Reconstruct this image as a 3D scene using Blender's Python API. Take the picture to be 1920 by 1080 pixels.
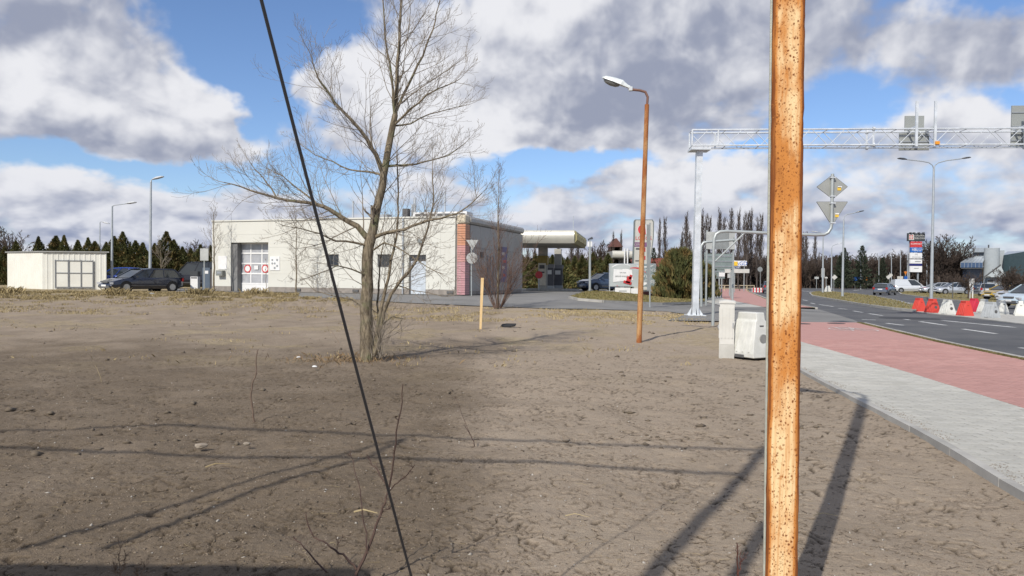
import bpy, bmesh, math, random
import numpy as np
from mathutils import Vector, Matrix
random.seed(7); rng = np.random.default_rng(7)
S = bpy.context.scene
for o in list(bpy.data.objects): bpy.data.objects.remove(o)
COL = S.collection
R = math.radians
# ---------------------------------------------------------------- camera
CAMH = 1.5; PITCH = R(1.3); ROLL = 0.010
cd = bpy.data.cameras.new('camera'); cam = bpy.data.objects.new('camera', cd); COL.objects.link(cam)
cd.lens = 26.0; cd.sensor_width = 36.0; cd.clip_end = 6000; cd.clip_start = .05
cd.shift_y = 0.0066
cam.location = (0, 0, CAMH)
CR = (Matrix.Rotation(math.pi/2 - PITCH, 3, 'X') @ Matrix.Rotation(ROLL, 3, 'Z'))
cam.rotation_euler = CR.to_euler()
S.camera = cam
S.render.resolution_x = 1024; S.render.resolution_y = 576
F = 26.0/36*1920
def ray(px, py):
    v = CR @ Vector(((px-960)/F, (540-py)/F + 0.0066*1920/F, -1.0))
    return v / v.y
# ---------------------------------------------------------------- light
SUN_AZ = R(28.0); SUN_EL = R(40.0)          # shadows fall 28 deg right of forward
sl = bpy.data.lights.new('sun', 'SUN'); sun = bpy.data.objects.new('sun', sl); COL.objects.link(sun)
sl.energy = 4.2; sl.angle = R(.5); sl.color = (1, .945, .86)
sd = Vector((math.sin(SUN_AZ)*math.cos(SUN_EL), math.cos(SUN_AZ)*math.cos(SUN_EL), -math.sin(SUN_EL)))
sun.rotation_euler = sd.to_track_quat('-Z', 'Y').to_euler()
S.view_settings.view_transform = 'Standard'; S.view_settings.look = 'None'
S.view_settings.gamma = 1; S.view_settings.exposure = 0.12; S.view_settings.use_curve_mapping = False
# ---------------------------------------------------------------- sky
W = bpy.data.worlds.new('World'); S.world = W; W.use_nodes = True
NT = W.node_tree; NT.nodes.clear()
class NB:
    def __init__(s, nt): s.nt = nt
    def n(s, t, **k):
        x = s.nt.nodes.new(t)
        for a, b in k.items(): setattr(x, a, b)
        return x
    def put(s, sock, v):
        if isinstance(v, bpy.types.NodeSocket): s.nt.links.new(v, sock)
        elif v is not None: sock.default_value = v
    def m(s, op, a, b=None, c=None, clamp=False):
        x = s.n('ShaderNodeMath', operation=op, use_clamp=clamp)
        s.put(x.inputs[0], a); s.put(x.inputs[1], b)
        if c is not None: s.put(x.inputs[2], c)
        return x.outputs[0]
    def v(s, op, a, b=None):
        x = s.n('ShaderNodeVectorMath', operation=op); s.put(x.inputs[0], a); s.put(x.inputs[1], b)
        return x.outputs['Value'] if op in ('DOT_PRODUCT', 'LENGTH') else x.outputs[0]
    def ramp(s, v, a, b, lo=0., hi=1., sm=True):
        x = s.n('ShaderNodeMapRange', interpolation_type='SMOOTHSTEP' if sm else 'LINEAR')
        for i, q in enumerate((v, a, b, lo, hi)): s.put(x.inputs[i], q)
        return x.outputs[0]
    def mix(s, f, a, b):
        x = s.n('ShaderNodeMix', data_type='RGBA'); s.put(x.inputs[0], f)
        s.put(x.inputs[6], a if not isinstance(a, tuple) else (*a[:3], 1)); s.put(x.inputs[7], b if not isinstance(b, tuple) else (*b[:3], 1))
        return x.outputs[2]
    def noise(s, vec, scale, detail=4, rough=.5, dist=0, col=False):
        x = s.n('ShaderNodeTexNoise'); s.put(x.inputs['Vector'], vec)
        x.inputs['Scale'].default_value = scale; x.inputs['Detail'].default_value = detail
        x.inputs['Roughness'].default_value = rough; x.inputs['Distortion'].default_value = dist
        return x.outputs['Color' if col else 'Fac']
    def comb(s, x, y, z=0.):
        c = s.n('ShaderNodeCombineXYZ'); s.put(c.inputs[0], x); s.put(c.inputs[1], y); s.put(c.inputs[2], z); return c.outputs[0]
b = NB(NT)
sky = b.n('ShaderNodeTexSky', sky_type='NISHITA'); sky.sun_disc = False
sky.sun_elevation = SUN_EL; sky.sun_rotation = math.pi + SUN_AZ   # sun behind the camera to the left
sky.air_density = 1.0; sky.dust_density = .35; sky.ozone_density = 2.2; sky.altitude = 60
tc = b.n('ShaderNodeTexCoord'); d = tc.outputs['Generated']
sp = b.n('ShaderNodeSeparateXYZ'); b.put(sp.inputs[0], d)
az = b.m('ARCTAN2', sp.outputs[0], sp.outputs[1]); el = b.m('ARCSINE', sp.outputs[2])
elc = b.m('MAXIMUM', el, 0.0)
L = b.m('LOGARITHM', b.m('ADD', elc, .22), math.e)                 # cloud decks flatten towards the horizon
base = b.comb(az, el)
# warp so that outlines billow
wn = b.noise(b.comb(b.m('MULTIPLY', az, 4.5), b.m('MULTIPLY', L, 2.2), 3.1), 1.6, 5, .55, 0, True)
warp = b.v('MULTIPLY', b.v('SUBTRACT', wn, (.5, .5, .5)), (.17, .10, 0))
P = b.v('ADD', base, warp)
def azel(px, py):
    v = ray(px, py).normalized(); return math.atan2(v.x, v.y), math.asin(v.z)
def gauss(px, py, rx, ry, amp, P=P):
    a, e = azel(px, py); sc = 1/F
    q = b.v('MULTIPLY', b.v('SUBTRACT', P, (a, e, 0)), (1/(rx*sc), 1/(ry*sc), 0))
    r2 = b.v('DOT_PRODUCT', q, q)
    return b.m('MULTIPLY', b.m('POWER', math.e, b.m('MULTIPLY', r2, -1.0)), amp)
def total(lst, P=P):
    t = None
    for g in lst:
        v = gauss(*g, P=P); t = v if t is None else b.m('ADD', t, v)
    return t
CL = [  # clouds (+) and open blue (-) as they stood in that sky
 (130,60,220,150,.55),(100,205,190,70,.6),(370,225,120,60,.5),(440,240,60,40,.6),(670,140,75,60,1.1),(610,160,50,35,.8),(770,190,110,60,.6),(830,265,110,45,.7),(1180,110,290,120,.8),
 (1780,80,230,80,.45),(1760,250,180,50,.45),(700,250,120,60,.3),(1130,230,160,50,.5),(990,20,160,60,.5),(1380,120,90,120,.3),(1500,40,60,60,.2),
 (1260,360,220,60,.4),(960,300,40,25,.3),(250,370,200,60,.35),(560,400,150,50,.3),(1500,400,300,80,.3),(40,160,100,60,.3),
 (480,80,95,110,-1.3),(525,200,50,60,-.8),(620,50,80,45,-.9),(1610,180,120,65,-1.05),(1010,312,130,26,-1.3),(1180,305,120,16,-.5),
 (600,330,90,35,-.75),(1385,292,60,12,-.8),(170,305,240,30,-1.1),(420,310,90,20,-.5),(1885,180,40,22,-.6),(345,5,55,35,-.7),(1850,-15,80,30,-.6),(920,240,26,26,-.4),(1480,240,60,50,-.2)]
def big(du=0., dv=0.):
    return b.noise(b.comb(b.m('MULTIPLY', b.m('ADD', az, du), 6.0), b.m('MULTIPLY', b.m('ADD', L, dv), 3.4), 0.7), 1.15, 4, .5, .25)
def puff(du=0., dv=0.):
    return b.noise(b.comb(b.m('MULTIPLY', b.m('ADD', az, du), 13.0), b.m('MULTIPLY', b.m('ADD', L, dv), 6.5), 5.7), 1.5, 3.5, .5, .3)
n1 = big(); n2 = puff(); n3 = b.noise(b.comb(b.m('MULTIPLY', az, 30.0), b.m('MULTIPLY', L, 19.0), 9.1), 1.2, 3, .5, .2)
tot = total(CL)
lowf = b.ramp(el, .0, .11, 1, 0)
dens = b.m('ADD', b.m('ADD', b.m('MULTIPLY', b.m('SUBTRACT', n1, .5), 1.9), b.m('MULTIPLY', b.m('SUBTRACT', n2, .5), .7)), b.m('ADD', tot, b.m('ADD', .2, b.m('ADD', b.m('MULTIPLY', lowf, .28), b.m('MULTIPLY', b.m('SUBTRACT', n3, .5), .6)))))
alpha = b.ramp(dens, -.12, .50)
# thick parts turn grey-lavender, sunny upper left edges stay white
rel = b.m('SUBTRACT', n1, big(-.03, .07)); rel2 = b.m('SUBTRACT', n2, puff(-.010, .035))
DK = [(1200,200,260,95,.34),(1060,120,160,90,.2),(130,250,240,40,.45),(60,80,160,50,.2),(1790,90,240,70,.4),(880,318,110,14,.7),(1330,230,120,60,.25),
      (1400,430,400,60,.12),(1800,420,250,60,.25),(250,20,200,60,.35),(200,90,120,60,.25),(1500,40,300,60,.2),
      (690,130,70,50,-1.2),(760,190,110,55,-1.0),(860,250,80,45,-.7),(410,215,90,45,-.5),(1290,330,90,35,-.6),(1790,225,110,28,-.7),(60,150,90,60,-.5),(210,110,70,40,-.4),
      (985,300,40,20,-.5),(1370,340,60,40,-.5),(980,10,110,40,-.6),(1640,340,50,20,-.3),(330,350,120,30,-.3),(150,360,100,30,-.3),(1180,350,120,30,-.3)]
dk = total(DK)
g = b.m('ADD', b.m('ADD', dk, .47), b.m('ADD', b.m('MULTIPLY', rel, -2.3), b.m('ADD', b.m('MULTIPLY', rel2, b.m('SUBTRACT', -1.7, b.m('MULTIPLY', lowf, 1.6))), b.m('MULTIPLY', b.m('SUBTRACT', n3, .5), -.5))))
g = b.m('ADD', g, b.m('MULTIPLY', b.m('SUBTRACT', dens, .5), .12))
g = b.ramp(g, -.15, 1.3, 0, 1)
lo = b.ramp(el, 0.0, .16, 1, 0)
white = b.mix(lo, (7.7, 7.75, 8.1), (6.9, 7.05, 7.7))
grey = b.mix(lo, (2.95, 3.25, 4.25), (2.75, 3.2, 4.6))
cc = b.mix(g, white, grey)
skc = b.v('MULTIPLY', sky.outputs[0], (.94, 1.04, 1.24))
lp = b.mix(alpha, skc, cc)
bg = b.n('ShaderNodeBackground'); bg.inputs[1].default_value = .1
b.put(bg.inputs[0], lp)
wo = b.n('ShaderNodeOutputWorld'); b.put(wo.inputs[0], bg.outputs[0])
W.name = 'sky'
W.cycles.sampling_method = 'MANUAL'; W.cycles.sample_map_resolution = 512
# ---------------------------------------------------------------- materials
MATS = {}
def mat(name, col, rough=.7, metal=0., col2=None, nscale=3., bump=0., bscale=60., detail=4, coat=0., trans=0., spec=.5, rand=0., emit=None):
    if name in MATS: return MATS[name]
    m = bpy.data.materials.new(name); m.use_nodes = True; MATS[name] = m
    q = NB(m.node_tree); p = m.node_tree.nodes['Principled BSDF']
    t = q.n('ShaderNodeTexCoord').outputs['Object']
    c2 = col2 if col2 else tuple(c*.82 for c in col)
    f = q.ramp(q.noise(t, nscale, detail, .6), .3, .7)
    c = q.mix(f, col, c2)
    if rand:
        oi = q.n('ShaderNodeObjectInfo')
        h = q.n('ShaderNodeHueSaturation'); q.put(h.inputs['Value'], q.m('ADD', q.m('MULTIPLY', q.m('FRACT', q.m('ADD', oi.outputs['Random'], q.n('ShaderNodeNewGeometry').outputs['Random Per Island'])), rand), 1-rand/2)); q.put(h.inputs['Color'], c); c = h.outputs[0]
    q.put(p.inputs['Base Color'], c); p.inputs['Roughness'].default_value = rough; p.inputs['Metallic'].default_value = metal
    p.inputs['Coat Weight'].default_value = coat; p.inputs['Specular IOR Level'].default_value = spec
    if bump:
        bp = q.n('ShaderNodeBump'); bp.inputs['Strength'].default_value = bump; bp.inputs['Distance'].default_value = .01
        q.put(bp.inputs['Height'], q.noise(t, bscale, 4, .6)); q.put(p.inputs['Normal'], bp.outputs[0])
    return m
def srgb(r, g, b_):
    f = lambda c: (c/255/12.92 if c/255 <= .04045 else ((c/255+.055)/1.055)**2.4)
    return (f(r), f(g), f(b_))
# ---------------------------------------------------------------- mesh helpers
def link(name, me, parent=None, kind=None, label=None):
    o = bpy.data.objects.new(name, me); COL.objects.link(o)
    if parent is not None: o.parent = parent
    if kind: o['kind'] = kind
    if label: o['label'] = label
    return o
class MB:
    def __init__(s): s.V = []; s.F = []; s.sm = False
    def add(s, vs, fs):
        k = len(s.V); s.V += [tuple(v) for v in vs]; s.F += [tuple(i+k for i in f) for f in fs]; return s
    def box(s, c, d, rot=None, taper=1.0):
        x, y, z = d[0]/2, d[1]/2, d[2]/2
        vs = [Vector((sx*x*(taper if sz > 0 else 1), sy*y*(taper if sz > 0 else 1), sz*z)) for sz in (-1, 1) for sy in (-1, 1) for sx in (-1, 1)]
        if rot is not None: vs = [rot @ v for v in vs]
        vs = [v + Vector(c) for v in vs]
        return s.add(vs, [(0,2,3,1),(4,5,7,6),(0,1,5,4),(2,6,7,3),(0,4,6,2),(1,3,7,5)])
    def tube(s, pts, r, n=8, cap=True):
        pts = [Vector(p) for p in pts]; m = len(pts)
        rs = r if isinstance(r, (list, tuple)) else [r]*m
        vs = []; up = None
        for i, p in enumerate(pts):
            t = (pts[min(i+1, m-1)] - pts[max(i-1, 0)]).normalized()
            if up is None: up = Vector((0, 0, 1)) if abs(t.z) < .9 else Vector((1, 0, 0))
            a = t.cross(up)
            if a.length < 1e-4: a = t.cross(Vector((0, 1, 0)))
            a.normalize(); c = a.cross(t); up = c
            for k in range(n):
                an = 2*math.pi*k/n + math.pi/n
                vs.append(p + (a*math.cos(an) + c*math.sin(an))*rs[i])
        fs = [(i*n+k, i*n+(k+1) % n, (i+1)*n+(k+1) % n, (i+1)*n+k) for i in range(m-1) for k in range(n)]
        if cap: fs += [tuple(range(n-1, -1, -1)), tuple(range((m-1)*n, m*n))]
        return s.add(vs, fs)
    def prism(s, poly, o, ax, ay, n, t):
        o, ax, ay, n = map(Vector, (o, ax, ay, n)); k = len(poly)
        vs = [o+ax*x+ay*y for x, y in poly] + [o+ax*x+ay*y+n*t for x, y in poly]
        fs = [tuple(range(k-1, -1, -1)), tuple(range(k, 2*k))] + [(i, (i+1) % k, k+(i+1) % k, k+i) for i in range(k)]
        return s.add(vs, fs)
    def disc(s, o, ax, ay, n, r, t, k=16): return s.prism([(math.cos(i*2*math.pi/k)*r, math.sin(i*2*math.pi/k)*r) for i in range(k)], o, ax, ay, n, t)
    def build(s, name, m, parent=None, kind=None, label=None, smooth=False):
        me = bpy.data.meshes.new(name); me.from_pydata(s.V, [], s.F); me.materials.append(m)
        bm = bmesh.new(); bm.from_mesh(me); bmesh.ops.recalc_face_normals(bm, faces=bm.faces); bm.to_mesh(me); bm.free()
        if smooth:
            me.polygons.foreach_set('use_smooth', [True]*len(me.polygons))
            me.set_sharp_from_angle(angle=R(40))
        return link(name, me, parent, kind, label)
def npmesh(name, V, Fc, m, parent=None, kind=None, smooth=False, attrs=None):
    V = np.asarray(V, dtype=np.float32); Fc = np.asarray(Fc, dtype=np.int32); me = bpy.data.meshes.new(name); k = Fc.shape[1]
    me.vertices.add(len(V)); me.vertices.foreach_set('co', V.ravel())
    me.loops.add(Fc.size); me.loops.foreach_set('vertex_index', Fc.ravel())
    me.polygons.add(len(Fc)); me.polygons.foreach_set('loop_start', np.arange(0, Fc.size, k, dtype=np.int32))
    if smooth: me.polygons.foreach_set('use_smooth', np.ones(len(Fc), dtype=bool))
    for nm, arr in (attrs or {}).items():
        at_ = me.attributes.new(nm, 'FLOAT', 'POINT'); at_.data.foreach_set('value', np.asarray(arr, dtype=np.float32))
    me.update(calc_edges=True); me.materials.append(m)
    return link(name, me, parent, kind)
def tagp(o, label, cat, group=None, kind=None):
    if label: o['label'] = label
    if cat: o['category'] = cat
    if group: o['group'] = group
    if kind: o['kind'] = kind
    return o
def thing(name, label, cat, loc=(0, 0, 0), rz=0, group=None):
    o = bpy.data.objects.new(name, None); COL.objects.link(o); o.empty_display_size = .2
    o.location = loc; o.rotation_euler = (0, 0, rz); return tagp(o, label, cat, group)
def dup(o, loc, rz, label=None, scale=None, parent=None):
    c = o.copy(); COL.objects.link(c)
    if parent is not None: c.parent = parent
    else:
        c.location = loc; c.rotation_euler = (0, 0, rz)
        if scale: c.scale = scale if isinstance(scale, tuple) else (scale,)*3
        if label: c['label'] = label
    for ch in list(o.children): dup(ch, None, None, parent=c)
    return c
# ---------------------------------------------------------------- value noise
def vnoise(x, y, seed=0):
    xi = np.floor(x).astype(np.int64); yi = np.floor(y).astype(np.int64); fx = x-xi; fy = y-yi
    def h(a, c):
        n = (a*374761393 + c*668265263 + seed*1442695041) & 0xffffffff
        n = ((n ^ (n >> 13))*1274126177) & 0xffffffff
        return ((n ^ (n >> 16)) & 0xffff)/65535.
    u = fx*fx*(3-2*fx); v = fy*fy*(3-2*fy)
    return (h(xi, yi)*(1-u)+h(xi+1, yi)*u)*(1-v) + (h(xi, yi+1)*(1-u)+h(xi+1, yi+1)*u)*v
def fbm(x, y, s, oct=4, seed=0, g=.5):
    t = 0; a = 1; n = 0
    for i in range(oct): t = t+a*vnoise(x*s, y*s, seed+i*17); n += a; a *= g; s *= 2.03
    return t/n
def cell(x, y, s, seed=0):
    x = x*s; y = y*s; xi = np.floor(x).astype(np.int64); yi = np.floor(y).astype(np.int64)
    f1 = np.full(x.shape, 9.); f2 = np.full(x.shape, 9.)
    for i in (-1, 0, 1):
        for j in (-1, 0, 1):
            a = xi+i; c = yi+j
            n = (a*374761393 + c*668265263 + seed*97) & 0xffffffff; n = ((n ^ (n >> 13))*1274126177) & 0xffffffff
            n2 = ((n ^ (n >> 15))*2246822519) & 0xffffffff
            dx = a+((n >> 8) & 0xffff)/65535.-x; dy = c+((n2 >> 8) & 0xffff)/65535.-y; q = np.sqrt(dx*dx+dy*dy)
            f2 = np.where(q < f1, f1, np.minimum(f2, q)); f1 = np.minimum(f1, q)
    return f1, f2
def sstep(t): t = np.clip(t, 0, 1); return t*t*(3-2*t)
# ---------------------------------------------------------------- terrain
def flat(px, py, z=0.):
    v = ray(px, py); t = (z-CAMH)/v.z; return (v.x*t, t)
E1 = [flat(*p) for p in ((1920,915),(1810,849),(1700,790),(1600,741),(1500,690))]       # soil | pale pavers
_s = ((E1[-1][0]-E1[-3][0])/(E1[-1][1]-E1[-3][1]))
E1 = [(E1[0][0]-.9, E1[0][1]-5.6)] + E1 + [(6.3, 18.5), (7.9, 25.5), (9.4, 31), (12.2, 42), (16.0, 55), (26.0, 92), (31, 120)]
def interp(E, y): return np.interp(y, [e[1] for e in E], [e[0] for e in E])
def terr(x, y):
    d = np.asarray(y, dtype=float); x = np.asarray(x, dtype=float)
    return .48*sstep((d-24)/17)*sstep((interp(E1, d)-1.2-x)/6.5)
def tz(x, y): return float(terr(x, y))
def G(px, py):
    v = ray(px, py); t = 2.
    last = t
    while t < 400:
        z = CAMH+v.z*t
        if z <= tz(v.x*t, t): break
        last = t; t *= 1.004
    return Vector((v.x*t, t, tz(v.x*t, t)))
def A(px, py, d):
    v = ray(px, py); return Vector((v.x*d, d, CAMH+v.z*d))
def gz(x, y): return Vector((x, y, tz(x, y)))
# ================================================================ ground and roads
E1 = E1[:6] + [(5.45,18.3),(6.6,23.4),(7.7,27),(9.2,31),(12,41.6),(14.5,59),(24.5,100),(31,125)]
E2 = [flat(*p) for p in ((1920,765),(1810,731),(1700,697),(1600,668),(1500,640))]
E2 = [(E2[0][0]-1.3, E2[0][1]-9)] + E2 + [(8.55,23.4),(9.7,27),(11.3,31),(14.2,41.6),(16.9,59),(27.5,100),(34,125)]
E3 = [flat(*p) for p in ((1920,688),(1832,666),(1726,645),(1631,621),(1600,611))]
RZ = -.10
E4 = [flat(*p, z=RZ) for p in ((1920,678),(1779,648),(1700,629),(1620,609))]
E4 = [(E4[0][0]-2.3, E4[0][1]-16)] + E4 + [(14.3,31),(17.3,41.6),(20.6,59),(32.2,100),(40,125)]
E3 = [(x-.36, y) for x, y in E4]
def drape(name, poly, m, zf, step=2.5, kind=None, parent=None, skirt=0):
    bm = bmesh.new(); vs = [bm.verts.new((x, y, 0)) for x, y in poly]
    bm.faces.new(vs)
    xs = [p[0] for p in poly]; ys = [p[1] for p in poly]
    for ax, lo_, hi_ in ((0, min(xs), max(xs)), (1, min(ys), max(ys))):
        c = math.floor(lo_/step)*step+step
        while c < hi_:
            bmesh.ops.bisect_plane(bm, geom=bm.verts[:]+bm.edges[:]+bm.faces[:], plane_co=(c, 0, 0) if ax == 0 else (0, c, 0), plane_no=(1, 0, 0) if ax == 0 else (0, 1, 0))
            c += step if c < 90 else step*4
    bmesh.ops.triangulate(bm, faces=[f for f in bm.faces if len(f.verts) > 4])
    for v in bm.verts: v.co.z = zf(v.co.x, v.co.y)
    if skirt:
        be = [e for e in bm.edges if e.is_boundary]
        r = bmesh.ops.extrude_edge_only(bm, edges=be)
        for v in r['geom']:
            if isinstance(v, bmesh.types.BMVert): v.co.z -= skirt
    bmesh.ops.recalc_face_normals(bm, faces=bm.faces)
    me = bpy.data.meshes.new(name); bm.to_mesh(me); bm.free(); me.materials.append(m)
    return link(name, me, parent, kind)
def gp(*ps): return [tuple(G(*p)[:2]) for p in ps]
def fp(*ps, z=0.): return [flat(*p, z=z) for p in ps]
FORE = gp((560,556),(640,559),(760,567),(900,573),(1040,578),(1150,580),(1250,583)) + [(9.2,27.5),(14,41.6)] + gp((1335,550),(1200,540),(1000,538),(800,538),(430,540),(330,541)) + gp((330,546),(560,549))
ISLE = gp((1068,559),(1090,555),(1112,552),(1200,549),(1300,550),(1322,553)) + gp((1322,569),(1240,571),(1130,567),(1085,563))
MED = fp((1518,551),(1524,556),(1544,560),(1588,568),(1631,575),(1675,581),(1715,585),(1719,577),(1682,566),(1640,557),(1600,552),(1560,548),(1528,548), z=RZ)
VER = fp((1681,546),(1740,549),(1813,552),(1870,556),(1925,562),(2060,569),(2060,589),(1905,577),(1840,570),(1740,560),(1690,553), z=RZ)
JUN = fp((1719,586),(1800,594),(1925,609),(2150,628),(2150,604),(1925,593),(1800,584),(1722,578), z=RZ)
def inpoly(x, y, poly):
    r = np.zeros(x.shape, bool); n = len(poly)
    for i in range(n):
        x1, y1 = poly[i]; x2, y2 = poly[(i+1) % n]
        if y1 == y2: continue
        c = ((y1 > y) != (y2 > y)) & (x < (x2-x1)*(y-y1)/(y2-y1)+x1); r ^= c
    return r
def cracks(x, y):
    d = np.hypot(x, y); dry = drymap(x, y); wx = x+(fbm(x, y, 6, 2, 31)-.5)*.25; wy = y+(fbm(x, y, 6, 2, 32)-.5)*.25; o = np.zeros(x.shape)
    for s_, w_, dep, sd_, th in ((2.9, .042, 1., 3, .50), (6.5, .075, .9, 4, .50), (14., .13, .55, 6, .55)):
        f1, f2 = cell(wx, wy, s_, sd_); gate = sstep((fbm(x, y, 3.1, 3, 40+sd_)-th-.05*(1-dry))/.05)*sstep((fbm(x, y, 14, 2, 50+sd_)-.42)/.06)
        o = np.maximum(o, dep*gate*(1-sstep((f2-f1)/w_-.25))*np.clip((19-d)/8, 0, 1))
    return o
def soilrel(x, y):
    d = np.hypot(x, y)
    z = (fbm(x, y, .35, 3, 1)-.5)*.13 + (fbm(x, y, 2.2, 3, 5)-.5)*.045
    near = np.clip((34-d)/24, 0, 1)
    dry = drymap(x, y)
    lump = fbm(x, y, 9, 3, 9)-.5
    z = z + near*(lump*.017 + (fbm(x, y, 34, 3, 11)-.5)*.008)
    # shallow footprints and clods
    pit = np.clip(fbm(x, y, 5.3, 2, 21)-.66, 0, 1); z = z - near*pit*.07
    # drying cracks: short broken runs
    z = z - .022*cracks(x, y)
    # tyre tread print in front of the building
    tr = np.exp(-((y-33.2-(x+6)*.03)/.5)**2)*(np.abs(x+7) < 4.5)
    z = z + tr*.05*np.sin(x*14+np.abs(y-33.2)*9)
    return z
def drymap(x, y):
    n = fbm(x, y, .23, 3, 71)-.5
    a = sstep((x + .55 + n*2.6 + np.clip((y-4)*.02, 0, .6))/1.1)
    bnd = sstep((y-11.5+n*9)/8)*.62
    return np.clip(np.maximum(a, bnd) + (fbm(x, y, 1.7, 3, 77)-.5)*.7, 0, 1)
th = np.concatenate([np.linspace(-math.pi, -R(43), 60)[:-1], np.arange(-R(43), R(43), .0022), np.linspace(R(43), math.pi, 60)[1:]])
def geo(a, c, f):
    n = max(2, int(math.log(c/a)/math.log(1+f))); return list(a*(c/a)**(np.arange(n)/n))
rr = np.array(geo(.4, 2.4, .06)+geo(2.4, 3.3, .01)+geo(3.3, 8, .0028)+geo(8, 13, .0048)+geo(13, 30, .008)+geo(30, 80, .014)+geo(80, 3000, .08)+[3000.])
TH, RR = np.meshgrid(th, rr); X = (RR*np.sin(TH)).ravel(); Y = (RR*np.cos(TH)).ravel()
Z = terr(X, Y); paved = np.zeros(X.shape, bool)
right = (X > interp(E1, Y)+.03)
paved |= right | inpoly(X, Y, FORE)
soft = np.clip((interp(E1, Y)-X)/.5, 0, 1)
rel_ = soilrel(X, Y)*np.clip((70-np.hypot(X, Y))/40, 0, 1)
Z = np.where(right, np.minimum(Z, 0)-.16, Z + np.where(paved, -.05, -.045 + rel_*(.35+.65*soft)))
Z = np.where((Y < -2) | (np.abs(X) > 60), np.minimum(Z, terr(X, Y)-.05), Z)
straw = sstep((Y-36+(fbm(X, Y, .5, 3, 90)-.5)*12)/7)
strip = np.exp(-((Y-31.5-.0*X)/3.2)**2)*sstep((X+1)/4)*1.3*sstep((fbm(X, Y, .6, 3, 91)-.32)/.3)
straw = np.clip(straw+strip*.9 + .5*sstep((fbm(X, Y, .8, 4, 93)-.56)/.1)*sstep((Y-9)/10), 0, 1)
nr, nc = RR.shape; I = np.arange(nr*nc).reshape(nr, nc)
Q = np.stack([I[:-1, :-1], I[:-1, 1:], I[1:, 1:], I[1:, :-1]], -1).reshape(-1, 4)
EDG = [(x-.03, y) for x, y in E1]
def ground_mat():
    m = bpy.data.materials.new('soil'); m.use_nodes = True; q = NB(m.node_tree); p = m.node_tree.nodes['Principled BSDF']
    t = q.n('ShaderNodeTexCoord').outputs['Object']
    a = q.n('ShaderNodeAttribute', attribute_name='dry').outputs['Fac']; st = q.n('ShaderNodeAttribute', attribute_name='straw').outputs['Fac']
    n1_ = q.ramp(q.noise(t, 1.3, 5, .65), .3, .7); n2_ = q.ramp(q.noise(t, 18, 5, .7), .3, .72); n3_ = q.ramp(q.noise(t, 120, 3, .6), .3, .7)
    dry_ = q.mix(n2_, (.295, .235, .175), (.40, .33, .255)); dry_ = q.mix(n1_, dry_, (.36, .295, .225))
    damp_and_crack_shade = q.mix(n2_, (.105, .081, .056), (.185, .144, .102)); damp_and_crack_shade = q.mix(q.m('MULTIPLY', n1_, .5), damp_and_crack_shade, (.22, .172, .122))
    c = q.mix(a, damp_and_crack_shade, dry_); c = q.mix(q.m('MULTIPLY', n3_, .35), c, (.17, .135, .10))
    sc_ = q.mix(n2_, (.30, .235, .125), (.42, .34, .20)); sc_ = q.mix(q.ramp(q.noise(t, 5, 4, .7), .45, .65), sc_, (.17, .14, .07))
    c = q.mix(q.m('MULTIPLY', st, q.ramp(q.noise(t, 7, 5, .75), .35, .55)), c, sc_)
    # crumbs of organic matter and pale grit
    vo = q.n('ShaderNodeTexVoronoi'); q.put(vo.inputs['Vector'], t); vo.inputs['Scale'].default_value = 38
    c = q.mix(q.m('MULTIPLY', q.ramp(vo.outputs['Distance'], .12, .05), q.ramp(q.noise(t, 9, 3, .6), .5, .62)), c, (.065, .05, .035))
    vo2 = q.n('ShaderNodeTexVoronoi'); q.put(vo2.inputs['Vector'], t); vo2.inputs['Scale'].default_value = 21
    c = q.mix(q.m('MULTIPLY', q.ramp(vo2.outputs['Distance'], .09, .05), .8), c, (.42, .36, .29))
    c = q.mix(q.m('MULTIPLY', q.n('ShaderNodeAttribute', attribute_name='damp_and_crack_shade').outputs['Fac'], .95), c, (.055, .042, .03))  # cracks coloured dark: shade of their depth painted in, along with damp
    q.put(p.inputs['Base Color'], c); p.inputs['Roughness'].default_value = .95; p.inputs['Specular IOR Level'].default_value = .15
    bp = q.n('ShaderNodeBump'); bp.inputs['Strength'].default_value = 1.0; bp.inputs['Distance'].default_value = .016
    h = q.m('ADD', q.noise(t, 45, 5, .7), q.m('MULTIPLY', q.noise(t, 160, 3, .7), .4))
    q.put(bp.inputs['Height'], h); q.put(p.inputs['Normal'], bp.outputs[0])
    return m
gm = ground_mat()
g_o = npmesh('ground', np.stack([X, Y, Z], -1), Q, gm, kind='structure', smooth=True, attrs={'dry': drymap(X, Y), 'straw': straw, 'damp_and_crack_shade': cracks(X, Y)})
g_o['label'] = 'bare brown cracked soil of the empty plot'
def asphalt(name, c1, c2):
    m = mat(name, c1, .85, 0, c2, .35, .5, 180); return m
M_asph = asphalt('asphalt', (.058, .060, .066), (.105, .105, .106))
M_drive = asphalt('drive_asphalt', (.15, .147, .14), (.20, .195, .185))
M_white = mat('road_paint', (.66, .66, .64), .6, col2=(.33, .33, .32), nscale=5)
M_conc = mat('concrete', (.42, .41, .38), .85, col2=(.33, .32, .29), nscale=4, bump=.4, bscale=90)
M_kerb = mat('kerb_concrete', (.40, .39, .36), .85, col2=(.30, .29, .27), nscale=2.5, bump=.4, bscale=120, rand=.18)
M_pale = mat('pale_paver', (.385, .375, .335), .85, col2=(.45, .44, .40), nscale=1.7, bump=.5, bscale=150, rand=.17)
M_red = mat('red_paver', (.385, .20, .175), .85, col2=(.44, .245, .215), nscale=1.2, bump=.5, bscale=150, rand=.17)
M_turf = mat('winter_turf', (.135, .120, .045), .95, col2=(.215, .175, .085), nscale=1.5, bump=1, bscale=30)
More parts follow.
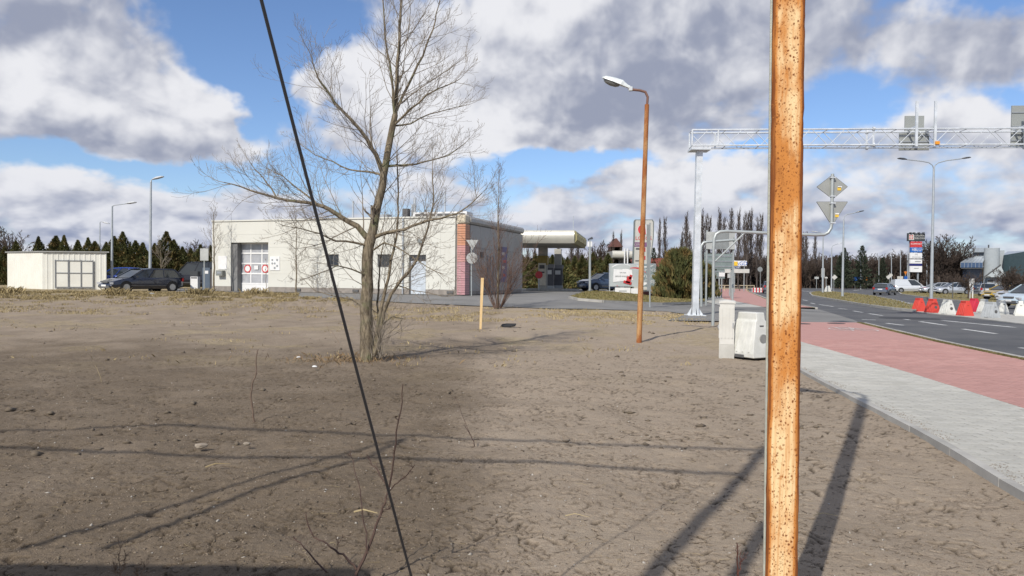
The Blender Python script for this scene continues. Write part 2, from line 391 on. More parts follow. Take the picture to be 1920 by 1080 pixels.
def brickmat(name, base, alt, mortar, sx):
    m = bpy.data.materials.new(name); m.use_nodes = True; q = NB(m.node_tree); p = m.node_tree.nodes['Principled BSDF']
    t = q.n('ShaderNodeTexCoord').outputs['Object']; br = q.n('ShaderNodeTexBrick'); q.put(br.inputs['Vector'], t)
    br.inputs['Scale'].default_value = 1; br.inputs['Brick Width'].default_value = .2; br.inputs['Row Height'].default_value = .1; br.inputs['Mortar Size'].default_value = .004
    br.inputs['Color1'].default_value = (*base, 1); br.inputs['Color2'].default_value = (*alt, 1); br.inputs['Mortar'].default_value = (*mortar, 1)
    c = q.mix(q.m('MULTIPLY', q.ramp(q.noise(t, .8, 4, .6), .3, .7), .35), br.outputs[0], base)
    q.put(p.inputs['Base Color'], c); p.inputs['Roughness'].default_value = .85
    return m
M_palef = brickmat('pale_paver_far', (.395, .385, .35), (.44, .43, .39), (.31, .305, .28), 1)
M_redf = brickmat('red_paver_far', (.395, .21, .185), (.44, .245, .215), (.32, .17, .15), 1)
def band(name, EA, EB, ys, m, z=0., kind='structure', parent=None, da=0, db=0, zb=None):
    v = []; f = []
    for i, y in enumerate(ys):
        xa = float(interp(EA, y))+da; xb = float(interp(EB, y))+db
        v += [(xa, y, z), (xb, y, z if zb is None else zb)]
        if i: f.append((2*i-2, 2*i-1, 2*i+1, 2*i))
    mb = MB(); mb.add(v, f); return mb.build(name, m, parent, kind)
ysr = lambda a, c, s: list(np.arange(a, c, s))+[c]
LIM = 19.0
sidewalk = band('sidewalk', E1, E2, ysr(-3, 27, 1), M_conc, -.062)
band('paved_strip', E1, E2, ysr(LIM, 27, 1), M_palef, -.001, None, sidewalk, .0)
band('paved_strip', E1, E2, ysr(-3, 4, 1), M_palef, -.001, None, sidewalk, .0)
cyclepath = band('cycle_path', E2, E3, ysr(-3, 27, 1), M_conc, -.062)
band('paved_strip', E2, E3, ysr(LIM, 27, 1), M_redf, -.001, None, cyclepath)
band('paved_strip', E2, E3, ysr(-3, 6, 1), M_redf, -.001, None, cyclepath)
band('cycle_path', E2, E3, ysr(41.6, 125, 3), M_redf, .012)
band('sidewalk', E1, E2, ysr(41.6, 125, 3), M_palef, .006)
sb = bpy.data.meshes.new('slab'); k_ = MB()
h_ = .004; k_.add([(-.5,-.5,-1),(.5,-.5,-1),(.5,.5,-1),(-.5,.5,-1),(-.5,-.5,-h_),(.5,-.5,-h_),(.5,.5,-h_),(-.5,.5,-h_),(-.482,-.465,0),(.482,-.465,0),(.482,.465,0),(-.482,.465,0)],
    [(0,1,5,4),(1,2,6,5),(2,3,7,6),(3,0,4,7),(4,5,9,8),(5,6,10,9),(6,7,11,10),(7,4,8,11),(8,9,10,11)])
def pavers(EA, EB, y0, y1, m, parent, name, nper, limit, frus):
    rows = np.arange(y0, y1, .103); lst = []
    for ri, y in enumerate(rows):
        xa = float(interp(EA, y)); xb = float(interp(EB, y)); w = (xb-xa)/nper
        sl_ = math.atan2(float(interp(EA, y+.5))-float(interp(EA, y-.5)), 1.0)
        st = 0 if ri % 2 else -.5
        for k in range(nper+(0 if ri % 2 else 1)):
            a = max(xa, xa+(k+st)*w); c = min(xb, xa+(k+1+st)*w)
            if c-a < .03: continue
            lst.append(((a+c)/2, y, c-a-.007, .0965, sl_, random.uniform(-.0015, .0015)))
    lst.sort(key=lambda t: (t[1] < frus(t[0]), t[1]))
    me = bpy.data.meshes.new(name); me.from_pydata(k_.V, [], k_.F); me.materials.append(m)
    for i, (x, y, w, dpt, sl_, dz) in enumerate(lst[:limit]):
        o = bpy.data.objects.new(name, me); COL.objects.link(o); o.parent = parent
        o.location = (x, y, dz); o.rotation_euler = (0, 0, -sl_*.0); o.scale = (w, dpt, .06)
    base = np.array(k_.V); B = len(base); V = []; Fq = []
    q4 = np.array(k_.F)
    for i, (x, y, w, dpt, sl_, dz) in enumerate(lst[limit:]):
        V.append(base*np.array([w, dpt, .06])+np.array([x, y, dz])); Fq.append(q4+i*B)
    if V: npmesh(name, np.concatenate(V), np.concatenate(Fq), m, parent, 'stuff')
pavers(E1, E2, 4.0, LIM, M_pale, sidewalk, 'paving_slab', 9, 290, lambda x: x/.70)
pavers(E2, E3, 6.0, LIM, M_red, cyclepath, 'paving_slab', 15, 290, lambda x: x/.70)
# edging between soil and pavers, one metre stones, and the kerb at the road
def stones(E, y0, y1, w, z0, z1, name, m, off, parent, step=1.0, limit=60):
    y = y0; n = 0
    while y < y1:
        xa = float(interp(E, y))+off; xb = float(interp(E, y+step))+off
        ln = math.hypot(xb-xa, step)-.006; mb = MB().box((0, 0, 0), (w, ln, z1-z0)); o = mb.build(name, m, parent)
        o.location = ((xa+xb)/2, y+step/2, (z0+z1)/2+random.uniform(-.003, .003)); o.rotation_euler = (0, 0, -math.atan2(xb-xa, step)+random.uniform(-.004, .004)); y += step
edging = thing('path_edging', 'row of pale concrete edging stones between the bare soil and the pale pavement', 'edging', (0, 0, 0))
stones(E1, 2.6, 27, .08, -.2, .012, 'edging_stone', M_kerb, -.045, edging)
kerb = thing('road_kerb', 'concrete kerb along the dark road beside the red cycle path', 'kerb', (0, 0, 0))
stones(E4, 8, 27, .15, -.22, .005, 'kerb_stone', M_kerb, -.08, kerb)
stones(E4, 42, 100, .15, -.22, .005, 'kerb_stone', M_kerb, -.08, kerb, 4.0)
band('grass_strip', E3, E4, ysr(-3, 27, 1), M_turf, -.012, 'structure', None, .0, -.16)
band('grass_strip', E3, E4, ysr(41.6, 100, 3), M_turf, -.012, 'structure', None, 0, -.16)
# asphalt: big sheet for road, junction and far car park
poly = [(x, y) for x, y in E4] + [(46,160),(60,215),(110,260),(230,260),(230,-20),(E4[0][0],-20)]
road = drape('road', poly, M_asph, lambda x, y: RZ, 12, 'structure')
road['label'] = 'dark asphalt road with white lane markings'
drive = drape('driveway', FORE, M_drive, lambda x, y: tz(x, y)-.02, 1.6, 'structure')
drive['label'] = 'grey asphalt driveway of the fuel station'
vv = []; ff = []
ya = ysr(27, 41.6, 1.0)
for i, y in enumerate(ya):
    xa = float(interp(E1, y))-2.0; xb = float(interp(E4, y))
    for k in range(7):
        x = xa+(xb-xa)*k/6; vv.append((x, y, tz(x, y)+.004-(max(0, k-3)/3)*.098))
        if i and k: j = len(vv)-1; ff.append((j-8, j-7, j, j-1))
MB().add(vv, ff).build('driveway_apron', M_drive, None, 'structure')
drape('grass_island', ISLE, M_turf, lambda x, y: tz(x, y)+.10+.12*max(0, 1-abs(y-46)/6), 1.5, 'structure', None, .2)
for nm, pl, mm, hz_ in (('grass_island', MED, M_turf, .12), ('grass_verge', VER, M_turf, .12), ('junction_island', JUN, M_conc, .03)):
    drape(nm, pl, mm, lambda x, y, h=hz_: RZ+h, 3, 'structure', None, .15)
def ring_kerb(poly, z, name, w=.15):
    mb = MB(); n = len(poly)
    cx = sum(p[0] for p in poly)/n; cy = sum(p[1] for p in poly)/n
    pts = []
    for i in range(n):
        a = Vector(poly[i]); c = Vector(poly[(i+1) % n]); L_ = (c-a).length; dv = (c-a).normalized(); nm = Vector((-dv.y, dv.x))
        mid = (a+c)/2
        mb.box((mid.x, mid.y, z), (L_, w, .2), Matrix.Rotation(math.atan2(dv.y, dv.x), 3, 'Z'))
    o = mb.build(name, M_kerb); return o
tagp(ring_kerb(MED, RZ+.04, 'island_kerb'), 'concrete kerb round the long grass island with the lamp posts', 'kerb')
tagp(ring_kerb(VER, RZ+.04, 'island_kerb'), 'concrete kerb round the grass verge in front of the parked silver cars', 'kerb')
def isle_kerb():
    mb = MB(); n = len(ISLE)
    for i in range(n):
        a = Vector(ISLE[i]); c = Vector(ISLE[(i+1) % n])
        mb.tube([(a.x, a.y, tz(*a)+.04), (c.x, c.y, tz(*c)+.04)], .09, 4)
    return mb.build('island_kerb', M_kerb)
tagp(isle_kerb(), 'concrete kerb round the grass island under the advertising banner', 'kerb')
def line(p1, p2, w=.13, z=RZ, z_=.004, m=None, parent=road, name='lane_marking'):
    a = Vector(flat(*p1, z=z)); c = Vector(flat(*p2, z=z)); dv = (c-a).normalized(); nn = Vector((-dv.y, dv.x))*w/2
    return MB().add([(*(a-nn), z+z_), (*(c-nn), z+z_), (*(c+nn), z+z_), (*(a+nn), z+z_)], [(0, 1, 2, 3)]).build(name, m or M_white, parent)
for p1, p2, w in (((1520,568),(1528,570),.14),((1536,571),(1563,575),.14),((1572,578),(1588,580),.14),((1600,583),(1618,586),.15),((1629,588),(1655,592),.15),((1676,596),(1706,600),.16),
    ((1725,603),(1773,610),.2),((1806,617),(1868,626),.18),((1767,601),(1903,614),.22),((1616,599),(1642,600),.2),((1662,606),(1693,610),.18),((1560,551.5),(1500,545),.2),
    ((1505,562),(1514,564),.14),((1630,541),(1600,545),.2),((1560,557),(1700,577.5),.12),((1600,552),(1580,549),.12),((1912,652),(1940,656),.15),((1640,560),(1655,562),.15),((1690,566),(1712,569),.15)):
    line(p1, p2, w)
M_patch = mat('fresh_tar', (.03, .03, .033), .8)
c_ = flat(1705, 597, z=RZ); MB().disc((*c_, RZ+.002), (1.3, 0, 0), (0, .9, 0), (0, 0, 1), 1, .006, 20).build('tar_patch', M_patch, road)
M_iron = mat('cast_iron', (.07, .055, .05), .6, .5)
c_ = flat(1501, 607); MB().disc((*c_, .0), (1, 0, 0), (0, 1, 0), (0, 0, 1), .33, .008, 20).build('manhole_cover', M_iron, cyclepath)
c_ = flat(1568, 606.5); MB().disc((*c_, .0), (1, 0, 0), (0, 1, 0), (0, 0, 1), .3, .008, 20).build('manhole_cover', M_iron, cyclepath)
# bicycle symbol
cx, cy = flat(1590, 616.5); mb = MB()
def strip(pts, w=.06, z=.006):
    for a, c in zip(pts[:-1], pts[1:]):
        a = Vector(a); c = Vector(c); dv = (c-a).normalized(); nn = Vector((-dv.y, dv.x))*w/2; mb.add([(*(a-nn), z), (*(c-nn), z), (*(c+nn), z), (*(a+nn), z)], [(0, 1, 2, 3)])
for ox in (-.38, .38): strip([(cx+ox+.27*math.cos(t_), cy-.35+.62*math.sin(t_)) for t_ in np.linspace(0, 2*math.pi, 17)])
strip([(cx-.38, cy-.35), (cx-.15, cy+.6), (cx+.28, cy+.6), (cx+.02, cy-.35), (cx-.38, cy-.35)]); strip([(cx+.02, cy-.35), (cx-.18, cy+.85)]); strip([(cx+.38, cy-.35), (cx+.26, cy+.95), (cx+.12, cy+.95)]); strip([(cx-.28, cy+.85), (cx-.08, cy+.85)])
mb.build('bicycle_symbol', mat('worn_paint', (.6, .56, .53), .7, col2=(.5, .42, .40), nscale=5), cyclepath)
# ================================================================ fuel station building
TH_ = R(19); UX = Vector((math.cos(TH_), -math.sin(TH_), 0)); UY = Vector((math.sin(TH_), math.cos(TH_), 0))
CC = Vector((-2.75, 42.5, .48)); NF = -UY
def hit(px, py, P0, N):
    v = ray(px, py); t = N.dot(P0-Vector((0, 0, CAMH)))/N.dot(v); return Vector((0, 0, CAMH))+v*t
BL = (hit(399, 480, CC, NF)-CC).dot(-UX); B0 = CC-UX*BL      # left front corner
def fl(px, py):                                                # facade pixel -> local x, z
    p = hit(px, py, CC, NF)-B0; return p.dot(UX), p.z
BH = fl(860, 404)[1]; BH_l = fl(402, 414)[1]; BH = (BH+BH_l)/2
DP = 10.4
bld = thing('fuel_station_building', 'low cream panelled building with a glazed roller door behind the bare tree', 'building', B0, -TH_)
M_cream = mat('cream_panel', (.60, .595, .54), .55, col2=(.565, .56, .505), nscale=.5, rand=.02)
_nt = NB(M_cream.node_tree); _p = M_cream.node_tree.nodes['Principled BSDF']; _t = _nt.n('ShaderNodeNewGeometry').outputs['Position']
_c = _p.inputs['Base Color'].links[0].from_socket; _st = _nt.ramp(_nt.noise(_nt.v('MULTIPLY', _t, (1, 1, .08)), 3.2, 5, .7), .50, .72); _dn = _nt.ramp(_nt.noise(_t, .55, 4, .6), .42, .7)
_nt.put(_p.inputs['Base Color'], _nt.mix(_nt.m('MULTIPLY', _nt.m('MULTIPLY', _st, _dn), .55), _c, (.40, .375, .31)))
M_shade = mat('shade_grey', (.33, .32, .30), .5, col2=(.29, .28, .265), nscale=.8, rand=.06)  # darker than the sunlit cream front: side wall shade put into the colour
M_plinth = mat('plinth', (.28, .25, .22), .85, col2=(.2, .18, .16))
M_dark = mat('dark_recess', (.10, .10, .10), .7)
M_wpaint = mat('white_paint', (.74, .74, .73), .45, col2=(.66, .66, .65))
M_glass = mat('window_glass', (.035, .04, .045), .06, spec=.8)
M_galv = mat('galvanised', (.46, .49, .51), .42, .55, col2=(.58, .61, .63), nscale=6)
M_alu = mat('brushed_grey', (.42, .44, .45), .4, .5)
def fbox(x0, x1, z0, z1, y0, y1, m, name, parent=bld, kind=None, label=None):
    return MB().box(((x0+x1)/2, (y0+y1)/2, (z0+z1)/2), (abs(x1-x0), abs(y1-y0), abs(z1-z0))).build(name, m, parent, kind, label)
dx0, dz1 = fl(434, 455); dx1, _ = fl(504, 500)
# core walls (behind the panels)
fbox(.06, dx0-.02, .0, BH-.03, .06, .5, M_cream, 'wall'); fbox(dx1+.02, BL-.3, 0, BH-.03, .06, .5, M_cream, 'wall'); fbox(dx0-.02, dx1+.02, dz1+.02, BH-.03, .06, .5, M_cream, 'wall')
fbox(.06, BL-.06, 0, BH-.05, DP-.3, DP, M_shade, 'wall'); fbox(.06, .36, 0, BH-.05, .5, DP-.3, M_shade, 'wall'); fbox(BL-.4, BL-.06, 0, BH-.05, .5, DP-.3, M_shade, 'wall')
fbox(0, BL, BH-.06, BH-.02, .05, DP, M_shade, 'roof'); fbox(dx0-.3, dx1+.3, 0, BH-.5, 2.2, 2.4, M_dark, 'wall')
# facade panels with recessed joints
ph = .30; rows = np.linspace(ph, BH-.10, 6)
wins = [fl(614, 477)+fl(636, 500), fl(709, 477)+fl(734, 501), fl(768, 478)+fl(799, 549)]
cuts = sorted([0.0, dx0, dx1, wins[0][0], wins[0][2], wins[1][0], wins[1][2], wins[2][0], wins[2][2], (dx1+wins[0][0])/2, (wins[2][2]+BL-.55)/2, BL-.55])
for a, c in zip(cuts[:-1], cuts[1:]):
    for z0, z1 in zip(rows[:-1], rows[1:]):
        zz0, zz1 = z0, z1; mid = (a+c)/2
        if dx0 < mid < dx1:
            if z0 < dz1-.02: 
                if z1 > dz1: zz0 = dz1
                else: continue
        segs_ = [(zz0, zz1)]
        for wi, w in enumerate(wins):
            if w[0] < mid < w[2]:
                top, bot = w[1], (w[3] if wi < 2 else 0)
                segs_ = [(p, q) for s0, s1 in segs_ for p, q in ((s0, min(s1, bot)), (max(s0, top), s1)) if q-p > .03]
        for s0, s1 in segs_:
            fbox(a+.003, c-.003, s0+.003, s1-.003, -.065, .055, M_cream, 'wall_panel')
fbox(0, dx0, 0, ph, -.055, .058, M_plinth, 'plinth'); fbox(dx1, wins[2][0], 0, ph, -.055, .058, M_plinth, 'plinth'); fbox(wins[2][2], BL-.5, 0, ph, -.055, .058, M_plinth, 'plinth')
fbox(-.03, BL-.5, BH-.09, BH, -.12, .3, M_cream, 'coping')
# roller door
gd = fbox(dx0+.02, dx0+.42, 0, dz1, .055, .9, mat('reveal_grey', (.20, .20, .195), .7), 'door_reveal')
doorx0 = fl(441, 500)[0]; yd = .45
rd = fbox(doorx0, dx1, 0, .02, yd, yd+.1, M_wpaint, 'roller_door'); W3 = dx1-doorx0
zs = [fl(470, p)[1] for p in (456, 474.5, 494, 513, 532, 546)]; zs = [z-.0 for z in zs]; zs[-1] = 0.02
fbox(doorx0, dx1, zs[5], zs[4], yd+.0, yd+.06, M_wpaint, 'bottom_panel', rd)
for i in range(5): fbox(doorx0, dx1, zs[i]-.05, zs[i]+.05, yd-.012, yd+.05, M_wpaint, 'door_rail', rd)
for i in range(4):
    zz = (zs[i]-.05, zs[i+1]+.05)
    for k in range(4):
        xx = doorx0+W3*k/3; fbox(max(doorx0, xx-.045), min(dx1, xx+.045), zz[1]+.002, zz[0]-.002, yd-.008, yd+.05, M_wpaint, 'door_stile', rd)
    for k in range(3):
        fbox(doorx0+W3*k/3+.04, doorx0+W3*(k+1)/3-.04, zz[1]-.004, zz[0]+.004, yd+.02, yd+.035, mat('frosted_pane', (.30, .31, .33), .12, col2=(.42, .43, .45), nscale=1.6, spec=.7), 'pane', rd)
M_redp = mat('sign_red', (.55, .04, .045), .5); M_blue = mat('sign_blue', (.03, .09, .36), .5)
for k in (0, 2):
    cx_ = doorx0+W3*(k+.72 if k == 0 else k+.3)/3; cz_ = (zs[2]+zs[3])/2
    sg = MB().disc((cx_, yd-.0, cz_), (1, 0, 0), (0, 0, 1), (0, -1, 0), .27, .02, 20).build('speed_sign', M_redp, rd)
    MB().disc((cx_, yd-.022, cz_), (1, 0, 0), (0, 0, 1), (0, -1, 0), .19, .006, 20).build('sign_face', M_wpaint, sg)
fbox(doorx0+W3*.44, doorx0+W3*.56, (zs[2]+zs[3])/2-.06, (zs[2]+zs[3])/2+.2, yd-.03, yd-.005, M_wpaint, 'notice', rd)
# boards beside the door
x0, z1 = fl(508, 481); x1, z0 = fl(526, 507)
nb = fbox(x0, x1, z0, z1, -.10, -.066, M_wpaint, 'notice_board')
for u, v in ((.25,.75),(.75,.75),(.25,.5),(.5,.5),(.75,.32),(.5,.18)): MB().disc((x0+(x1-x0)*u, -.101, z0+(z1-z0)*v), (1,0,0), (0,0,1), (0,-1,0), .07, .008, 12).build('emblem', M_alu, nb)
x0, z1 = fl(411, 480); x1, z0 = fl(427, 505); fbox(x0, x1, z0, z1, -.10, -.066, M_wpaint, 'notice_board')
x0, z1 = fl(412, 507); x1, z0 = fl(424, 517); mbx = fbox(x0, x1, z0, z1, -.36, -.066, mat('box_grey', (.22, .23, .21), .5), 'payment_box'); fbox(x0+.08, x1-.08, z0+.12, z1-.08, -.372, -.36, M_alu, 'box_face', mbx)
# windows
for i in range(2):
    w = wins[i]; fr = fbox(w[0], w[2], w[3], w[1], .03, .06, mat('window_frame_grey', (.13, .13, .13), .5), 'window'); fbox(w[0]+.05, (w[0]+w[2])/2-.03, w[3]+.05, w[1]-.05, .018, .029, M_glass, 'pane', fr); fbox((w[0]+w[2])/2+.03, w[2]-.05, w[3]+.05, w[1]-.05, .018, .029, M_glass, 'pane', fr)
w = wins[2]; zt = fl(780, 489)[1]
fbox(w[0], w[2], zt, w[1], .03, .05, M_glass, 'transom_window')
d_ = fbox(w[0]+.08, w[2]-.06, 0.02, zt-.02, .035, .07, mat('pale_blue_door', (.52, .57, .62), .5), 'side_door'); MB().box((w[0]+.2, .0, 1.05), (.12, .05, .04)).build('handle', M_alu, d_); fbox(w[0], w[0]+.07, 0, zt-.01, .01, .06, M_dark, 'door_frame', d_)
# wall lamp and vents
x_, z_ = fl(790, 452); MB().box((x_, -.12, z_), (.3, .24, .22)).build('wall_lamp', mat('lamp_grey', (.25, .28, .28), .5), bld)
# corner column of tiles
cw = .60; zc0 = 0; zc1 = fl(875, 419.5)[1]; zt_ = fl(875, 402)[1]
colm = fbox(BL-.5, BL+.06, .02, zc1, -.02, .5, M_plinth, 'corner_column')
tiles_m = [mat('tile_pink', (.46, .29, .29), .5, rand=.15, col2=(.46, .21, .235)), mat('tile_rose', (.50, .27, .25), .5, rand=.15, col2=(.48, .22, .2)), mat('tile_orange', (.52, .27, .17), .5, rand=.15, col2=(.50, .22, .12))]
nt = 30
for i in range(nt):
    z0 = .03+(zc1-.04)*i/nt; z1 = .03+(zc1-.04)*(i+1)/nt-.02; m_ = tiles_m[0 if i < 14 else (1 if i < 21 else 2)]
    o = MB().box((0, 0, 0), (.50, .66, z1-z0)).build('column_tile', m_, bld); o.location = (BL-.17, .24, (z0+z1)/2)
cap = MB().box((BL-.19, .24, (zc1+zt_)/2), (.56, .72, zt_-zc1)).build('column_cap', mat('cap_cream', (.60, .53, .40), .5), bld); bv = cap.modifiers.new('b', 'BEVEL'); bv.width = .12; bv.segments = 4
# side wall panels, fascia curve
sh = np.linspace(0.1, BH-.45, 4)
for k in range(6):
    for j in range(3):
        MB().box((BL+.005, .75+k*(DP-.6)/6+(DP-.6)/12, (sh[j]+sh[j+1])/2), (.07, (DP-.6)/6-.02, sh[1]-sh[0]-.02)).build('wall_panel', M_shade, bld)
MB().prism([(-.25, -.42), (.10, -.42), (.17, -.3), (.17, -.12), (.08, .0), (-.25, .02)], (BL, .56, BH), (1, 0, 0), (0, 0, 1), (0, 1, 0), DP-.5).build('roof_fascia', mat('fascia_grey', (.38, .37, .35), .4, .3), bld)
MB().box((BL-.02, (DP)/2+.3, .12), (.14, DP-.6, .22)).build('plinth', M_plinth, bld)
fbox2 = MB().box((BL+.05, 6.6, 1.9), (.03, 1.1, 2.3)).build('poster', mat('poster_blue', (.10, .10, .24), .5), bld)
for i, (yy, zz) in enumerate(((6.4, 2.6), (6.7, 2.1), (6.5, 1.7), (6.6, 1.2))): MB().box((BL+.07, yy, zz), (.008, .5, .18)).build('poster_print', (M_wpaint, M_redp)[i % 2], fbox2)
sdn = MB().box((BL+.05, 4.1, 1.25), (.04, 1.2, 2.3)).build('side_door', mat('glass_door', (.16, .18, .20), .2), bld); MB().box((BL+.09, 4.1, 1.25), (.02, .06, 2.3)).build('door_frame', M_alu, sdn)
MB().box((BL+.06, 2.6, 2.4), (.08, .5, .35)).build('vent', M_dark, bld)
x_ = fl(757, 500)[0]; MB().tube([(x_, -.14, 0), (x_, -.14, BH-.1)], .05, 8).build('downpipe', M_galv, bld)
for z_ in (.6, 1.8, 3.0, 4.2): MB().box((x_, -.10, z_), (.14, .09, .04)).build('pipe_clip', M_galv, bld)
for px_ in (560, 668, 845): x_ = fl(px_, 540)[0]; MB().box((x_, -.09, .16), (.4, .06, .14)).build('vent_grille', M_dark, bld)
# roof equipment
rb = BH
for i in range(7):
    x_ = fl(770+i*14, 404)[0]; u = MB().box((x_, 1.4, rb+.17), (.62, .9, .34)).build('roof_unit', M_wpaint, bld); MB().box((x_+.0, .94, rb+.16), (.34, .02, .16)).build('grille', M_dark, u)
for px_, h_, r_ in ((755, 1.3, .09), (750, .9, .07), (636, 1.2, .06), (813, 1.6, .05)):
    x_ = fl(px_, 404)[0]; MB().tube([(x_, 1.6, rb-.1), (x_, 1.6, rb+h_)], r_, 8).build('roof_pipe', M_galv, bld)
x_ = fl(743, 404)[0]; MB().box((x_, 1.3, rb+.3), (.35, .4, .6)).build('roof_unit', M_dark, bld)
x_ = fl(690, 404)[0]; MB().box((x_, 1.6, rb+.15), (1.2, .5, .3)).build('roof_unit', M_alu, bld)
# ================================================================ fuel canopy
CPp = A(975, 480, 55.5); CPp.z = tz(CPp.x, CPp.y); ct = thing('fuel_canopy', 'flat pale metal canopy over the fuel pumps beside the cream building', 'canopy', (CPp.x, CPp.y, CPp.z), -R(10))
top = A(1025, 433, 56).z-CPp.z; bot = A(1025, 457, 56).z-CPp.z
CW = (A(1076, 440, 56)-A(975, 440, 56)).length
M_can = mat('canopy_champagne', (.62, .60, .52), .35, .3, col2=(.57, .55, .48)); M_canS = mat('canopy_side', (.30, .27, .13), .5, .2); M_under = mat('canopy_soffit', (.33, .32, .29), .6)
cpr = [(0, 0), (.12, -.1), (.2, -.3), (.22, -.5), (.15, -.72), (.0, -(top-bot))]
pts = [(-x, z) for x, z in cpr]
m1 = MB(); m1.prism([(p[0], p[1]) for p in pts]+[(.3, -(top-bot)), (.3, 0)], (-4, 0, top), (0, 1, 0), (0, 0, 1), (1, 0, 0), CW+4); m1.build('front_fascia', M_can, ct, smooth=True)
MB().prism([(0, 0), (.12, -.1), (.2, -.35), (.2, -.7), (.0, -(top-bot)), (-.3, -(top-bot)), (-.3, 0)], (CW, -.0, top), (1, 0, 0), (0, 0, 1), (0, 1, 0), 9.3).build('side_fascia', M_canS, ct)
for k in range(5): MB().box((CW+.21, 1.2+k*1.75, top-.5), (.03, 1.5, .46)).build('fascia_panel', mat('fascia_yellow', (.46, .40, .16), .5), ct)
MB().box((CW/2-2, 4.8, top-.45), (CW+3.7, 8.9, .3)).build('roof', M_under, ct)
MB().box((CW/2-2, 4.8, bot+.04), (CW+3.6, 8.9, .06)).build('soffit', M_under, ct)
MB().tube([(3.6, 4, top), (3.6, 4, top+1.4)], .03, 6).build('mast', M_galv, ct)
cb = A(1018, 500, 60.5); lp_ = Matrix.Rotation(R(10), 3, 'Z') @ (cb-CPp)
colc = MB().box((lp_.x, lp_.y, bot/2), (.72, .6, bot)).build('column', mat('column_grey', (.40, .39, .35), .6), ct)
MB().box((lp_.x, lp_.y, bot-1.15), (.82, .7, .75)).build('column_band', mat('band_gold', (.30, .22, .05), .5), colc)
pp = MB().box((lp_.x-.02, lp_.y-.38, 1.35), (.62, .06, 1.8)).build('column_poster', mat('poster_cream', (.62, .58, .48), .5), colc); MB().box((lp_.x-.02, lp_.y-.42, 1.95), (.42, .02, .3)).build('poster_print', M_dark, pp); MB().box((lp_.x-.02, lp_.y-.42, 1.5), (.42, .02, .12)).build('poster_print', M_dark, pp)
col2_ = MB().box((lp_.x+.6, lp_.y+5.5, bot/2), (.6, .5, bot)).build('column', mat('column_grey', (.4, .4, .4)), ct)
isl = MB().box((lp_.x+.8, lp_.y+.3, .09), (4.2, 1.5, .18)).build('pump_island', M_conc, ct)
def pump(x, y, lab, grp='fuel pumps under the canopy'):
    p = thing('fuel_pump', lab, 'fuel pump', (x, y, tz(x, y)+.18), -R(10), grp)
    MB().box((0, 0, .95), (.75, .5, 1.5)).build('housing', mat('pump_dark', (.09, .09, .10), .4), p); MB().box((0, 0, .12), (.8, .55, .24)).build('base', M_alu, p)
    MB().box((0, 0, 1.85), (.85, .5, .32)).build('header', mat('pump_grey', (.25, .25, .26), .4), p); s_ = MB().box((0, -.26, 1.35), (.45, .03, .35)).build('display', M_wpaint, p)
    for sx in (-.4, .4): MB().tube([(sx, -.1, 1.3), (sx*1.25, -.25, .8), (sx*1.2, -.15, .4), (sx, -.1, .7)], .025, 6).build('hose', M_dark, p)
q_ = A(1030, 500, 61); pump(q_.x, q_.y, 'dark fuel pump just right of the canopy column'); q_ = A(1037, 500, 63); pump(q_.x+.5, q_.y+1, 'dark fuel pump farther back under the right end of the canopy')
q_ = A(1010.5, 519, 60); t_ = thing('fire_point_sign', 'red round topped stand left of the canopy column', 'stand', gz(q_.x, q_.y)); MB().disc((0, 0, 1.3), (1, 0, 0), (0, 0, 1), (0, 1, 0), .3, .1, 16).build('red_face', M_redp, t_); MB().tube([(0, .05, 0), (0, .05, 1.1)], .05, 6).build('post', M_alu, t_)
# ================================================================ white shed
M_shed = mat('white_sheet_metal', (.70, .695, .63), .55, col2=(.65, .64, .575), nscale=1.2)
s_c = G(80, 541); dS = s_c.y
s_r = A(200, 540, dS+1.2); s_l = A(14, 533, dS+3.2)
def corr(mb, p, q, h0, h1, per=.30, dep=.022, z0=0):
    p = Vector(p); q = Vector(q); Lw = (q-p).length; dv = (q-p)/Lw; nn = Vector((dv.y, -dv.x, 0)); n = int(Lw/per); pr = []
    for i in range(n):
        a = i*Lw/n; w = Lw/n
        pr += [(a, 0), (a+w*.62, 0), (a+w*.70, dep), (a+w*.92, dep)]
    pr.append((Lw, 0)); vs = []
    for a, e in pr:
        b0 = p+dv*a+nn*e; hh = h0+(h1-h0)*a/Lw; vs += [(b0.x, b0.y, p.z+z0), (b0.x, b0.y, p.z+hh)]
    mb.add(vs, [(2*i, 2*i+2, 2*i+3, 2*i+1) for i in range(len(pr)-1)])
shed = thing('metal_shed', 'small white corrugated metal shed with a flat roof and grey framed doors', 'shed', gz(s_c.x, s_c.y))
O = Vector(shed.location); rr_ = Vector((s_r.x, s_r.y, O.z))-O; ll_ = Vector((s_l.x, s_l.y, O.z))-O; bb_ = ll_+rr_
hS = A(80, 473, dS).z-O.z; hR = A(199, 474, s_r.y).z-O.z; hL = A(14, 474, s_l.y).z-O.z; hB = (hL+hR)/2
for nm, p, q, h0, h1 in (('front_wall', (0, 0, 0), rr_, hS, hR), ('left_wall', ll_, (0, 0, 0), hL, hS), ('back_wall', bb_, ll_, hB, hL), ('right_wall', rr_, bb_, hR, hB)):
    m_ = MB(); corr(m_, p, q, h0-.02, h1-.02, z0=-.25); m_.build(nm, M_shed, shed)
cen = (rr_+ll_)/2
rf = MB(); q4 = [(Vector((0, 0, hS)), ), (Vector((rr_.x, rr_.y, hR)), ), (Vector((bb_.x, bb_.y, hB)), ), (Vector((ll_.x, ll_.y, hL)), )]
vs = [cen.xy.to_3d()+(v[0].xy.to_3d()-cen.xy.to_3d())*1.05+Vector((0, 0, v[0].z+.0)) for v in q4]; vs += [v+Vector((0, 0, .09)) for v in vs]
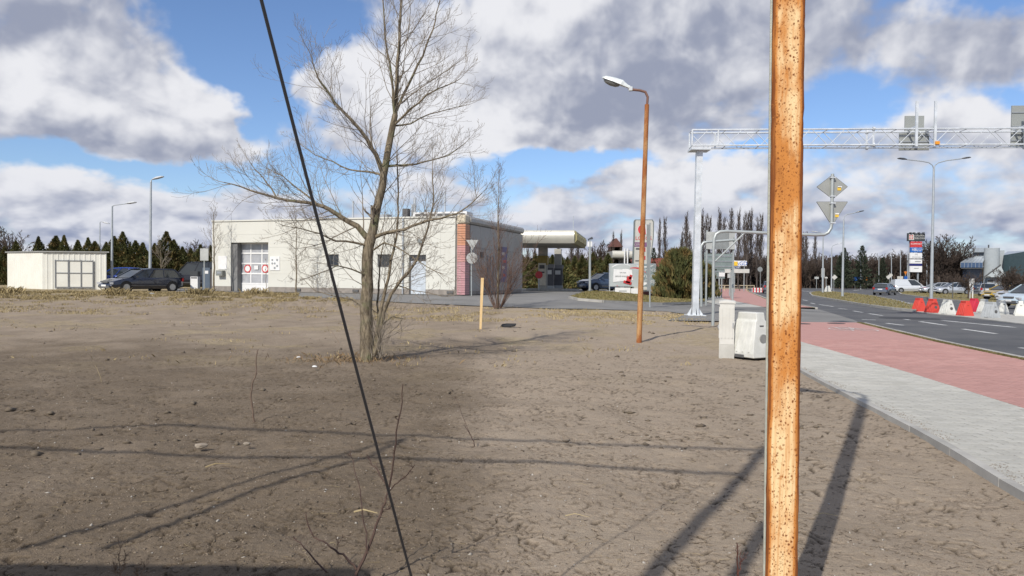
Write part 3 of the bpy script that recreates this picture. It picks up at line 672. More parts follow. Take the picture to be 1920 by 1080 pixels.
rf.add(vs, [(0,1,2,3),(4,5,6,7),(0,1,5,4),(1,2,6,5),(2,3,7,6),(3,0,4,7)]); rf.build('roof', mat('roof_sheet', (.33, .33, .31), .5, .3), shed)
dvr = rr_.normalized(); nr_ = Vector((dvr.y, -dvr.x, 0)); angr = math.atan2(dvr.y, dvr.x); RM = Matrix.Rotation(angr, 3, 'Z')
def sx(px): v = ray(px, 520); N = nr_; t = N.dot(O-Vector((0, 0, CAMH)))/N.dot(v); return (Vector((0, 0, CAMH))+v*t-O).xy.to_3d().dot(dvr)
xa, xb = sx(104.5), sx(175); zt2 = A(140, 489, dS+.6).z-O.z; zm = A(140, 512, dS+.6).z-O.z
M_fr = mat('door_frame_grey', (.20, .21, .22), .5); dn = 3
for i, (a, c) in enumerate(((0, .34), (.34, .68), (.68, 1.0))):
    for j, (z0, z1) in enumerate(((.1, zm), (zm, zt2))):
        p = dvr*(xa+(xb-xa)*(a+c)/2)+nr_*.06; o = MB().box((p.x, p.y, (z0+z1)/2), ((xb-xa)*(c-a)-.05, .03, z1-z0-.05), RM).build('door_panel', M_shed, shed)
fm = MB()
for a in (0, .34, .355, .68, 1.0):
    p = dvr*(xa+(xb-xa)*a)+nr_*.09; fm.box((p.x, p.y, zt2/2+.03), (.06, .05, zt2+.05), RM)
for z_ in (.08, zm, zt2):
    for a in (.17, .5175, .84):
        p = dvr*(xa+(xb-xa)*a)+nr_*.088; fm.box((p.x, p.y, z_), ((xb-xa)*.33-.05, .04, .055), RM)
fm.build('door_frame', M_fr, shed)
# ================================================================ rust
def rustmat(name, cream, orange, brown, sc, edge=None, spots=70):
    m = bpy.data.materials.new(name); m.use_nodes = True; q = NB(m.node_tree); p = m.node_tree.nodes['Principled BSDF']
    t = q.n('ShaderNodeTexCoord').outputs['Object']
    st = q.v('MULTIPLY', t, (1, 1, .22))
    n = q.noise(st, sc, 6, .65); n2_ = q.noise(q.v('MULTIPLY', t, (1, 1, .7)), sc*.20, 3, .55); fine = q.noise(st, sc*6, 4, .7)
    k = q.m('ADD', q.m('MULTIPLY', n, .8), q.m('ADD', q.m('MULTIPLY', q.ramp(n2_, .3, .7), .75), q.m('ADD', .08, q.m('MULTIPLY', fine, .3))))
    if edge:
        s_ = q.n('ShaderNodeSeparateXYZ'); q.put(s_.inputs[0], t)
        e = q.ramp(q.m('ABSOLUTE', s_.outputs[0]), edge*.62, edge*1.05, 0, 1.05); k = q.m('ADD', k, e)
    c = q.mix(q.ramp(k, .84, 1.22), cream, orange); c = q.mix(q.ramp(k, 1.25, 1.7), c, brown)
    for scl, th_ in ((spots, .25), (spots*1.7, .24)):
        vo = q.n('ShaderNodeTexVoronoi'); q.put(vo.inputs['Vector'], q.v('ADD', q.v('MULTIPLY', t, (1, 1, .8)), q.v('MULTIPLY', q.noise(t, scl*1.2, 2, .5, 0, True), (.012, .012, .012)))); vo.inputs['Scale'].default_value = scl
        gate = q.ramp(q.m('ADD', q.noise(q.v('MULTIPLY', t, (1, 1, .5)), 9, 3, .6), q.m('MULTIPLY', k, .40)), .74, .86)
        c = q.mix(q.m('MULTIPLY', q.ramp(vo.outputs['Distance'], th_*1.35, th_*.5), gate), c, brown)
    pt = q.noise(q.v('MULTIPLY', t, (1, 1, .55)), sc*.75, 7, .72, 1.2); c = q.mix(q.m('MULTIPLY', q.ramp(pt, .56, .70), .5), c, brown)
    pk = q.noise(t, sc*3.2, 5, .7, .5); c = q.mix(q.m('MULTIPLY', q.ramp(pk, .59, .66), .7), c, q.mix(.5, brown, orange)); stn = q.noise(q.v('MULTIPLY', t, (1, 1, .05)), sc*4.5, 3, .6); c = q.mix(q.m('MULTIPLY', q.ramp(stn, .48, .66), .55), c, orange)
    q.put(p.inputs['Base Color'], c); p.inputs['Roughness'].default_value = .9; p.inputs['Specular IOR Level'].default_value = .12
    bp = q.n('ShaderNodeBump'); bp.inputs['Strength'].default_value = .6; bp.inputs['Distance'].default_value = .003
    q.put(bp.inputs['Height'], q.m('MULTIPLY', k, -1.0)); q.put(p.inputs['Normal'], bp.outputs[0])
    return m
M_rust = rustmat('rusted_paint', (.76, .56, .31), (.52, .21, .055), (.19, .062, .02), 13, .060, 62)
M_rust2 = rustmat('rusted_pole', (.44, .26, .12), (.30, .11, .04), (.16, .055, .02), 6, None, 40)
M_oldgrey = mat('old_grey_paint', (.33, .34, .30), .6, col2=(.42, .42, .36), nscale=9, bump=.3)
# the near post: steel channel
bp_ = flat(1463.5, 1251, z=-.03)
tp = ray(1480, 0); 
pbase = Vector((bp_[0], bp_[1], -.03)); dd = pbase.y
ptop = Vector((tp.x*dd, dd, CAMH+tp.z*dd)); axis = (ptop-pbase).normalized()
post = thing('rusty_lamp_post', 'tall orange rusted steel lamp post standing close on the right of the bare soil', 'lamp post', pbase)
PW = 57.5/F*dd
ya_ = math.atan2(pbase.x, pbase.y)*.55
z_ = axis; x_ = Vector((math.cos(ya_), -math.sin(ya_), 0)); x_ = (x_-z_*x_.dot(z_)).normalized(); y_ = z_.cross(x_)
RP = Matrix((x_, y_, z_)).transposed().to_4x4(); RP.translation = pbase; post.matrix_world = RP
hw = PW/2; HP = 6.2
def prof(pts, z0, z1, m, name, par):
    return MB().prism(pts, (0, 0, z0), (1, 0, 0), (0, 1, 0), (0, 0, 1), z1-z0).build(name, m, par)
def flange():
    mb = MB(); pf = [(-hw, .014), (-hw, .006), (-hw+.003, .0), (-hw+.010, -.003), (-hw*.4, -.0015), (hw*.4, -.0015), (hw-.010, -.003), (hw-.003, .0), (hw, .006), (hw, .014)]; n = len(pf); rws = 330; vs = []
    r2 = random.Random(4); ja = jb = 0
    for i in range(rws+1):
        ja = ja*.6+r2.gauss(0, .0006); jb = jb*.6+r2.gauss(0, .0006); z = -.3+(HP+.3)*i/rws
        for k, (x, y) in enumerate(pf): vs.append((x+(ja if k < 4 else (jb if k > 5 else 0)), y+r2.gauss(0, .0002), z))
    mb.add(vs, [(i*n+k, i*n+(k+1) % n, (i+1)*n+(k+1) % n, (i+1)*n+k) for i in range(rws) for k in range(n)]+[tuple(range(n)), tuple(range(rws*n, (rws+1)*n))]); return mb.build('front_flange', M_rust, post, smooth=True)
fr = flange()
prof([(-hw+.004, .015), (hw-.004, .015), (hw-.004, .05), (-hw+.004, .05)], -.3, HP, M_oldgrey, 'web', post)
prof([(-hw-.003, .051), (hw+.003, .051), (hw+.003, .06), (-hw-.003, .06)], -.3, HP, M_oldgrey, 'rear_flange', post)
def lamp_head(par, o, dvec, s=1.0):
    """cobra head luminaire: ribbed white housing, glass bowl underneath"""
    dvec = dvec.normalized(); up = Vector((0, 0, 1)); up = (up-dvec*up.dot(dvec)).normalized(); sd_ = dvec.cross(up)
    bm = bmesh.new(); L_ = .78*s; st = [(0, .055, .06, .0), (.1, .075, .07, .0), (.22, .10, .10, .0), (.30, .13, .13, 0), (.6, .15, .12, 0), (.9, .135, .09, 0), (1.0, .09, .05, 0)]
    rings = []
    for t, w, h, q in st:
        c = o+dvec*(t*L_); r = []
        for a, e in ((-1, 0), (-.92, .6), (-.5, 1), (.5, 1), (.92, .6), (1, 0)):
            r.append(bm.verts.new(c+sd_*(a*w*s)+up*(e*h*s)))
        rings.append(r)
    for r1, r2 in zip(rings[:-1], rings[1:]):
        for k in range(5): bm.faces.new((r1[k], r1[k+1], r2[k+1], r2[k]))
        bm.faces.new((r1[0], r2[0], r2[5], r1[5]))
    bm.faces.new(rings[0]); bm.faces.new(rings[-1]); bmesh.ops.recalc_face_normals(bm, faces=bm.faces)
    me = bpy.data.meshes.new('lamp_housing'); bm.to_mesh(me); bm.free(); me.materials.append(mat('lamp_white', (.62, .66, .66), .4, col2=(.5, .54, .54)))
    hs = link('lamp_housing', me, par)
    mb = MB(); n = 10; vs = []; rows = [(0.0, 1.0), (.5, .92), (.85, .62), (1.0, .12)]
    for dq, sc_ in rows:
        for k in range(n):
            a = 2*math.pi*k/n; vs.append(o+dvec*(L_*.66+math.cos(a)*L_*.30*sc_)+sd_*(math.sin(a)*.125*s*sc_)-up*(dq*.10*s+.004))
    mb.add(vs, [(i*n+k, i*n+(k+1) % n, (i+1)*n+(k+1) % n, (i+1)*n+k) for i in range(3) for k in range(n)]+[tuple(range(3*n, 4*n))])
    mb.build('glass_bowl', mat('smoked_glass', (.16, .165, .16), .15, spec=.7), hs, smooth=True)
    MB().box(o-dvec*.03*s, (.1*s, .1*s, .1*s), Matrix.Rotation(math.atan2(dvec.y, dvec.x), 3, 'Z')).build('clamp', M_alu, hs)
    return hs
inv = RP.inverted()
adir = Vector((-.80, .42, 0)).normalized()
Lt = RP @ Vector((0, .03, HP))
ap = [Lt, Lt+Vector((0, 0, .25)), Lt+adir*.12+Vector((0, 0, .42)), Lt+adir*.35+Vector((0, 0, .52)), Lt+adir*.6+Vector((0, 0, .56))]
MB().tube([inv @ p for p in ap], .03, 8).build('lamp_arm', M_rust2, post)
pe = inv @ (ap[-1]); lamp_head(post, pe, inv.to_3x3() @ (adir+Vector((0, 0, .3))))
# the second rusty lamp farther off
b2 = G(1198, 638); m2 = thing('rusty_street_lamp', 'slim rusty street lamp with a white head, left of the gantry', 'street lamp', b2)
D2 = b2.y
def atD(px, py, d=D2): return A(px, py, d)-b2
tp2 = atD(1213, 196)
MB().tube([(0, 0, -.2), tp2*.25, tp2*.5, tp2*.75, tp2], [.068, .066, .062, .058, .055], 10).build('pole', M_rust2, m2, smooth=True)
arm = [tp2-Vector((0, 0, .05)), atD(1214.5, 182), atD(1210, 172.5, D2+.02), atD(1200, 169.5, D2+.04), atD(1186, 168, D2+.06), atD(1178, 166, D2+.08)]
MB().tube(arm, .032, 8).build('arm', mat('arm_brown', (.17, .085, .06), .6), m2, smooth=True)
hv = atD(1140, 152, D2+.25)-atD(1178, 166, D2+.08)
lamp_head(m2, atD(1181, 166, D2+.08), hv, .95)
# ================================================================ overhead line behind the camera (only its shadows and one stay fall in view)
M_wood = mat('weathered_wood', (.16, .12, .085), .9, col2=(.22, .17, .12), nscale=4, bump=.6, bscale=30)
M_cable = mat('black_cable', (.035, .034, .036), .5)
shl = 1/math.tan(SUN_EL); sdx, sdy = math.sin(SUN_AZ), math.cos(SUN_AZ)
def lift(px, py, h):                        # point at height h whose shadow falls where the photo shows it
    g_ = flat(px, py, z=-.04); return Vector((g_[0]-h*shl*sdx, g_[1]-h*shl*sdy, h))
TPw = lift(1430, 838, 7.0)
up_ = thing('utility_pole', 'wooden utility pole behind the viewer carrying the black cables and the stay wire', 'utility pole', (TPw.x, TPw.y, 0))
MB().tube([(0, 0, -.3), (0, 0, 7.1)], [.062, .05], 12).build('pole', M_wood, up_); MB().tube([(0, 0, 6.7), (0, 0, 6.76)], .07, 10).build('iron_band', M_galv, up_)
stub = thing('stub_pole', 'short concrete stub post beside the utility pole behind the viewer', 'post', lift(1440, 965, 0)); tpz = lift(1436, 985, 4.6); stub.location = (tpz.x, tpz.y, 0)
MB().tube([(0, 0, -.3), (0, 0, 4.6)], [.05, .045], 8).build('shaft', M_conc, stub)
def cable(name, pts, r, label, sag=.0, cat='cable', n=14):
    pts = [Vector(p) for p in pts]; out = []
    for a, c in zip(pts[:-1], pts[1:]):
        for i in range(n): t = i/n; out.append(a.lerp(c, t)-Vector((0, 0, sag*4*t*(1-t))))
    out.append(pts[-1]); o = MB().tube(out, r, 6).build(name, M_cable); return tagp(o, label, cat)
w1 = [lift(0, 812, 6.85), lift(300, 797, 6.85), lift(700, 815, 6.85), TPw+Vector((0, 0, -.05))]; w1 = [w1[0]+(w1[0]-w1[1])*4]+w1
cable('overhead_cable', w1, .028, 'upper black overhead cable whose shadow crosses the soil from left to the rusty post')
w2 = [lift(0, 842, 6.1), lift(400, 858, 6.1), lift(700, 864, 6.1), Vector((TPw.x, TPw.y, 6.15))]; w2 = [w2[0]+(w2[0]-w2[1])*4]+w2
cable('overhead_cable', w2, .028, 'lower black overhead cable whose shadow crosses the soil just below the upper one')
j1 = lift(755, 822, 6.6); j2 = lift(690, 862, 6.2)
e1 = lift(20, 1035, 4.0); e2 = lift(180, 1030, 4.0)
cable('service_cable', [j1, lift(600, 868, 6.2), e1], .026, 'thin service cable dropping towards the site cabin, its shadow slanting to the lower left corner')
cable('service_cable', [j1, j2, lift(480, 925, 5.6), e2], .028, 'second service cable dropping to the site cabin, its shadow nearer the weed stems')
# site cabin behind left whose roof edge throws the shade on the bottom edge of the view
ca = lift(-900, 1046, 3.2); cb_ = lift(690, 1074, 3.2)
cab = thing('site_cabin', 'grey site cabin behind the viewer on the left, shading the soil', 'cabin', (0, 0, 0))
dv = (cb_-ca); dv.z = 0; Lc = dv.length; dv.normalize(); aC = math.atan2(dv.y, dv.x); cen = (ca+cb_)/2-Vector((-dv.y, dv.x, 0))*1.3; cab.location = (cen.x, cen.y, 0); cab.rotation_euler = (0, 0, aC)
MB().box((0, 0, 1.5), (Lc-.1, 2.5, 3.0)).build('walls', M_shade, cab); MB().box((0, 0, 3.1), (Lc, 2.6, .2)).build('roof', M_plinth, cab); MB().box((1, 1.27, 1.1), (.9, .05, 2.0)).build('door', M_alu, cab)
# black stay wire
aw = ray(490, 0); bw = ray(771, 1080)
pA = Vector((bw.x*2.75, 2.75, CAMH+bw.z*2.75)); pB = Vector((aw.x*1.95, 1.95, CAMH+aw.z*1.95)); dW = (pB-pA)
g0 = pA-dW*((pA.z+.03)/dW.z); g1 = pA+dW*((6.8-pA.z)/dW.z)
stay = thing('stay_wire', 'taut black stay wire slanting across the left half of the view to the ground', 'stay wire', g0)
mid = [Vector((0, 0, 0))]+[(pA.lerp(pB, t)-g0+Vector((0, 0, -.012*math.sin(math.pi*t)))) for t in np.linspace(0, 1, 9)]+[g1-g0]
MB().tube(mid, .0048, 8).build('wire', M_cable, stay, smooth=True)
MB().tube([(0, 0, .06), (.06, .02, -.25)], .02, 6).build('anchor_rod', M_galv, stay)
# ================================================================ timber stake, dark mat, cabinet, barriers
sb_ = G(901, 615); st_top = A(904.5, 521, sb_.y)-sb_
ax_ = st_top.normalized(); ms = MB(); xx = Vector((1, 0, 0)); yy = ax_.cross(xx).normalized()
k0 = [(-.045, -.018), (.045, -.018), (.045, .018), (-.045, .018)]
ms.prism([(a*.72, c) for a, c in k0], -.1*ax_, xx, yy, ax_, st_top.length+.1); stk = ms.build('timber_stake', mat('fresh_pine', (.68, .49, .25), .7, col2=(.60, .42, .2), nscale=6)); stk.location = sb_
for v in stk.data.vertices:
    f_ = v.co.length/1.5; v.co.x = v.co.x if f_ < .3 else v.co.x+(v.co.x-ax_.x*v.co.z)*.35
tagp(stk, 'pale fresh timber stake standing upright in the bare soil', 'stake')
mp = G(953, 611); mt_ = MB().prism([(-.24, -.12), (.05, -.16), (.22, -.08), (.25, .1), (-.05, .15), (-.2, .1)], (0, 0, .0), (1, 0, .05), (0, 1, .25), (0, 0, 1), .03).build('rubber_mat', mat('black_rubber', (.02, .019, .018), .8)); mt_.location = mp
tagp(mt_, 'small flat black scrap lying on the soil right of the timber stake', 'scrap')
kp = G(1362, 666); kb = thing('utility_cabinet', 'tall narrow pale utility cabinet on the soil left of the rusty post', 'cabinet', kp, R(-16))
M_cab = mat('cabinet_grey', (.58, .57, .53), .6, col2=(.51, .50, .46), nscale=3, bump=.15)
wk = .29; hk = A(1362, 562, kp.y).z-kp.z
MB().box((0, .0, .05), (wk, .36, .35)).build('base', mat('cabinet_base', (.50, .49, .45), .8, bump=.3), kb)
MB().box((0, 0, .225+(hk-.225-.07)/2), (wk-.01, .35, hk-.30)).build('body', M_cab, kb)
lid = MB(); lid.add([(-wk/2-.012, -.19, hk-.07), (wk/2+.012, -.19, hk-.07), (wk/2+.012, .19, hk-.07), (-wk/2-.012, .19, hk-.07), (-wk/2-.012, -.19, hk-.035), (wk/2+.012, -.19, hk-.035), (wk/2+.012, .19, hk-.02), (-wk/2-.012, .19, hk-.02), (0, -.12, hk), (0, .12, hk+.005)],
    [(3,2,1,0),(0,1,5,4),(1,2,6,5),(2,3,7,6),(3,0,4,7),(4,5,8),(5,6,9,8),(6,7,9),(7,4,8,9)]); lid.build('lid', M_cab, kb)
for i in range(4): MB().box((-wk/2+.045+i*(wk-.09)/3, -.182, hk/2+.1), (.022, .012, hk-.5)).build('rib', M_cab, kb)
MB().box((wk/2-.03, -.186, hk*.55), (.02, .015, .10)).build('lock', M_alu, kb)
for i in range(3): MB().box((-wk/2-.002, -.1+i*.1, hk/2+.1), (.012, .022, hk-.5)).build('rib', M_cab, kb)
def barrier(px, py, label, colr, rz, sc=1.0, hole=True, z=RZ, group='plastic barriers standing on the junction island', loc=None):
    if loc is None: x, y = flat(px, py, z=z); loc = (x, y, z+.0)
    t = thing('plastic_barrier', label, 'barrier', loc, rz, group)
    m_ = {'red': mat('barrier_red', (.60, .055, .035), .45, col2=(.52, .05, .035)), 'crimson': mat('barrier_crimson', (.56, .025, .055), .45), 'white': mat('barrier_white', (.62, .62, .58), .5, col2=(.52, .52, .48), nscale=5), 'grey': mat('barrier_grey', (.40, .42, .43), .5, col2=(.34, .355, .36), nscale=5)}[colr]
    L_, H_, Wb, Wt = .62*sc, .74*sc, .50*sc, .19*sc
    # body with feet, shoulder and neck (x is the length)
    pr = [(-Wb/2, 0), (-Wb/2, .07*sc), (-Wt/2-.03*sc, H_*.80), (-Wt/2, H_*.84), (-Wt/2, H_), (Wt/2, H_), (Wt/2, H_*.84), (Wt/2+.03*sc, H_*.80), (Wb/2, .07*sc), (Wb/2, 0)]
    m = MB(); vs = []
    for sx_ in (-1, 1):
        for y, z2 in pr: vs.append((sx_*(L_/2-.0*sc-.12*sc*max(0, z2/H_-.08)), y, z2))
    n = len(pr); m.add(vs, [tuple(range(n-1, -1, -1)), tuple(range(n, 2*n))]+[(i, (i+1) % n, n+(i+1) % n, n+i) for i in range(n)])
    o = m.build('body', m_, t); bv = o.modifiers.new('b', 'BEVEL'); bv.width = .015*sc; bv.segments = 2
    for s_ in (-1, 1):
        for k in range(4):
            xk = (-.33+.22*k)*L_*.98; y0 = s_*(Wb/2+.004); y1 = s_*(Wt/2+.034*sc)
            MB().tube([(xk, y0-s_*.005, .09*sc), (xk*.86, y1, H_*.78)], .018*sc, 6).build('rib', m_, t)
        MB().box((0, s_*(Wb/2-.05*sc), .02*sc), (.2*sc, .12*sc, .05*sc)).build('forklift_slot', M_dark, t)
    for s_ in (-1, 1):
        if hole: xx_ = s_*(L_/2-.12*sc*.32); MB().disc((xx_-s_*.012, 0, H_*.42), (0, 1, 0), (0, 0, 1), (s_, 0, 0), .075*sc, .022, 14).build('coupling_hole', mat('hole_grey', (.10, .10, .10), .8) if colr != 'white' or sc < 1.05 else mat('hole_pale', (.24, .24, .23), .8), t)
        MB().box((s_*(L_/2-.085*sc), 0, H_*.70), (.03, .09*sc, .025*sc)).build('grip', M_dark if colr != 'red' else mat('grip_red', (.3, .03, .02)), t)
    return t
BG = 'plastic barriers standing on the junction island'
for px, py, lab, c_, rz, hl in ((1723,584.5,'red plastic barrier at the left end of the row on the junction island','red',-86,False),(1748,587,'red plastic barrier with a dark round hole, in front of the tall lamp post','red',-84,True),
    (1776,590,'white plastic barrier with a round hole between the red barriers','white',-80,True),(1809,593,'large red plastic barrier without a hole, in front of the crimson one','red',-88,False),(1826,585,'darker crimson barrier standing behind the large red one','crimson',-84,False),
    (1845,587,'white barrier half hidden behind the grey barrier','white',-95,False),(1857,597,'grey plastic barrier with a black round hole, nearest the road','grey',-74,True),(1876,590,'white barrier behind and right of the grey barrier','white',-88,False),(1913,593,'white ribbed barrier cut by the right edge of the picture','white',-120,False)):
    barrier(px, py, lab, c_, R(rz), 1.0, hl)
barrier(1552, 549, 'small distant pair of white barriers on the tip of the grass island', 'white', R(-80), 1.3, False, group=BG)
nb_ = G(1407, 668); barrier(0, 0, 'white ribbed plastic barrier beside the utility cabinet, partly behind the rusty post', 'white', R(-62), 1.18, True, loc=nb_, group=None)
# ================================================================ gantry
gb = flat(1303, 592); gy = gb[1]
gan = thing('sign_gantry', 'galvanised steel truss gantry spanning the road on a square column', 'gantry', (gb[0], gb[1], 0))
def gq(px, py, d): return A(px, py, d)-Vector((gb[0], gb[1], 0))
M_gal2 = mat('bright_galvanised', (.55, .58, .60), .45, .35, col2=(.74, .77, .79), nscale=3)
topc = gq(1311, 283, gy)
MB().tube([(0, 0, .03), (topc.x, 0, topc.z)], .175, 4).build('column', M_gal2, gan)
MB().box((0, 0, .02), (.75, .75, .05)).build('base_plate', M_gal2, gan)
for a in range(4):
    v_ = Matrix.Rotation(a*math.pi/2, 3, 'Z') @ Vector((.19, 0, .15)); MB().add([(v_.x, v_.y-.01, .04), (v_.x*1.8, v_.y*1.8, .04), (v_.x*.8, v_.y*.8, .35), (v_.x, v_.y+.01, .04)], [(0, 1, 2), (1, 3, 2)]).build('stiffener', M_gal2, gan)
MB().box((topc.x, 0, topc.z+.04), (.8, .75, .09)).build('head_plate', M_gal2, gan)
LE = gq(1295.5, 262, gy); RE = gq(1920, 252, gy-1.0); dT = (RE-LE); dT.z = 0; dT = dT.normalized()
zb = gq(1296, 275.5, gy).z; zt3 = gq(1296, 246.5, gy).z; TL = 19.0; nT = Vector((-dT.y, dT.x, 0)); off = .34; rise = .0
def tr(s, t, z): p = LE+dT*s+nT*t; return (p.x, p.y, z+s*rise)
for t in (-off, off):
    for z in (zb, zt3): MB().tube([tr(0, t, z), tr(TL, t, z)], .035, 6).build('chord', M_gal2, gan)
nP = 28; sp_ = TL/nP
for t in (-off, off):
    for i in range(nP):
        u = (i % 2 == 0) ^ (t > 0); MB().tube([tr(i*sp_+.03, t, zb if u else zt3), tr((i+1)*sp_-.03, t, zt3 if u else zb)], .015, 5).build('brace', M_gal2, gan)
for i in range(0, nP+1, 2):
    for z in (zb, zt3): MB().tube([tr(i*sp_, -off, z), tr(i*sp_, off, z)], .02, 5).build('cross_member', M_gal2, gan)
for s in (0, 1.05, 7.2, 13.4, TL):
    for t in (-off, off): MB().tube([tr(s, t, zb), tr(s, t, zt3)], .04, 6).build('upright', M_gal2, gan)
for s in (7.2, 13.4):
    for z in (zb, zt3):
        for t in (-off, off): p = tr(s, t, z); MB().disc(Vector(p)-dT*.04, (0, 0, 1), nT, dT, .085, .08, 8).build('flange', M_gal2, gan)
p = tr(TL-.5, 0, 0); MB().tube([(p[0], p[1], -.1), (p[0], p[1], zb-.05)], .175, 4).build('column', M_gal2, gan)
M_signback = mat('sign_back_grey', (.32, .335, .32), .55, .25, col2=(.28, .295, .28), nscale=1)
def sg(px): v = ray(px, 260); N = nT; P0 = LE+Vector((gb[0], gb[1], 0)); t = N.dot(P0-Vector((0, 0, CAMH)))/N.dot(v); return (v*t+Vector((0, 0, CAMH))-P0).dot(dT)
dg = gy-.7
def gsign(px0, px1, py0, py1, lab, posts, py_top, low=None):
    s0, s1 = sg(px0), sg(px1); z0 = gq(px0, py1, dg).z; z1 = gq(px0, py0, dg).z; P0 = LE+dT*s0
    t = thing('overhead_sign', lab, 'road sign', Vector((gb[0], gb[1], 0))+P0.xy.to_3d(), math.atan2(dT.y, dT.x), 'sign panels hung on the gantry')
    ty = off+.16; W_ = s1-s0
    if low: 
        a, c, zz = low; z2 = gq(px0, zz, dg).z; MB().box(((sg(a)+sg(c))/2-s0, ty, (z2+z1)/2), (sg(c)-sg(a), .05, z1-z2)).build('upper_panel', M_signback, t); z1_ = z2
    else: z1_ = z1
    lw = MB().box((W_/2, ty, (z0+z1_)/2), (W_, .05, z1_-z0)).build('panel', M_signback, t)
    for k in range(3): MB().box((W_/2, ty-.04, z0+(z1_-z0)*(k+.5)/3), (W_, .03, .04)).build('stiffener_rail', M_alu, t)
    for p_ in posts:
        x = sg(p_)-s0; MB().box((x, -off-.06, (z0+gq(p_, py_top, dg).z)/2), (.09, .08, gq(p_, py_top, dg).z-z0)).build('bracket', M_gal2, t)
        MB().box((x, 0.05, zt3+.09), (.06, 2*off+.2, .06)).build('bracket_arm', M_gal2, t)
    return t
s1_ = gsign(1696, 1753, 212, 277.5, 'grey back of a road sign on the gantry left of the tall twin lamp', (1709.5, 1744), 194, (1706, 1742.5, 245))
MB().box((sg(1747)-sg(1696), -off-.12, gq(1747, 272, dg).z), (.16, .1, .12)).build('orange_tag', mat('tag_orange', (.75, .30, .02), .5), s1_)
gsign(1909, 1975, 196, 275, 'grey back of a larger sign on the gantry at the right edge of the picture', (1912, 1960), 190)
# ================================================================ cantilever sign pole
M_pipe = mat('grey_pipe', (.36, .385, .38), .45, .4, col2=(.42, .45, .44))
cp = G(1336.5, 611); cD = cp.y
can = thing('cantilever_sign_pole', 'bent grey pipe pole reaching right over the path from behind the utility cabinet', 'sign pole', cp)
def cq(px, py): return A(px, py, cD)-cp
path = [(0, 0, 0), cq(1337.5, 560), cq(1338, 470), cq(1339, 448), cq(1342.5, 439), cq(1350, 434.5), cq(1362, 433.5), cq(1440, 437), cq(1530, 440.5), cq(1545, 440), cq(1553, 436), cq(1558, 428), cq(1559.5, 418), cq(1561, 326)]
MB().tube(path, .052, 10).build('pipe', M_pipe, can, smooth=True); MB().tube([cq(1341, 490), cq(1397, 436)], .028, 8).build('strut', M_pipe, can)
def signpoly(par_loc, pts, lab, cat, m, d, thick=.02, name='road_sign', group=None, ex=None):
    c = Vector((0, 0, 0)); P_ = [A(x, y, d) for x, y in pts]; o = sum(P_, Vector())/len(P_)
    t = thing(name, lab, cat, o, 0, group); loc = [((p-o).x, (p-o).z) for p in P_]
    MB().prism(loc, (0, 0, 0), (1, 0, 0), (0, 0, 1), (0, 1, 0), thick).build('plate', m, t)
    n = len(loc); rim = MB()
    for i in range(n): a = loc[i]; c = loc[(i+1) % n]; rim.tube([(a[0], .01, a[1]), (c[0], .01, c[1])], .014, 4)
    rim.build('rim', M_dark if d < 40 else M_pipe, t)
    for (x, y, w, h, mm) in (ex or []):
        q = A(x, y, d)-o; MB().box((q.x, -.008, q.z), (w, .006, h)).build('sticker', mm, t)
    return t
M_sy = mat('sticker_yellow', (.75, .50, .06), .5); M_sb2 = mat('sign_back_pale', (.34, .35, .325), .5, .2, col2=(.30, .31, .29))
signpoly(None, [(1561, 328), (1589, 350), (1561.5, 373), (1532, 350.5)], 'grey back of a diamond road sign above the triangular one on the bent pipe', 'road sign', M_sb2, cD+.06, ex=[(1573.5, 354, .12, .11, M_sy), (1574.5, 350.5, .13, .05, M_wpaint)])
signpoly(None, [(1531.5, 378.5), (1589, 378.5), (1560, 423)], 'grey back of a triangular yield sign below the diamond sign', 'road sign', M_sb2, cD+.06, ex=[(1569, 404.5, .12, .09, M_sy), (1569.5, 401, .13, .05, M_wpaint)])
for py_ in (333, 368, 381, 418): q = cq(1561, py_); MB().box((q.x, q.y+.0, q.z), (.16, .13, .035)).build('clamp', M_gal2, can)
# ================================================================ far poles, signs and boards
def lamp_pole(px, pyb, pyt, lab, r=.07, arm=None, double=None, z=None, d=None, head=None, group='grey street lamps', name='street_lamp'):
    if d is not None: b_ = A(px, pyb, d); b_ = gz(b_.x, b_.y) if z is None else Vector((b_.x, b_.y, z))
    elif z is None: b_ = G(px, pyb)
    else: x, y = flat(px, pyb, z=z); b_ = Vector((x, y, z))
    D = b_.y; t = thing(name, lab, 'street lamp', b_, 0, group)
    q = lambda x, y: A(x, y, D)-b_
    tp_ = q(px if not isinstance(pyt, tuple) else pyt[0], pyt if not isinstance(pyt, tuple) else pyt[1])
    MB().tube([(0, 0, -.1), tp_], [r*1.25, r*.7], 10).build('pole', M_lp, t, smooth=True)
    for a in (arm or []):
        pts = [tp_]+[q(*p) for p in a]; MB().tube(pts, [r*.65]+[r*.4]*(len(pts)-1), 6).build('arm', M_lp, t, smooth=True)
        v = (pts[-1]-pts[-2]).normalized(); e = pts[-1]; hb = MB(); sd_ = Vector((-v.y, v.x, 0)) if abs(v.z) < .99 else Vector((0, 1, 0))
        if sd_.length < .1: sd_ = Vector((0, 1, 0))
        sd_.normalize(); sd_ = Vector((0, 1, 0)); up_2 = v.cross(sd_); up_2 = up_2 if up_2.z > 0 else -up_2
        W2, hl = .15, .75*(D/60 if D > 60 else 1)**.3
        vs = []
        for s_, w_, h_ in ((0, .4, .5), (.35, 1, 1), (.85, .9, .8), (1, .5, .3)):
            for aa, cc in ((-1, 0), (-.7, 1), (.7, 1), (1, 0), (.6, -.5), (-.6, -.5)): vs.append(e+v*(s_*hl)+sd_*(aa*W2*w_)+up_2*(cc*.09*h_))
        hb.add(vs, [(i*6+k, i*6+(k+1) % 6, (i+1)*6+(k+1) % 6, (i+1)*6+k) for i in range(3) for k in range(6)]+[tuple(range(6)), tuple(range(18, 24))]); hb.build('lamp_head', M_lh if head is None else head, t)
    return t
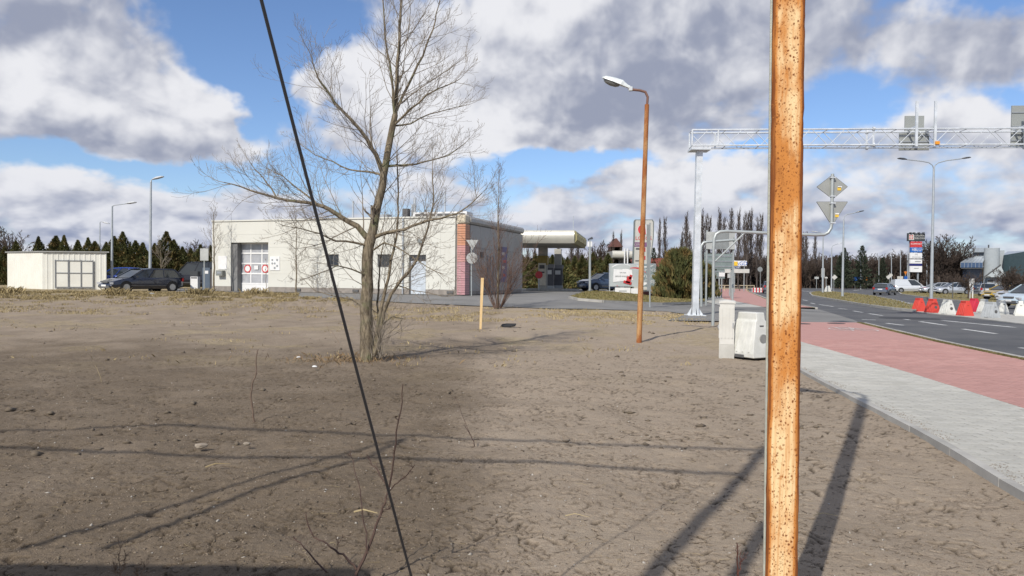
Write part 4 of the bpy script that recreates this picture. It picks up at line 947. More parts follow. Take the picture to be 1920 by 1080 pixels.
M_lp = mat('lamp_pole_grey', (.36, .39, .41), .45, .3, col2=(.42, .45, .47)); M_lh = mat('lamp_head_grey', (.46, .48, .50), .35); M_ldark = mat('lamp_head_dark', (.07, .075, .085), .4)
lamp_pole(281, 548, (283, 341), 'grey street lamp with a small head standing directly behind the dark estate car', .085, arm=[[(284, 337), (286, 336.5)]], d=47.8)
lamp_pole(209.5, 548, (210.5, 387), 'grey street lamp with a long right arm between the white shed and the dark car', .075, arm=[[(214, 385), (236, 382)]], d=52)
lamp_pole(186.5, 535, (187.5, 417), 'short distant street lamp rising behind the flat roof of the white shed', .06, arm=[[(189, 415.5), (191, 416)]], d=75)
lamp_pole(1746, 563, (1751, 316), 'tall street lamp with two curved arms behind the red barriers', .11, z=RZ+.1,
    arm=[[(1748.5, 310), (1742, 305), (1730, 302.5), (1700, 299)], [(1753, 310), (1760, 305), (1775, 301), (1803, 297.5)]], head=M_ldark)
lamp_pole(1579.5, 556, (1582, 412), 'street lamp with a curved right arm on the grass island behind the diamond sign', .10, z=RZ+.1, arm=[[(1583, 406), (1588, 402), (1598, 400), (1605, 398.5)]], head=M_ldark)
lamp_pole(1542.5, 549, (1543.5, 440), 'street lamp with a short left arm near the tip of the grass island', .10, z=RZ+.1, arm=[[(1543, 438), (1538, 436), (1534, 435.5)]])
lamp_pole(1559, 542, (1559.5, 465), 'small far street lamp with a right arm beside the pale diamond board', .12, z=RZ+.1, arm=[[(1561, 461), (1568, 458), (1572, 457)]])
for px_, pt_ in ((1614, 470), (1648, 480), (1671.5, 478), (1688.5, 468), (1701.5, 470), (1738, 460)):
    t = lamp_pole(px_, 537, pt_, f'thin bare pole before the dark far trees', .09, d=150, z=RZ, group='thin bare poles before the far trees', name='lamp_pole')
for t, l in zip([o for o in COL.objects if o.name.startswith('lamp_pole') and o.type == 'EMPTY'], ('leftmost thin bare pole before the dark far trees', 'thin bare pole above the dark car on the road', 'thin pole right behind the tilted pale board', 'thin pole above the roof of the white van', 'thin pole touching the left side of the advertising tower', 'thin pole between the advertising tower and the tall twin lamp')): t['label'] = l; t['category'] = 'pole'
def post_sign(px, pyb, panels, lab, pole_top=None, r=.035, d=None, z=None, cat='road sign', group=None, name='road_sign'):
    b_ = G(px, pyb) if z is None and d is None else (gz(*A(px, pyb, d)[:2]) if z is None else (Vector((*flat(px, pyb, z=z), z)) if d is None else Vector((A(px, pyb, d).x, d, z))))
    D = b_.y; t = thing(name, lab, cat, b_, 0, group); q = lambda x, y: A(x, y, D)-b_
    tp_ = q(px, pole_top if pole_top else min(g[2] if k2 == 'r' else (g[1]-g[2] if k2 == 'c' else min(v_[1] for v_ in g)) for k2, g, _ in panels)-1)
    MB().tube([(0, 0, -.1), tp_], r, 8).build('post', M_pipe, t)
    for i, (k, g_, m_) in enumerate(panels):
        y0 = -.05-.03*i if D > 0 else 0
        if k == 'r':
            x0, x1, ya2, yb2 = g_; a = q(x0, yb2); c = q(x1, ya2); MB().box(((a.x+c.x)/2, y0, (a.z+c.z)/2), (c.x-a.x, .025, c.z-a.z)).build('panel', m_, t)
        elif k == 'c':
            cx_, cy_, rad = g_; c = q(cx_, cy_); MB().disc((c.x, y0, c.z), (1, 0, 0), (0, 0, 1), (0, 1, 0), rad/F*D, .025, 20).build('panel', m_, t)
        else:
            P_ = [q(*p) for p in g_]; MB().prism([(p.x, p.z) for p in P_], (0, y0, 0), (1, 0, 0), (0, 0, 1), (0, 1, 0), .025).build('panel', m_, t)
    return t
M_sbk = mat('sign_back_mid', (.27, .285, .28), .5, .25); M_sbl = mat('sign_back_light', (.45, .46, .44), .5, .15)
post_sign(53.5, 538, [('r', (45, 63.5, 471.5, 493), M_sbk), ('r', (45, 63, 495, 508), M_sbk)], 'two grey sign backs on one post in front of the white shed', 469)
post_sign(383, 548, [('r', (376, 391.5, 466, 488.5), M_sbl)], 'pale square sign on a thin post left of the cream building', 465)
post_sign(884, 554, [('p', [(874, 450), (897, 450), (886, 469)], M_sbl), ('c', (885, 484, 10.5), M_sbl)], 'pale backs of a triangular and a round sign before the tiled corner column', 449)
ps = post_sign(1218.5, 576, [('p', [(1212, 421), (1217, 421), (1217, 545), (1213, 545)], M_sbk)], 'narrow dark road sign seen edge on beside the rusty street lamp', 418)
post_sign(1425.5, 541, [('c', (1425, 505, 4.7), M_sbk)], 'small round grey sign back on a post just left of the rusty post', 500, z=0)
post_sign(1106, 553, [('r', (1101.5, 1110, 453, 462.5), M_wpaint)], 'thin pale post with a white box and small lamp right of the fuel canopy', 451, r=.075, cat='post', name='service_post')
t_ = bpy.data.objects['service_post']; D_ = t_.location.y; MB().tube([A(1106, 455, D_)-t_.location, A(1103, 449, D_)-t_.location, A(1111, 446, D_)-t_.location], [.04, .04, .09], 6).build('lamp_arm', M_ldark, t_)
M_or = mat('sign_orange', (.65, .20, .02), .5); M_bl = mat('road_sign_blue', (.01, .10, .42), .5); M_pw = mat('sign_pale', (.55, .54, .50), .5); M_ye = mat('sign_yellow', (.80, .50, .03), .5)
post_sign(1563.5, 542, [('p', [(1565, 515), (1570, 520), (1564, 525), (1559, 520)], M_pw)], 'small pale diamond board left of the island lamp post', d=110, z=RZ)
post_sign(1668, 538, [('p', [(1661, 519), (1671, 512), (1674, 516), (1665, 524)], M_pw)], 'tilted pale board above the right end of the dark car on the road', d=120, z=RZ)
post_sign(1603, 540, [('r', (1599, 1613, 519, 526), M_bl)], 'wide blue direction sign before the far trees', d=150, z=RZ, r=.05)
post_sign(1616, 540, [('r', (1613.5, 1617.5, 519, 523), M_bl)], 'tiny blue sign between the wide blue one and the orange one', d=150, z=RZ, r=.05)
post_sign(1626, 540, [('p', [(1625.5, 518), (1630, 526), (1621, 526)], M_or), ('r', (1622, 1629, 522, 523), M_dark)], 'small orange triangular works sign before the far trees', d=150, z=RZ, r=.05)
post_sign(1697.5, 540, [('p', [(1694.5, 509), (1701, 509), (1697.7, 516)], M_or), ('r', (1694.5, 1701, 518, 525), M_bl)], 'orange inverted triangle over a blue square sign beside the advertising tower', d=130, z=RZ, r=.05)
post_sign(1689, 540, [('r', (1682, 1693, 518, 524), M_pw)], 'pale board above the cab of the white van', d=132, z=RZ, r=.05)
post_sign(1531, 540, [('r', (1527, 1535, 519, 523), M_sbl)], 'small grey board far off right of the rusty post', d=150, z=RZ, r=.05)
post_sign(1543.8, 549, [('r', (1539.5, 1546, 503, 520), M_sbl)], 'narrow grey board high on the post beside the island lamp', d=108, z=RZ, r=.04)
post_sign(1549, 543, [('r', (1546, 1551.5, 519.5, 522), M_pw)], 'tiny white board right of the narrow grey board', d=112, z=RZ, r=.04)
# second bent sign pole and big sign backs
b3 = flat(1315, 575); D3 = b3[1]; t = thing('bent_sign_pole', 'bent grey pipe with a flanged end behind the gantry column', 'sign pole', (b3[0], b3[1], 0)); q = lambda x, y: A(x, y, D3)-t.location
MB().tube([(0, 0, -.1), q(1314, 470), q(1315, 461), q(1319, 455), q(1327, 453.5), q(1376, 450)], .075, 10).build('pipe', M_pipe, t, smooth=True); MB().disc(q(1376, 450), (0, 1, 0), (0, 0, 1), (1, 0, 0), .16, .04, 10).build('flange', M_pipe, t)
def big_board(px0, px1, py0, py1, d, posts, pyb, lab, m, rails=0, name='road_sign', dark=None):
    o = A(px0, py1, d); t = thing(name, lab, 'road sign', (o.x, o.y, 0)); q = lambda x, y: A(x, y, d)-Vector((o.x, o.y, 0))
    a = q(px0, py1); c = q(px1, py0); MB().box(((a.x+c.x)/2, 0, (a.z+c.z)/2), (c.x-a.x, .06, c.z-a.z)).build('panel', m, t)
    for i in range(rails): z_ = a.z+(c.z-a.z)*(i+.5)/rails; MB().box(((a.x+c.x)/2, -.05, z_), (c.x-a.x, .04, .06)).build('rail', M_alu, t)
    for p_ in posts: x = q(p_, py1).x; zt_ = c.z+.1; MB().tube([(x, .1, -.1), (x, .1, zt_)], .06, 6).build('post', M_pipe, t); 
    if dark: e = q(dark[0], py1); f_ = q(dark[1], py0); MB().box(((e.x+f_.x)/2, -.055, (a.z+c.z)/2), (f_.x-e.x, .04, c.z-a.z)).build('centre_plate', M_sbk, t)
    return t
M_sg = mat('sign_back_green', (.22, .27, .26), .5, .2)
big_board(1324, 1378, 435, 467, 44, (1326, 1376), 560, 'large pale sign back with a darker centre behind the bent pipe', M_sbl, 0, dark=(1341, 1366))
big_board(1320, 1374, 476, 504, 60, (1322, 1372), 560, 'grey green direction sign back below the large pale one', M_sg, 3)
big_board(1329, 1359, 505, 522, 66, (1331, 1342), 560, 'lower grey green sign back beside the bent pipe', M_sg, 2)
big_board(1348, 1359, 511, 518.5, 63, (1349.5, 1354), 560, 'small white sign below the direction signs', M_wpaint, 0)
big_board(1358, 1405, 504.5, 511.5, 90, (1370, 1378), 560, 'long low pale board under the yellow and blue advertisement', M_pw, 0, name='board')
big_board(1364, 1373, 513, 521, 70, (1369,), 560, 'small grey sign back right of the small white sign', M_sbl, 0)
ad = big_board(1374, 1400, 489, 498.5, 100, (1378, 1396), 560, 'white advertisement panel with a yellow block and blue lettering', M_wpaint, 0, name='advertising_board')
def txt(s, size, m, parent, loc, rot=(math.pi/2, 0, 0), name='lettering', ext=.004, align='CENTER', sx_=1.0):
    cu = bpy.data.curves.new('t', 'FONT'); cu.body = s; cu.size = size; cu.extrude = ext; cu.align_x = align; cu.align_y = 'CENTER'; cu.resolution_u = 2
    o = bpy.data.objects.new('t', cu); COL.objects.link(o); dg_ = bpy.context.evaluated_depsgraph_get(); me = bpy.data.meshes.new_from_object(o.evaluated_get(dg_)); bpy.data.objects.remove(o)
    me.materials.clear(); me.materials.append(m); r = link(name, me, parent); r.location = loc; r.rotation_euler = rot; r.scale = (sx_, 1, 1); return r
qa = lambda x, y: A(x, y, 100)-ad.location
a = qa(1375, 498); c = qa(1383, 490.5); MB().box(((a.x+c.x)/2, -.05, (a.z+c.z)/2), (c.x-a.x, .03, c.z-a.z)).build('yellow_block', M_ye, ad)
p_ = qa(1390, 494.3); txt('AGD', .75, M_bl, ad, (p_.x, -.05, p_.z))
ad2 = big_board(1374, 1388, 499.5, 504, 101, (1378,), 560, 'narrow white panel with blue capitals right below the advertisement', M_wpaint, 0, name='advertising_board'); p_ = A(1381, 501.8, 101)-ad2.location; txt('RATY', .42, M_bl, ad2, (p_.x, -.05, p_.z))
# guard rail and striped works barrier on the bend
gr0, gr1 = Vector((*flat(1344, 545.5), 0)), Vector((*flat(1414, 545.5), 0)); gr = thing('guard_rail', 'cream painted guard rail on posts beside the bend of the path', 'railing', gr0); M_gr = mat('rail_cream', (.50, .42, .28), .6)
MB().tube([(0, 0, .75), gr1-gr0+Vector((0, 0, .75))], .07, 6).build('rail', M_gr, gr); MB().tube([(0, 0, .38), gr1-gr0+Vector((0, 0, .38))], .05, 6).build('rail', M_gr, gr)
for i in range(6): p_ = (gr1-gr0)*(i/5); MB().tube([p_, p_+Vector((0, 0, .8))], .08, 6).build('post', M_gr, gr)
w0 = flat(1421, 549); wb_ = thing('works_barrier', 'low red and white striped works barrier left of the rusty post', 'barrier', (w0[0], w0[1], 0)); 
for z_ in (.18, .48):
    bd = MB().box((0, 0, z_), (1.5, .05, .24)).build('board', M_wpaint, wb_)
    for k in range(4): MB().box((-.56+.37*k, -.03, z_), (.18, .012, .235)).build('red_stripe', M_redp, bd)
for s_ in (-.7, .7): MB().box((s_, 0, .3), (.06, .08, .65)).build('post', M_alu, wb_)
# ================================================================ banner, totem, second canopy
d_b = 54.5; ob = A(1143, 549, d_b); zb_ = tz(ob.x, ob.y); bn = thing('advertising_banner', 'wide grey advertising banner with white card and red swirl on a scaffold frame', 'banner', (ob.x, ob.y, zb_))
q = lambda x, y: A(x, y, d_b)-Vector((ob.x, ob.y, zb_))
a = q(1143.5, 537); c = q(1228.5, 495.5); BW, BHh = c.x-a.x, c.z-a.z
M_bg = mat('banner_grey', (.33, .37, .37), .6, col2=(.46, .48, .47), nscale=.5); M_bg2 = mat('banner_dark', (.22, .27, .275), .6)
sheet = MB().box((a.x+BW*.32, 0, a.z+BHh/2), (BW*.64, .03, BHh)).build('sheet', M_bg, bn); MB().box((a.x+BW*.82, .0, a.z+BHh/2), (BW*.355, .03, BHh)).build('sheet', M_bg2, bn)
def arcs(cx_, cz_, r0, r1, a0, a1, m, nm='swirl', y=-.02, w0=.0, n=14, par=sheet):
    vs = []; 
    for i in range(n+1):
        t = i/n; an = a0+(a1-a0)*t; wv = math.sin(math.pi*min(1, t*.9+.1))
        for rr2 in (r0, r0+(r1-r0)*wv): vs.append((cx_+rr2*math.cos(an), y, min(max(cz_+rr2*math.sin(an)*.62, a.z+.03), c.z-.03)))
    MB().add(vs, [(2*i, 2*i+1, 2*i+3, 2*i+2) for i in range(n)]).build(nm, m, par)
cxb = a.x+BW*.50; czb = a.z+BHh*.38
arcs(cxb, czb, 1.15, 1.32, R(100), R(30), M_redp); arcs(a.x+BW*.28, a.z+BHh*.6, 1.0, 1.16, R(140), R(50), M_wpaint, y=-.022); arcs(a.x+BW*.45, a.z+BHh*.35, .9, 1.25, R(150), R(80), M_wpaint, y=-.021)
arcs(a.x+BW*.95, a.z-.3, .9, 1.2, R(150), R(95), M_wpaint, y=-.024); arcs(a.x+BW*.75, a.z+BHh*1.5, 1.6, 1.75, R(250), R(300), M_wpaint, y=-.024); arcs(a.x+BW*.26, a.z+BHh*.1, .35, .45, R(200), R(260), M_redp, y=-.023)
p0 = q(1149.5, 529); p1 = q(1186, 506.5); cardp = MB().prism([(p0.x, p0.z), (p1.x+.05, p0.z+.15), (p1.x-.05, p1.z), (p0.x+.03, p1.z+.07)], (0, -.03, 0), (1, 0, 0), (0, 0, 1), (0, -1, 0), .012).build('white_card', M_wpaint, bn)
txt('nowe, lepsze', .16, M_sbk, cardp, ((p0.x+p1.x)/2, -.05, p1.z-.18), sx_=.55); txt('szkoda energii na', .22, M_sbk, cardp, ((p0.x+p1.x)/2, -.05, (p0.z+p1.z)/2), sx_=.75)
for (u, v, du, dv2) in ((.40, .30, .16, .30), (.38, .18, .30, .12), (.44, .42, .10, .2)): MB().box((a.x+BW*u+.12*v, -.06, a.z+BHh*v), (BW*du*.6, .012, BHh*dv2), Matrix.Rotation(.25, 3, 'Y')).build('red_emblem', M_redp, sheet)
M_txtw = mat('print_white', (.66, .67, .66), .6)
for s_, v in (('Dołącz', .76), ('i wygraj', .50), ('więcej!', .26)): txt(s_, .44, M_txtw, sheet, (a.x+BW*.83, -.03, a.z+BHh*v))
fm = MB()
for x_, z_, x2, z2 in ((1143, 549, 1143, 494.5), (1229.5, 549, 1229.5, 494.5)): u = q(x_, z_); w_ = q(x2, z2); MB().tube([(u.x, .05, .0), (w_.x, .05, w_.z)], .045, 6).build('frame_post', M_galv, bn)
u = q(1143, 495); w_ = q(1229.5, 495); MB().tube([(u.x, .05, u.z), (w_.x, .05, w_.z)], .03, 6).build('frame_rail', M_galv, bn)
for x_ in (1143, 1229.5): u = q(x_, 549); MB().box((u.x, 0, .09), (.62, .5, .18)).build('concrete_foot', M_conc, bn)
d_s = 53.5; o_ = A(1167, 551, d_s); sbd = thing('low_sign_board', 'low white sign board standing on the grass below the banner', 'sign board', gz(o_.x, o_.y)); q2 = lambda x, y: A(x, y, d_s)-sbd.location
u = q2(1153, 551); w_ = q2(1182, 540); MB().box(((u.x+w_.x)/2, 0, (w_.z+.1)/2), (w_.x-u.x, .08, w_.z-.05)).build('board', M_wpaint, sbd); MB().box(((u.x+w_.x)/2, -.05, w_.z*.55), ((w_.x-u.x)*.5, .01, .05)).build('print_line', M_sbk, sbd)
u = q2(1186, 543); w_ = q2(1196, 537); t = thing('low_sign_board', 'small white board partly behind the rusty street lamp under the banner', 'sign board', gz(A(1190, 550, 54).x, 54.)); MB().box((0, 0, .35), (.55, .05, .4)).build('board', M_wpaint, t)
t = thing('low_sign_board', 'dull red board low behind the right half of the banner', 'sign board', gz(A(1212, 543, 56).x, 56.)); MB().box((0, 0, .25), (1.0, .05, .3)).build('board', mat('dull_red', (.38, .14, .13), .6), t)
# totem
d_t = 66; o_ = A(1207, 540, d_t); tt = thing('price_totem', 'tall tapered pale price totem with red logo standing behind the banner', 'totem sign', gz(o_.x, o_.y)); q3 = lambda x, y: (A(x, y, d_t)-tt.location)
ol = [(1189.5, 415), (1191, 411.5), (1224, 411.5), (1226.5, 416), (1226, 445), (1222, 475), (1219, 500), (1218, 545), (1187, 545), (1186.5, 500), (1187.5, 470), (1189, 445)]
P_ = [q3(*p) for p in ol]; MB().prism([(p.x, p.z) for p in P_], (0, 0, 0), (1, 0, 0), (0, 0, 1), (0, 1, 0), .5).build('edge_casing', mat('totem_edge', (.17, .19, .18), .4), tt)
cxp = q3(1206.5, 480).x; M_tf = mat('totem_face', (.50, .49, .44), .45, col2=(.46, .45, .41))
Pf = [((p.x-cxp)*.90+cxp, (p.z-3.5)*.975+3.5) for p in P_]; face = MB().prism(Pf, (0, -.03, 0), (1, 0, 0), (0, 0, 1), (0, 1, 0), .028).build('face', M_tf, tt)
def tb(x0, x1, y0, y1, m, nm, dy=-.045): u = q3(x0, y1); w_ = q3(x1, y0); MB().box(((u.x+w_.x)/2, dy, (u.z+w_.z)/2), (w_.x-u.x, .012, w_.z-u.z)).build(nm, m, face)
lg = q3(1206, 430.5); MB().disc((lg.x, -.034, lg.z), (1, 0, 0), (0, 0, 1), (0, -1, 0), .50, .008, 24).build('logo_white', M_wpaint, face)
MB().prism([(math.cos(a_)*.48, math.sin(a_)*.48) for a_ in np.linspace(R(70), R(300), 14)], (lg.x, -.045, lg.z), (1, 0, 0), (0, 0, 1), (0, -1, 0), .01).build('logo_red', M_redp, face)
MB().prism([(math.cos(a_)*.48, math.sin(a_)*.48) for a_ in np.linspace(R(-40), R(45), 8)], (lg.x, -.045, lg.z), (1, 0, 0), (0, 0, 1), (0, -1, 0), .01).build('logo_blue', M_blue, face)
p_ = q3(1206.5, 447); txt('LOTOS', .46, M_redp, face, (p_.x, -.045, p_.z))
M_pu = mat('band_purple', (.20, .09, .19), .5); tb(1189.5, 1220, 454.5, 462.5, M_pu, 'price_band'); tb(1192, 1199, 465, 468, M_dark, 'price_line'); tb(1205, 1210, 464, 472, M_redp, 'price_emblem'); tb(1205, 1210, 480, 487, M_redp, 'price_emblem'); tb(1191, 1202, 488, 490, M_dark, 'price_line')
p_ = q3(1196, 458.7); txt('CENY', .26, M_tf, face, (p_.x, -.06, p_.z))
# second small canopy with cylinder-like fascia
d_c = 74; o_ = A(1172, 545, d_c); c2 = thing('small_canopy', 'smaller pale canopy with rounded fascia seen above the banner', 'canopy', gz(o_.x, o_.y)); q4_ = lambda x, y: A(x, y, d_c)-c2.location
u = q4_(1148, 484.5); w_ = q4_(1197, 470.5); hc = (w_.z-u.z)/2
MB().prism([(-.25*math.sin(a_)-.0 if True else 0, hc*math.cos(a_)) for a_ in np.linspace(0, math.pi, 9)], (u.x, 0, (u.z+w_.z)/2), (0, 1, 0), (0, 0, 1), (1, 0, 0), w_.x-u.x).build('front_fascia', M_can, c2, smooth=True)
MB().box(((u.x+w_.x)/2, 2.6, (u.z+w_.z)/2), (w_.x-u.x, 5.1, hc*1.9)).build('roof', M_under, c2)
for x_ in (1170, 1175.5): e = q4_(x_, 468); f_ = q4_(x_, 520); MB().tube([(e.x, -.5, 0), (e.x, -.5, e.z+.1)], .07, 6).build('mast', M_wpaint, c2)
MB().box(((u.x+w_.x)/2, 2.5, u.z/2), (.5, .5, u.z)).build('column', M_under, c2)
# far brick house gable
d_h = 150; o_ = A(1161, 530, d_h); hs = thing('gabled_house', 'distant dark brick house with a steep red brown roof behind the hedge', 'house', gz(o_.x, o_.y)); q5 = lambda x, y: A(x, y, d_h)-hs.location
g1 = q5(1142.5, 463); g2 = q5(1168, 463); ap_ = q5(1155, 447); M_brk = mat('dark_brick', (.12, .07, .055), .8); M_rf = mat('roof_tile_brown', (.13, .055, .045), .8)
MB().box(((g1.x+g2.x)/2, 2, g1.z/2), (g2.x-g1.x-.5, 3.8, g1.z)).build('wall', M_brk, hs)
mx = ap_.x; MB().prism([(g1.x, g1.z), (g2.x, g2.z), (mx+.15, ap_.z), (mx-.15, ap_.z)], (0, -.2, 0), (1, 0, 0), (0, 0, 1), (0, 1, 0), 4.4).build('roof', M_rf, hs)
for x_ in (1149, 1156, 1163): e = q5(x_, 468); MB().box((e.x, .15, e.z), (.75, .1, 1.0)).build('window', M_wpaint if x_ < 1150 else M_sbl, hs)
o_ = A(1226, 498, 110); t = thing('low_house', 'low house with a red roof just showing right of the totem', 'house', gz(o_.x, o_.y)); zr = A(1226, 488, 110).z-t.location.z
MB().box((0, 3, (zr-1)/2), (7, 6, zr-1)).build('wall', M_brk, t); MB().prism([(-3.8, zr-1), (3.8, zr-1), (2.6, zr+.3), (-2.6, zr+.3)], (0, -.3, 0), (1, 0, 0), (0, 0, 1), (0, 1, 0), 6.6).build('roof', mat('roof_red', (.22, .06, .045), .8), t)
# ================================================================ advertising tower
d_p = 128; o_ = A(1719, 543, d_p); at_ = thing('advertising_tower', 'tall advertising tower with stacked sign panels left of the tall twin lamp', 'sign tower', (o_.x, o_.y, RZ)); q6 = lambda x, y: A(x, y, d_p)-at_.location
def tp6(x0, x1, y0, y1, m, nm='panel', par=at_, dy=0, th=.35): u = q6(x0, y1); w_ = q6(x1, y0); return MB().box(((u.x+w_.x)/2, dy, (u.z+w_.z)/2), (w_.x-u.x, th, w_.z-u.z)).build(nm, m, par)
for x_ in (1708, 1724.5): e = q6(x_, 436); MB().tube([(e.x, .3, 0), (e.x, .3, e.z)], .16, 6).build('post', M_alu, at_)
M_hd = mat('header_dark', (.045, .05, .055), .5); hd = tp6(1701, 1733.5, 437.5, 452, M_hd, 'header_panel'); tp6(1703, 1713, 439.5, 450, M_pw, 'logo_block', hd, -.19, .02)
for y_ in (442, 447): p_ = q6(1723, y_); txt('GALERIA' if y_ == 442 else 'MEBLOWA', .42, M_pw, hd, (p_.x, -.19, p_.z))
for i in range(2): 
    for j in range(3): u = q6(1705+i*4.5, 441.5+j*3); MB().box((u.x, -.205, u.z), (.25, .012, .14)).build('logo_mark', M_redp, hd)
rp = tp6(1706.5, 1728, 453, 463.5, M_redp); p_ = q6(1717, 457.5); txt('KOMFORT', .40, M_wpaint, rp, (p_.x, -.19, p_.z))
bp2 = tp6(1706.5, 1728, 464.3, 473, mat('panel_blue', (.015, .13, .45), .5)); p_ = q6(1717.5, 468.5); txt('≋BLU', .72, M_wpaint, bp2, (p_.x, -.19, p_.z))
w1_ = tp6(1705.5, 1728, 474.5, 484.5, M_wpaint); p_ = q6(1717, 477.5); txt('STS', .35, M_sbk, w1_, (p_.x, -.19, p_.z)); u = q6(1717, 482); MB().box((u.x, -.19, u.z), (1.5, .012, .08)).build('print_line', M_sbk, w1_)
w2_ = tp6(1705.5, 1728, 486.5, 494, M_wpaint); u = q6(1720, 490.5); MB().box((u.x, -.19, u.z), (1.0, .012, .12)).build('print_line', M_sbk, w2_)
tp6(1705.5, 1728, 494.6, 498.3, mat('panel_navy', (.015, .02, .14), .5)); w3_ = tp6(1705.5, 1728, 499, 510, M_wpaint); u = q6(1717, 503); MB().box((u.x, -.19, u.z), (.8, .012, .1)).build('print_line', M_sbk, w3_)
for x_ in (1705.5, 1712, 1721, 1729.5): u = q6(x_, 436.5); MB().box((u.x, -.3, u.z), (.25, .5, .12)).build('floodlight', M_dark, hd)
# ================================================================ showroom at the right
d_r = 125; o_ = A(1860, 540, d_r); sr = thing('showroom_building', 'modern pale showroom with sloped glass roof and curved wall at the right edge', 'building', (o_.x, o_.y, RZ)); aZ = -math.atan2(o_.x, d_r); sr.rotation_euler = (0, 0, aZ); RI = Matrix.Rotation(-aZ, 3, 'Z'); NV = Vector((math.sin(-aZ), math.cos(-aZ), 0))
def q7(x, y):
    v = ray(x, y); t = NV.dot(sr.location-Vector((0, 0, CAMH)))/NV.dot(v); return RI @ (v*t+Vector((0, 0, CAMH))-sr.location)
M_srw = mat('render_pale', (.33, .36, .375), .6, col2=(.30, .33, .345)); M_srg = mat('dark_green_cladding', (.055, .085, .095), .4); M_srb = mat('blue_glass', (.05, .09, .17), .12, spec=.7); M_srr = mat('sheet_roof', (.36, .40, .44), .35, .3)
def r7(x0, x1, y0, y1, y, dep, m, nm, par=sr): u = q7(x0, y1); w_ = q7(x1, y0); return MB().box(((u.x+w_.x)/2, y+dep/2, (u.z+w_.z)/2), (w_.x-u.x, dep, w_.z-u.z)).build(nm, m, par)
u0 = q7(1802, 493); u1 = q7(1843, 493); ut = q7(1825, 479); 
MB().add([(u0.x, -2, u0.z), (u1.x, -2, u1.z), (u1.x+.4, 2.5, ut.z), (ut.x-.3, 2.5, ut.z)], [(0, 1, 2, 3)]).build('sloped_roof', M_srr, sr)
for i in range(7): a_ = i/6; MB().tube([(u0.x+(u1.x-u0.x)*a_, -2.02, u0.z+.03), (ut.x-.3+(u1.x+.7-ut.x)*a_, 2.48, ut.z+.04)], .05, 4).build('roof_seam', M_alu, sr)
gb_ = r7(1802, 1843, 493, 502, -2, 5, M_srb, 'glass_band')
for i in range(7): a_ = 1802+41*i/6; r7(a_-.4, a_+.4, 493, 502, -2.06, .05, M_alu, 'mullion', gb_)
r7(1804, 1841, 504, 540, 1, 6, M_srb, 'glass_front'); r7(1815, 1838, 511, 534, .9, .08, mat('glass_reflective', (.16, .19, .24), .1), 'entrance'); r7(1803, 1843, 502.2, 504, -1.9, 6, M_dark, 'soffit')
u = q7(1859, 500); n_ = 12; rc = (q7(1874, 500).x-q7(1844, 500).x)/2; ztp = q7(1859, 465).z
MB().prism([(math.cos(a_)*rc, math.sin(a_)*rc*.6) for a_ in np.linspace(0, 2*math.pi, 24, endpoint=False)], (u.x, .2, 0), (1, 0, 0), (0, 1, 0), (0, 0, 1), ztp).build('curved_wall', M_srw, sr, smooth=True)
r7(1824, 1853, 463, 472, 3, 3, M_srr, 'rooftop_block'); r7(1852, 1855, 457.5, 464, 2.9, .5, M_hd, 'rooftop_fin'); r7(1822, 1874, 471, 480, 4, 4, M_srr, 'upper_floor')
r7(1873, 1884, 468, 540, 3, 4, M_srw, 'wall'); 
e0 = q7(1882, 478); e1_ = q7(1990, 462); MB().add([(e0.x, 1, 0), (e1_.x, -6, 0), (e1_.x, -6, e1_.z), (e0.x, 1, e0.z), (e0.x, 14, 0), (e1_.x, 12, 0), (e1_.x, 12, e1_.z), (e0.x, 14, e0.z)], [(0,1,2,3),(3,2,6,7),(0,3,7,4),(1,5,6,2)]).build('dark_hall', M_srg, sr)
e0 = q7(1880, 468); e2 = q7(1995, 466); MB().add([(e0.x-.2, 6, e0.z-.9), (e2.x, 4, e0.z-.9), (e2.x, 20, e2.z+.6), (e0.x+1, 20, e0.z+.4)], [(0,1,2,3)]).build('hall_roof', M_srr, sr)
for i in range(6): a_ = e0.x+1+(e2.x-e0.x-1)*i/6; MB().box((a_, -0.2-.06*i*9/6*1.0, 2.2), (.08, .3, 4.3)).build('cladding_rib', M_srg, sr)
v0 = q7(1847, 520); v1 = q7(1886, 520); va = q7(1876, 498); MB().add([(v0.x, -4.5, v0.z), (v1.x, -4.5, v1.z), (v1.x, -.5, v1.z), (v0.x, -.5, v0.z), (va.x, -2, va.z)], [(0,1,4),(1,2,4),(2,3,4),(3,0,4),(3,2,1,0)]).build('tent_roof', mat('membrane', (.33, .36, .36), .6), sr)
MB().tube([(v0.x-.1, -4.6, v0.z), (va.x, -2.1, va.z+.1)], .1, 4).build('roof_edge', M_dark, sr); r7(1851, 1877, 521, 541, -3.6, 3, M_srw, 'pavilion_wall'); r7(1852, 1862, 525, 529, -3.65, .05, M_dark, 'pavilion_window')
t = thing('boundary_wall', 'low pale boundary wall between the dark trees and the showroom', 'wall', (A(1794, 530, 124).x, 124, RZ)); MB().box((0, 0, .7), (4.2, .2, 1.4)).build('wall_panel', M_sbl, t); MB().box((2.3, 0, .95), (.5, .4, 1.9)).build('pillar', M_srw, t)
b_ = Vector((*flat(1822, 562, z=RZ), RZ)); t = thing('pay_sign', 'pale twin post board standing on the verge between the silver cars', 'sign', b_); q8 = lambda x, y: A(x, y, b_.y)-b_
for x_ in (1818.8, 1824.2): e = q8(x_, 531); MB().tube([(e.x, 0, -.1), (e.x, 0, e.z)], .055, 6).build('post', M_wpaint, t)
u = q8(1817.5, 530); w_ = q8(1827, 522.5); MB().box(((u.x+w_.x)/2, 0, (u.z+w_.z)/2), (w_.x-u.x, .1, w_.z-u.z)).build('board', M_wpaint, t)
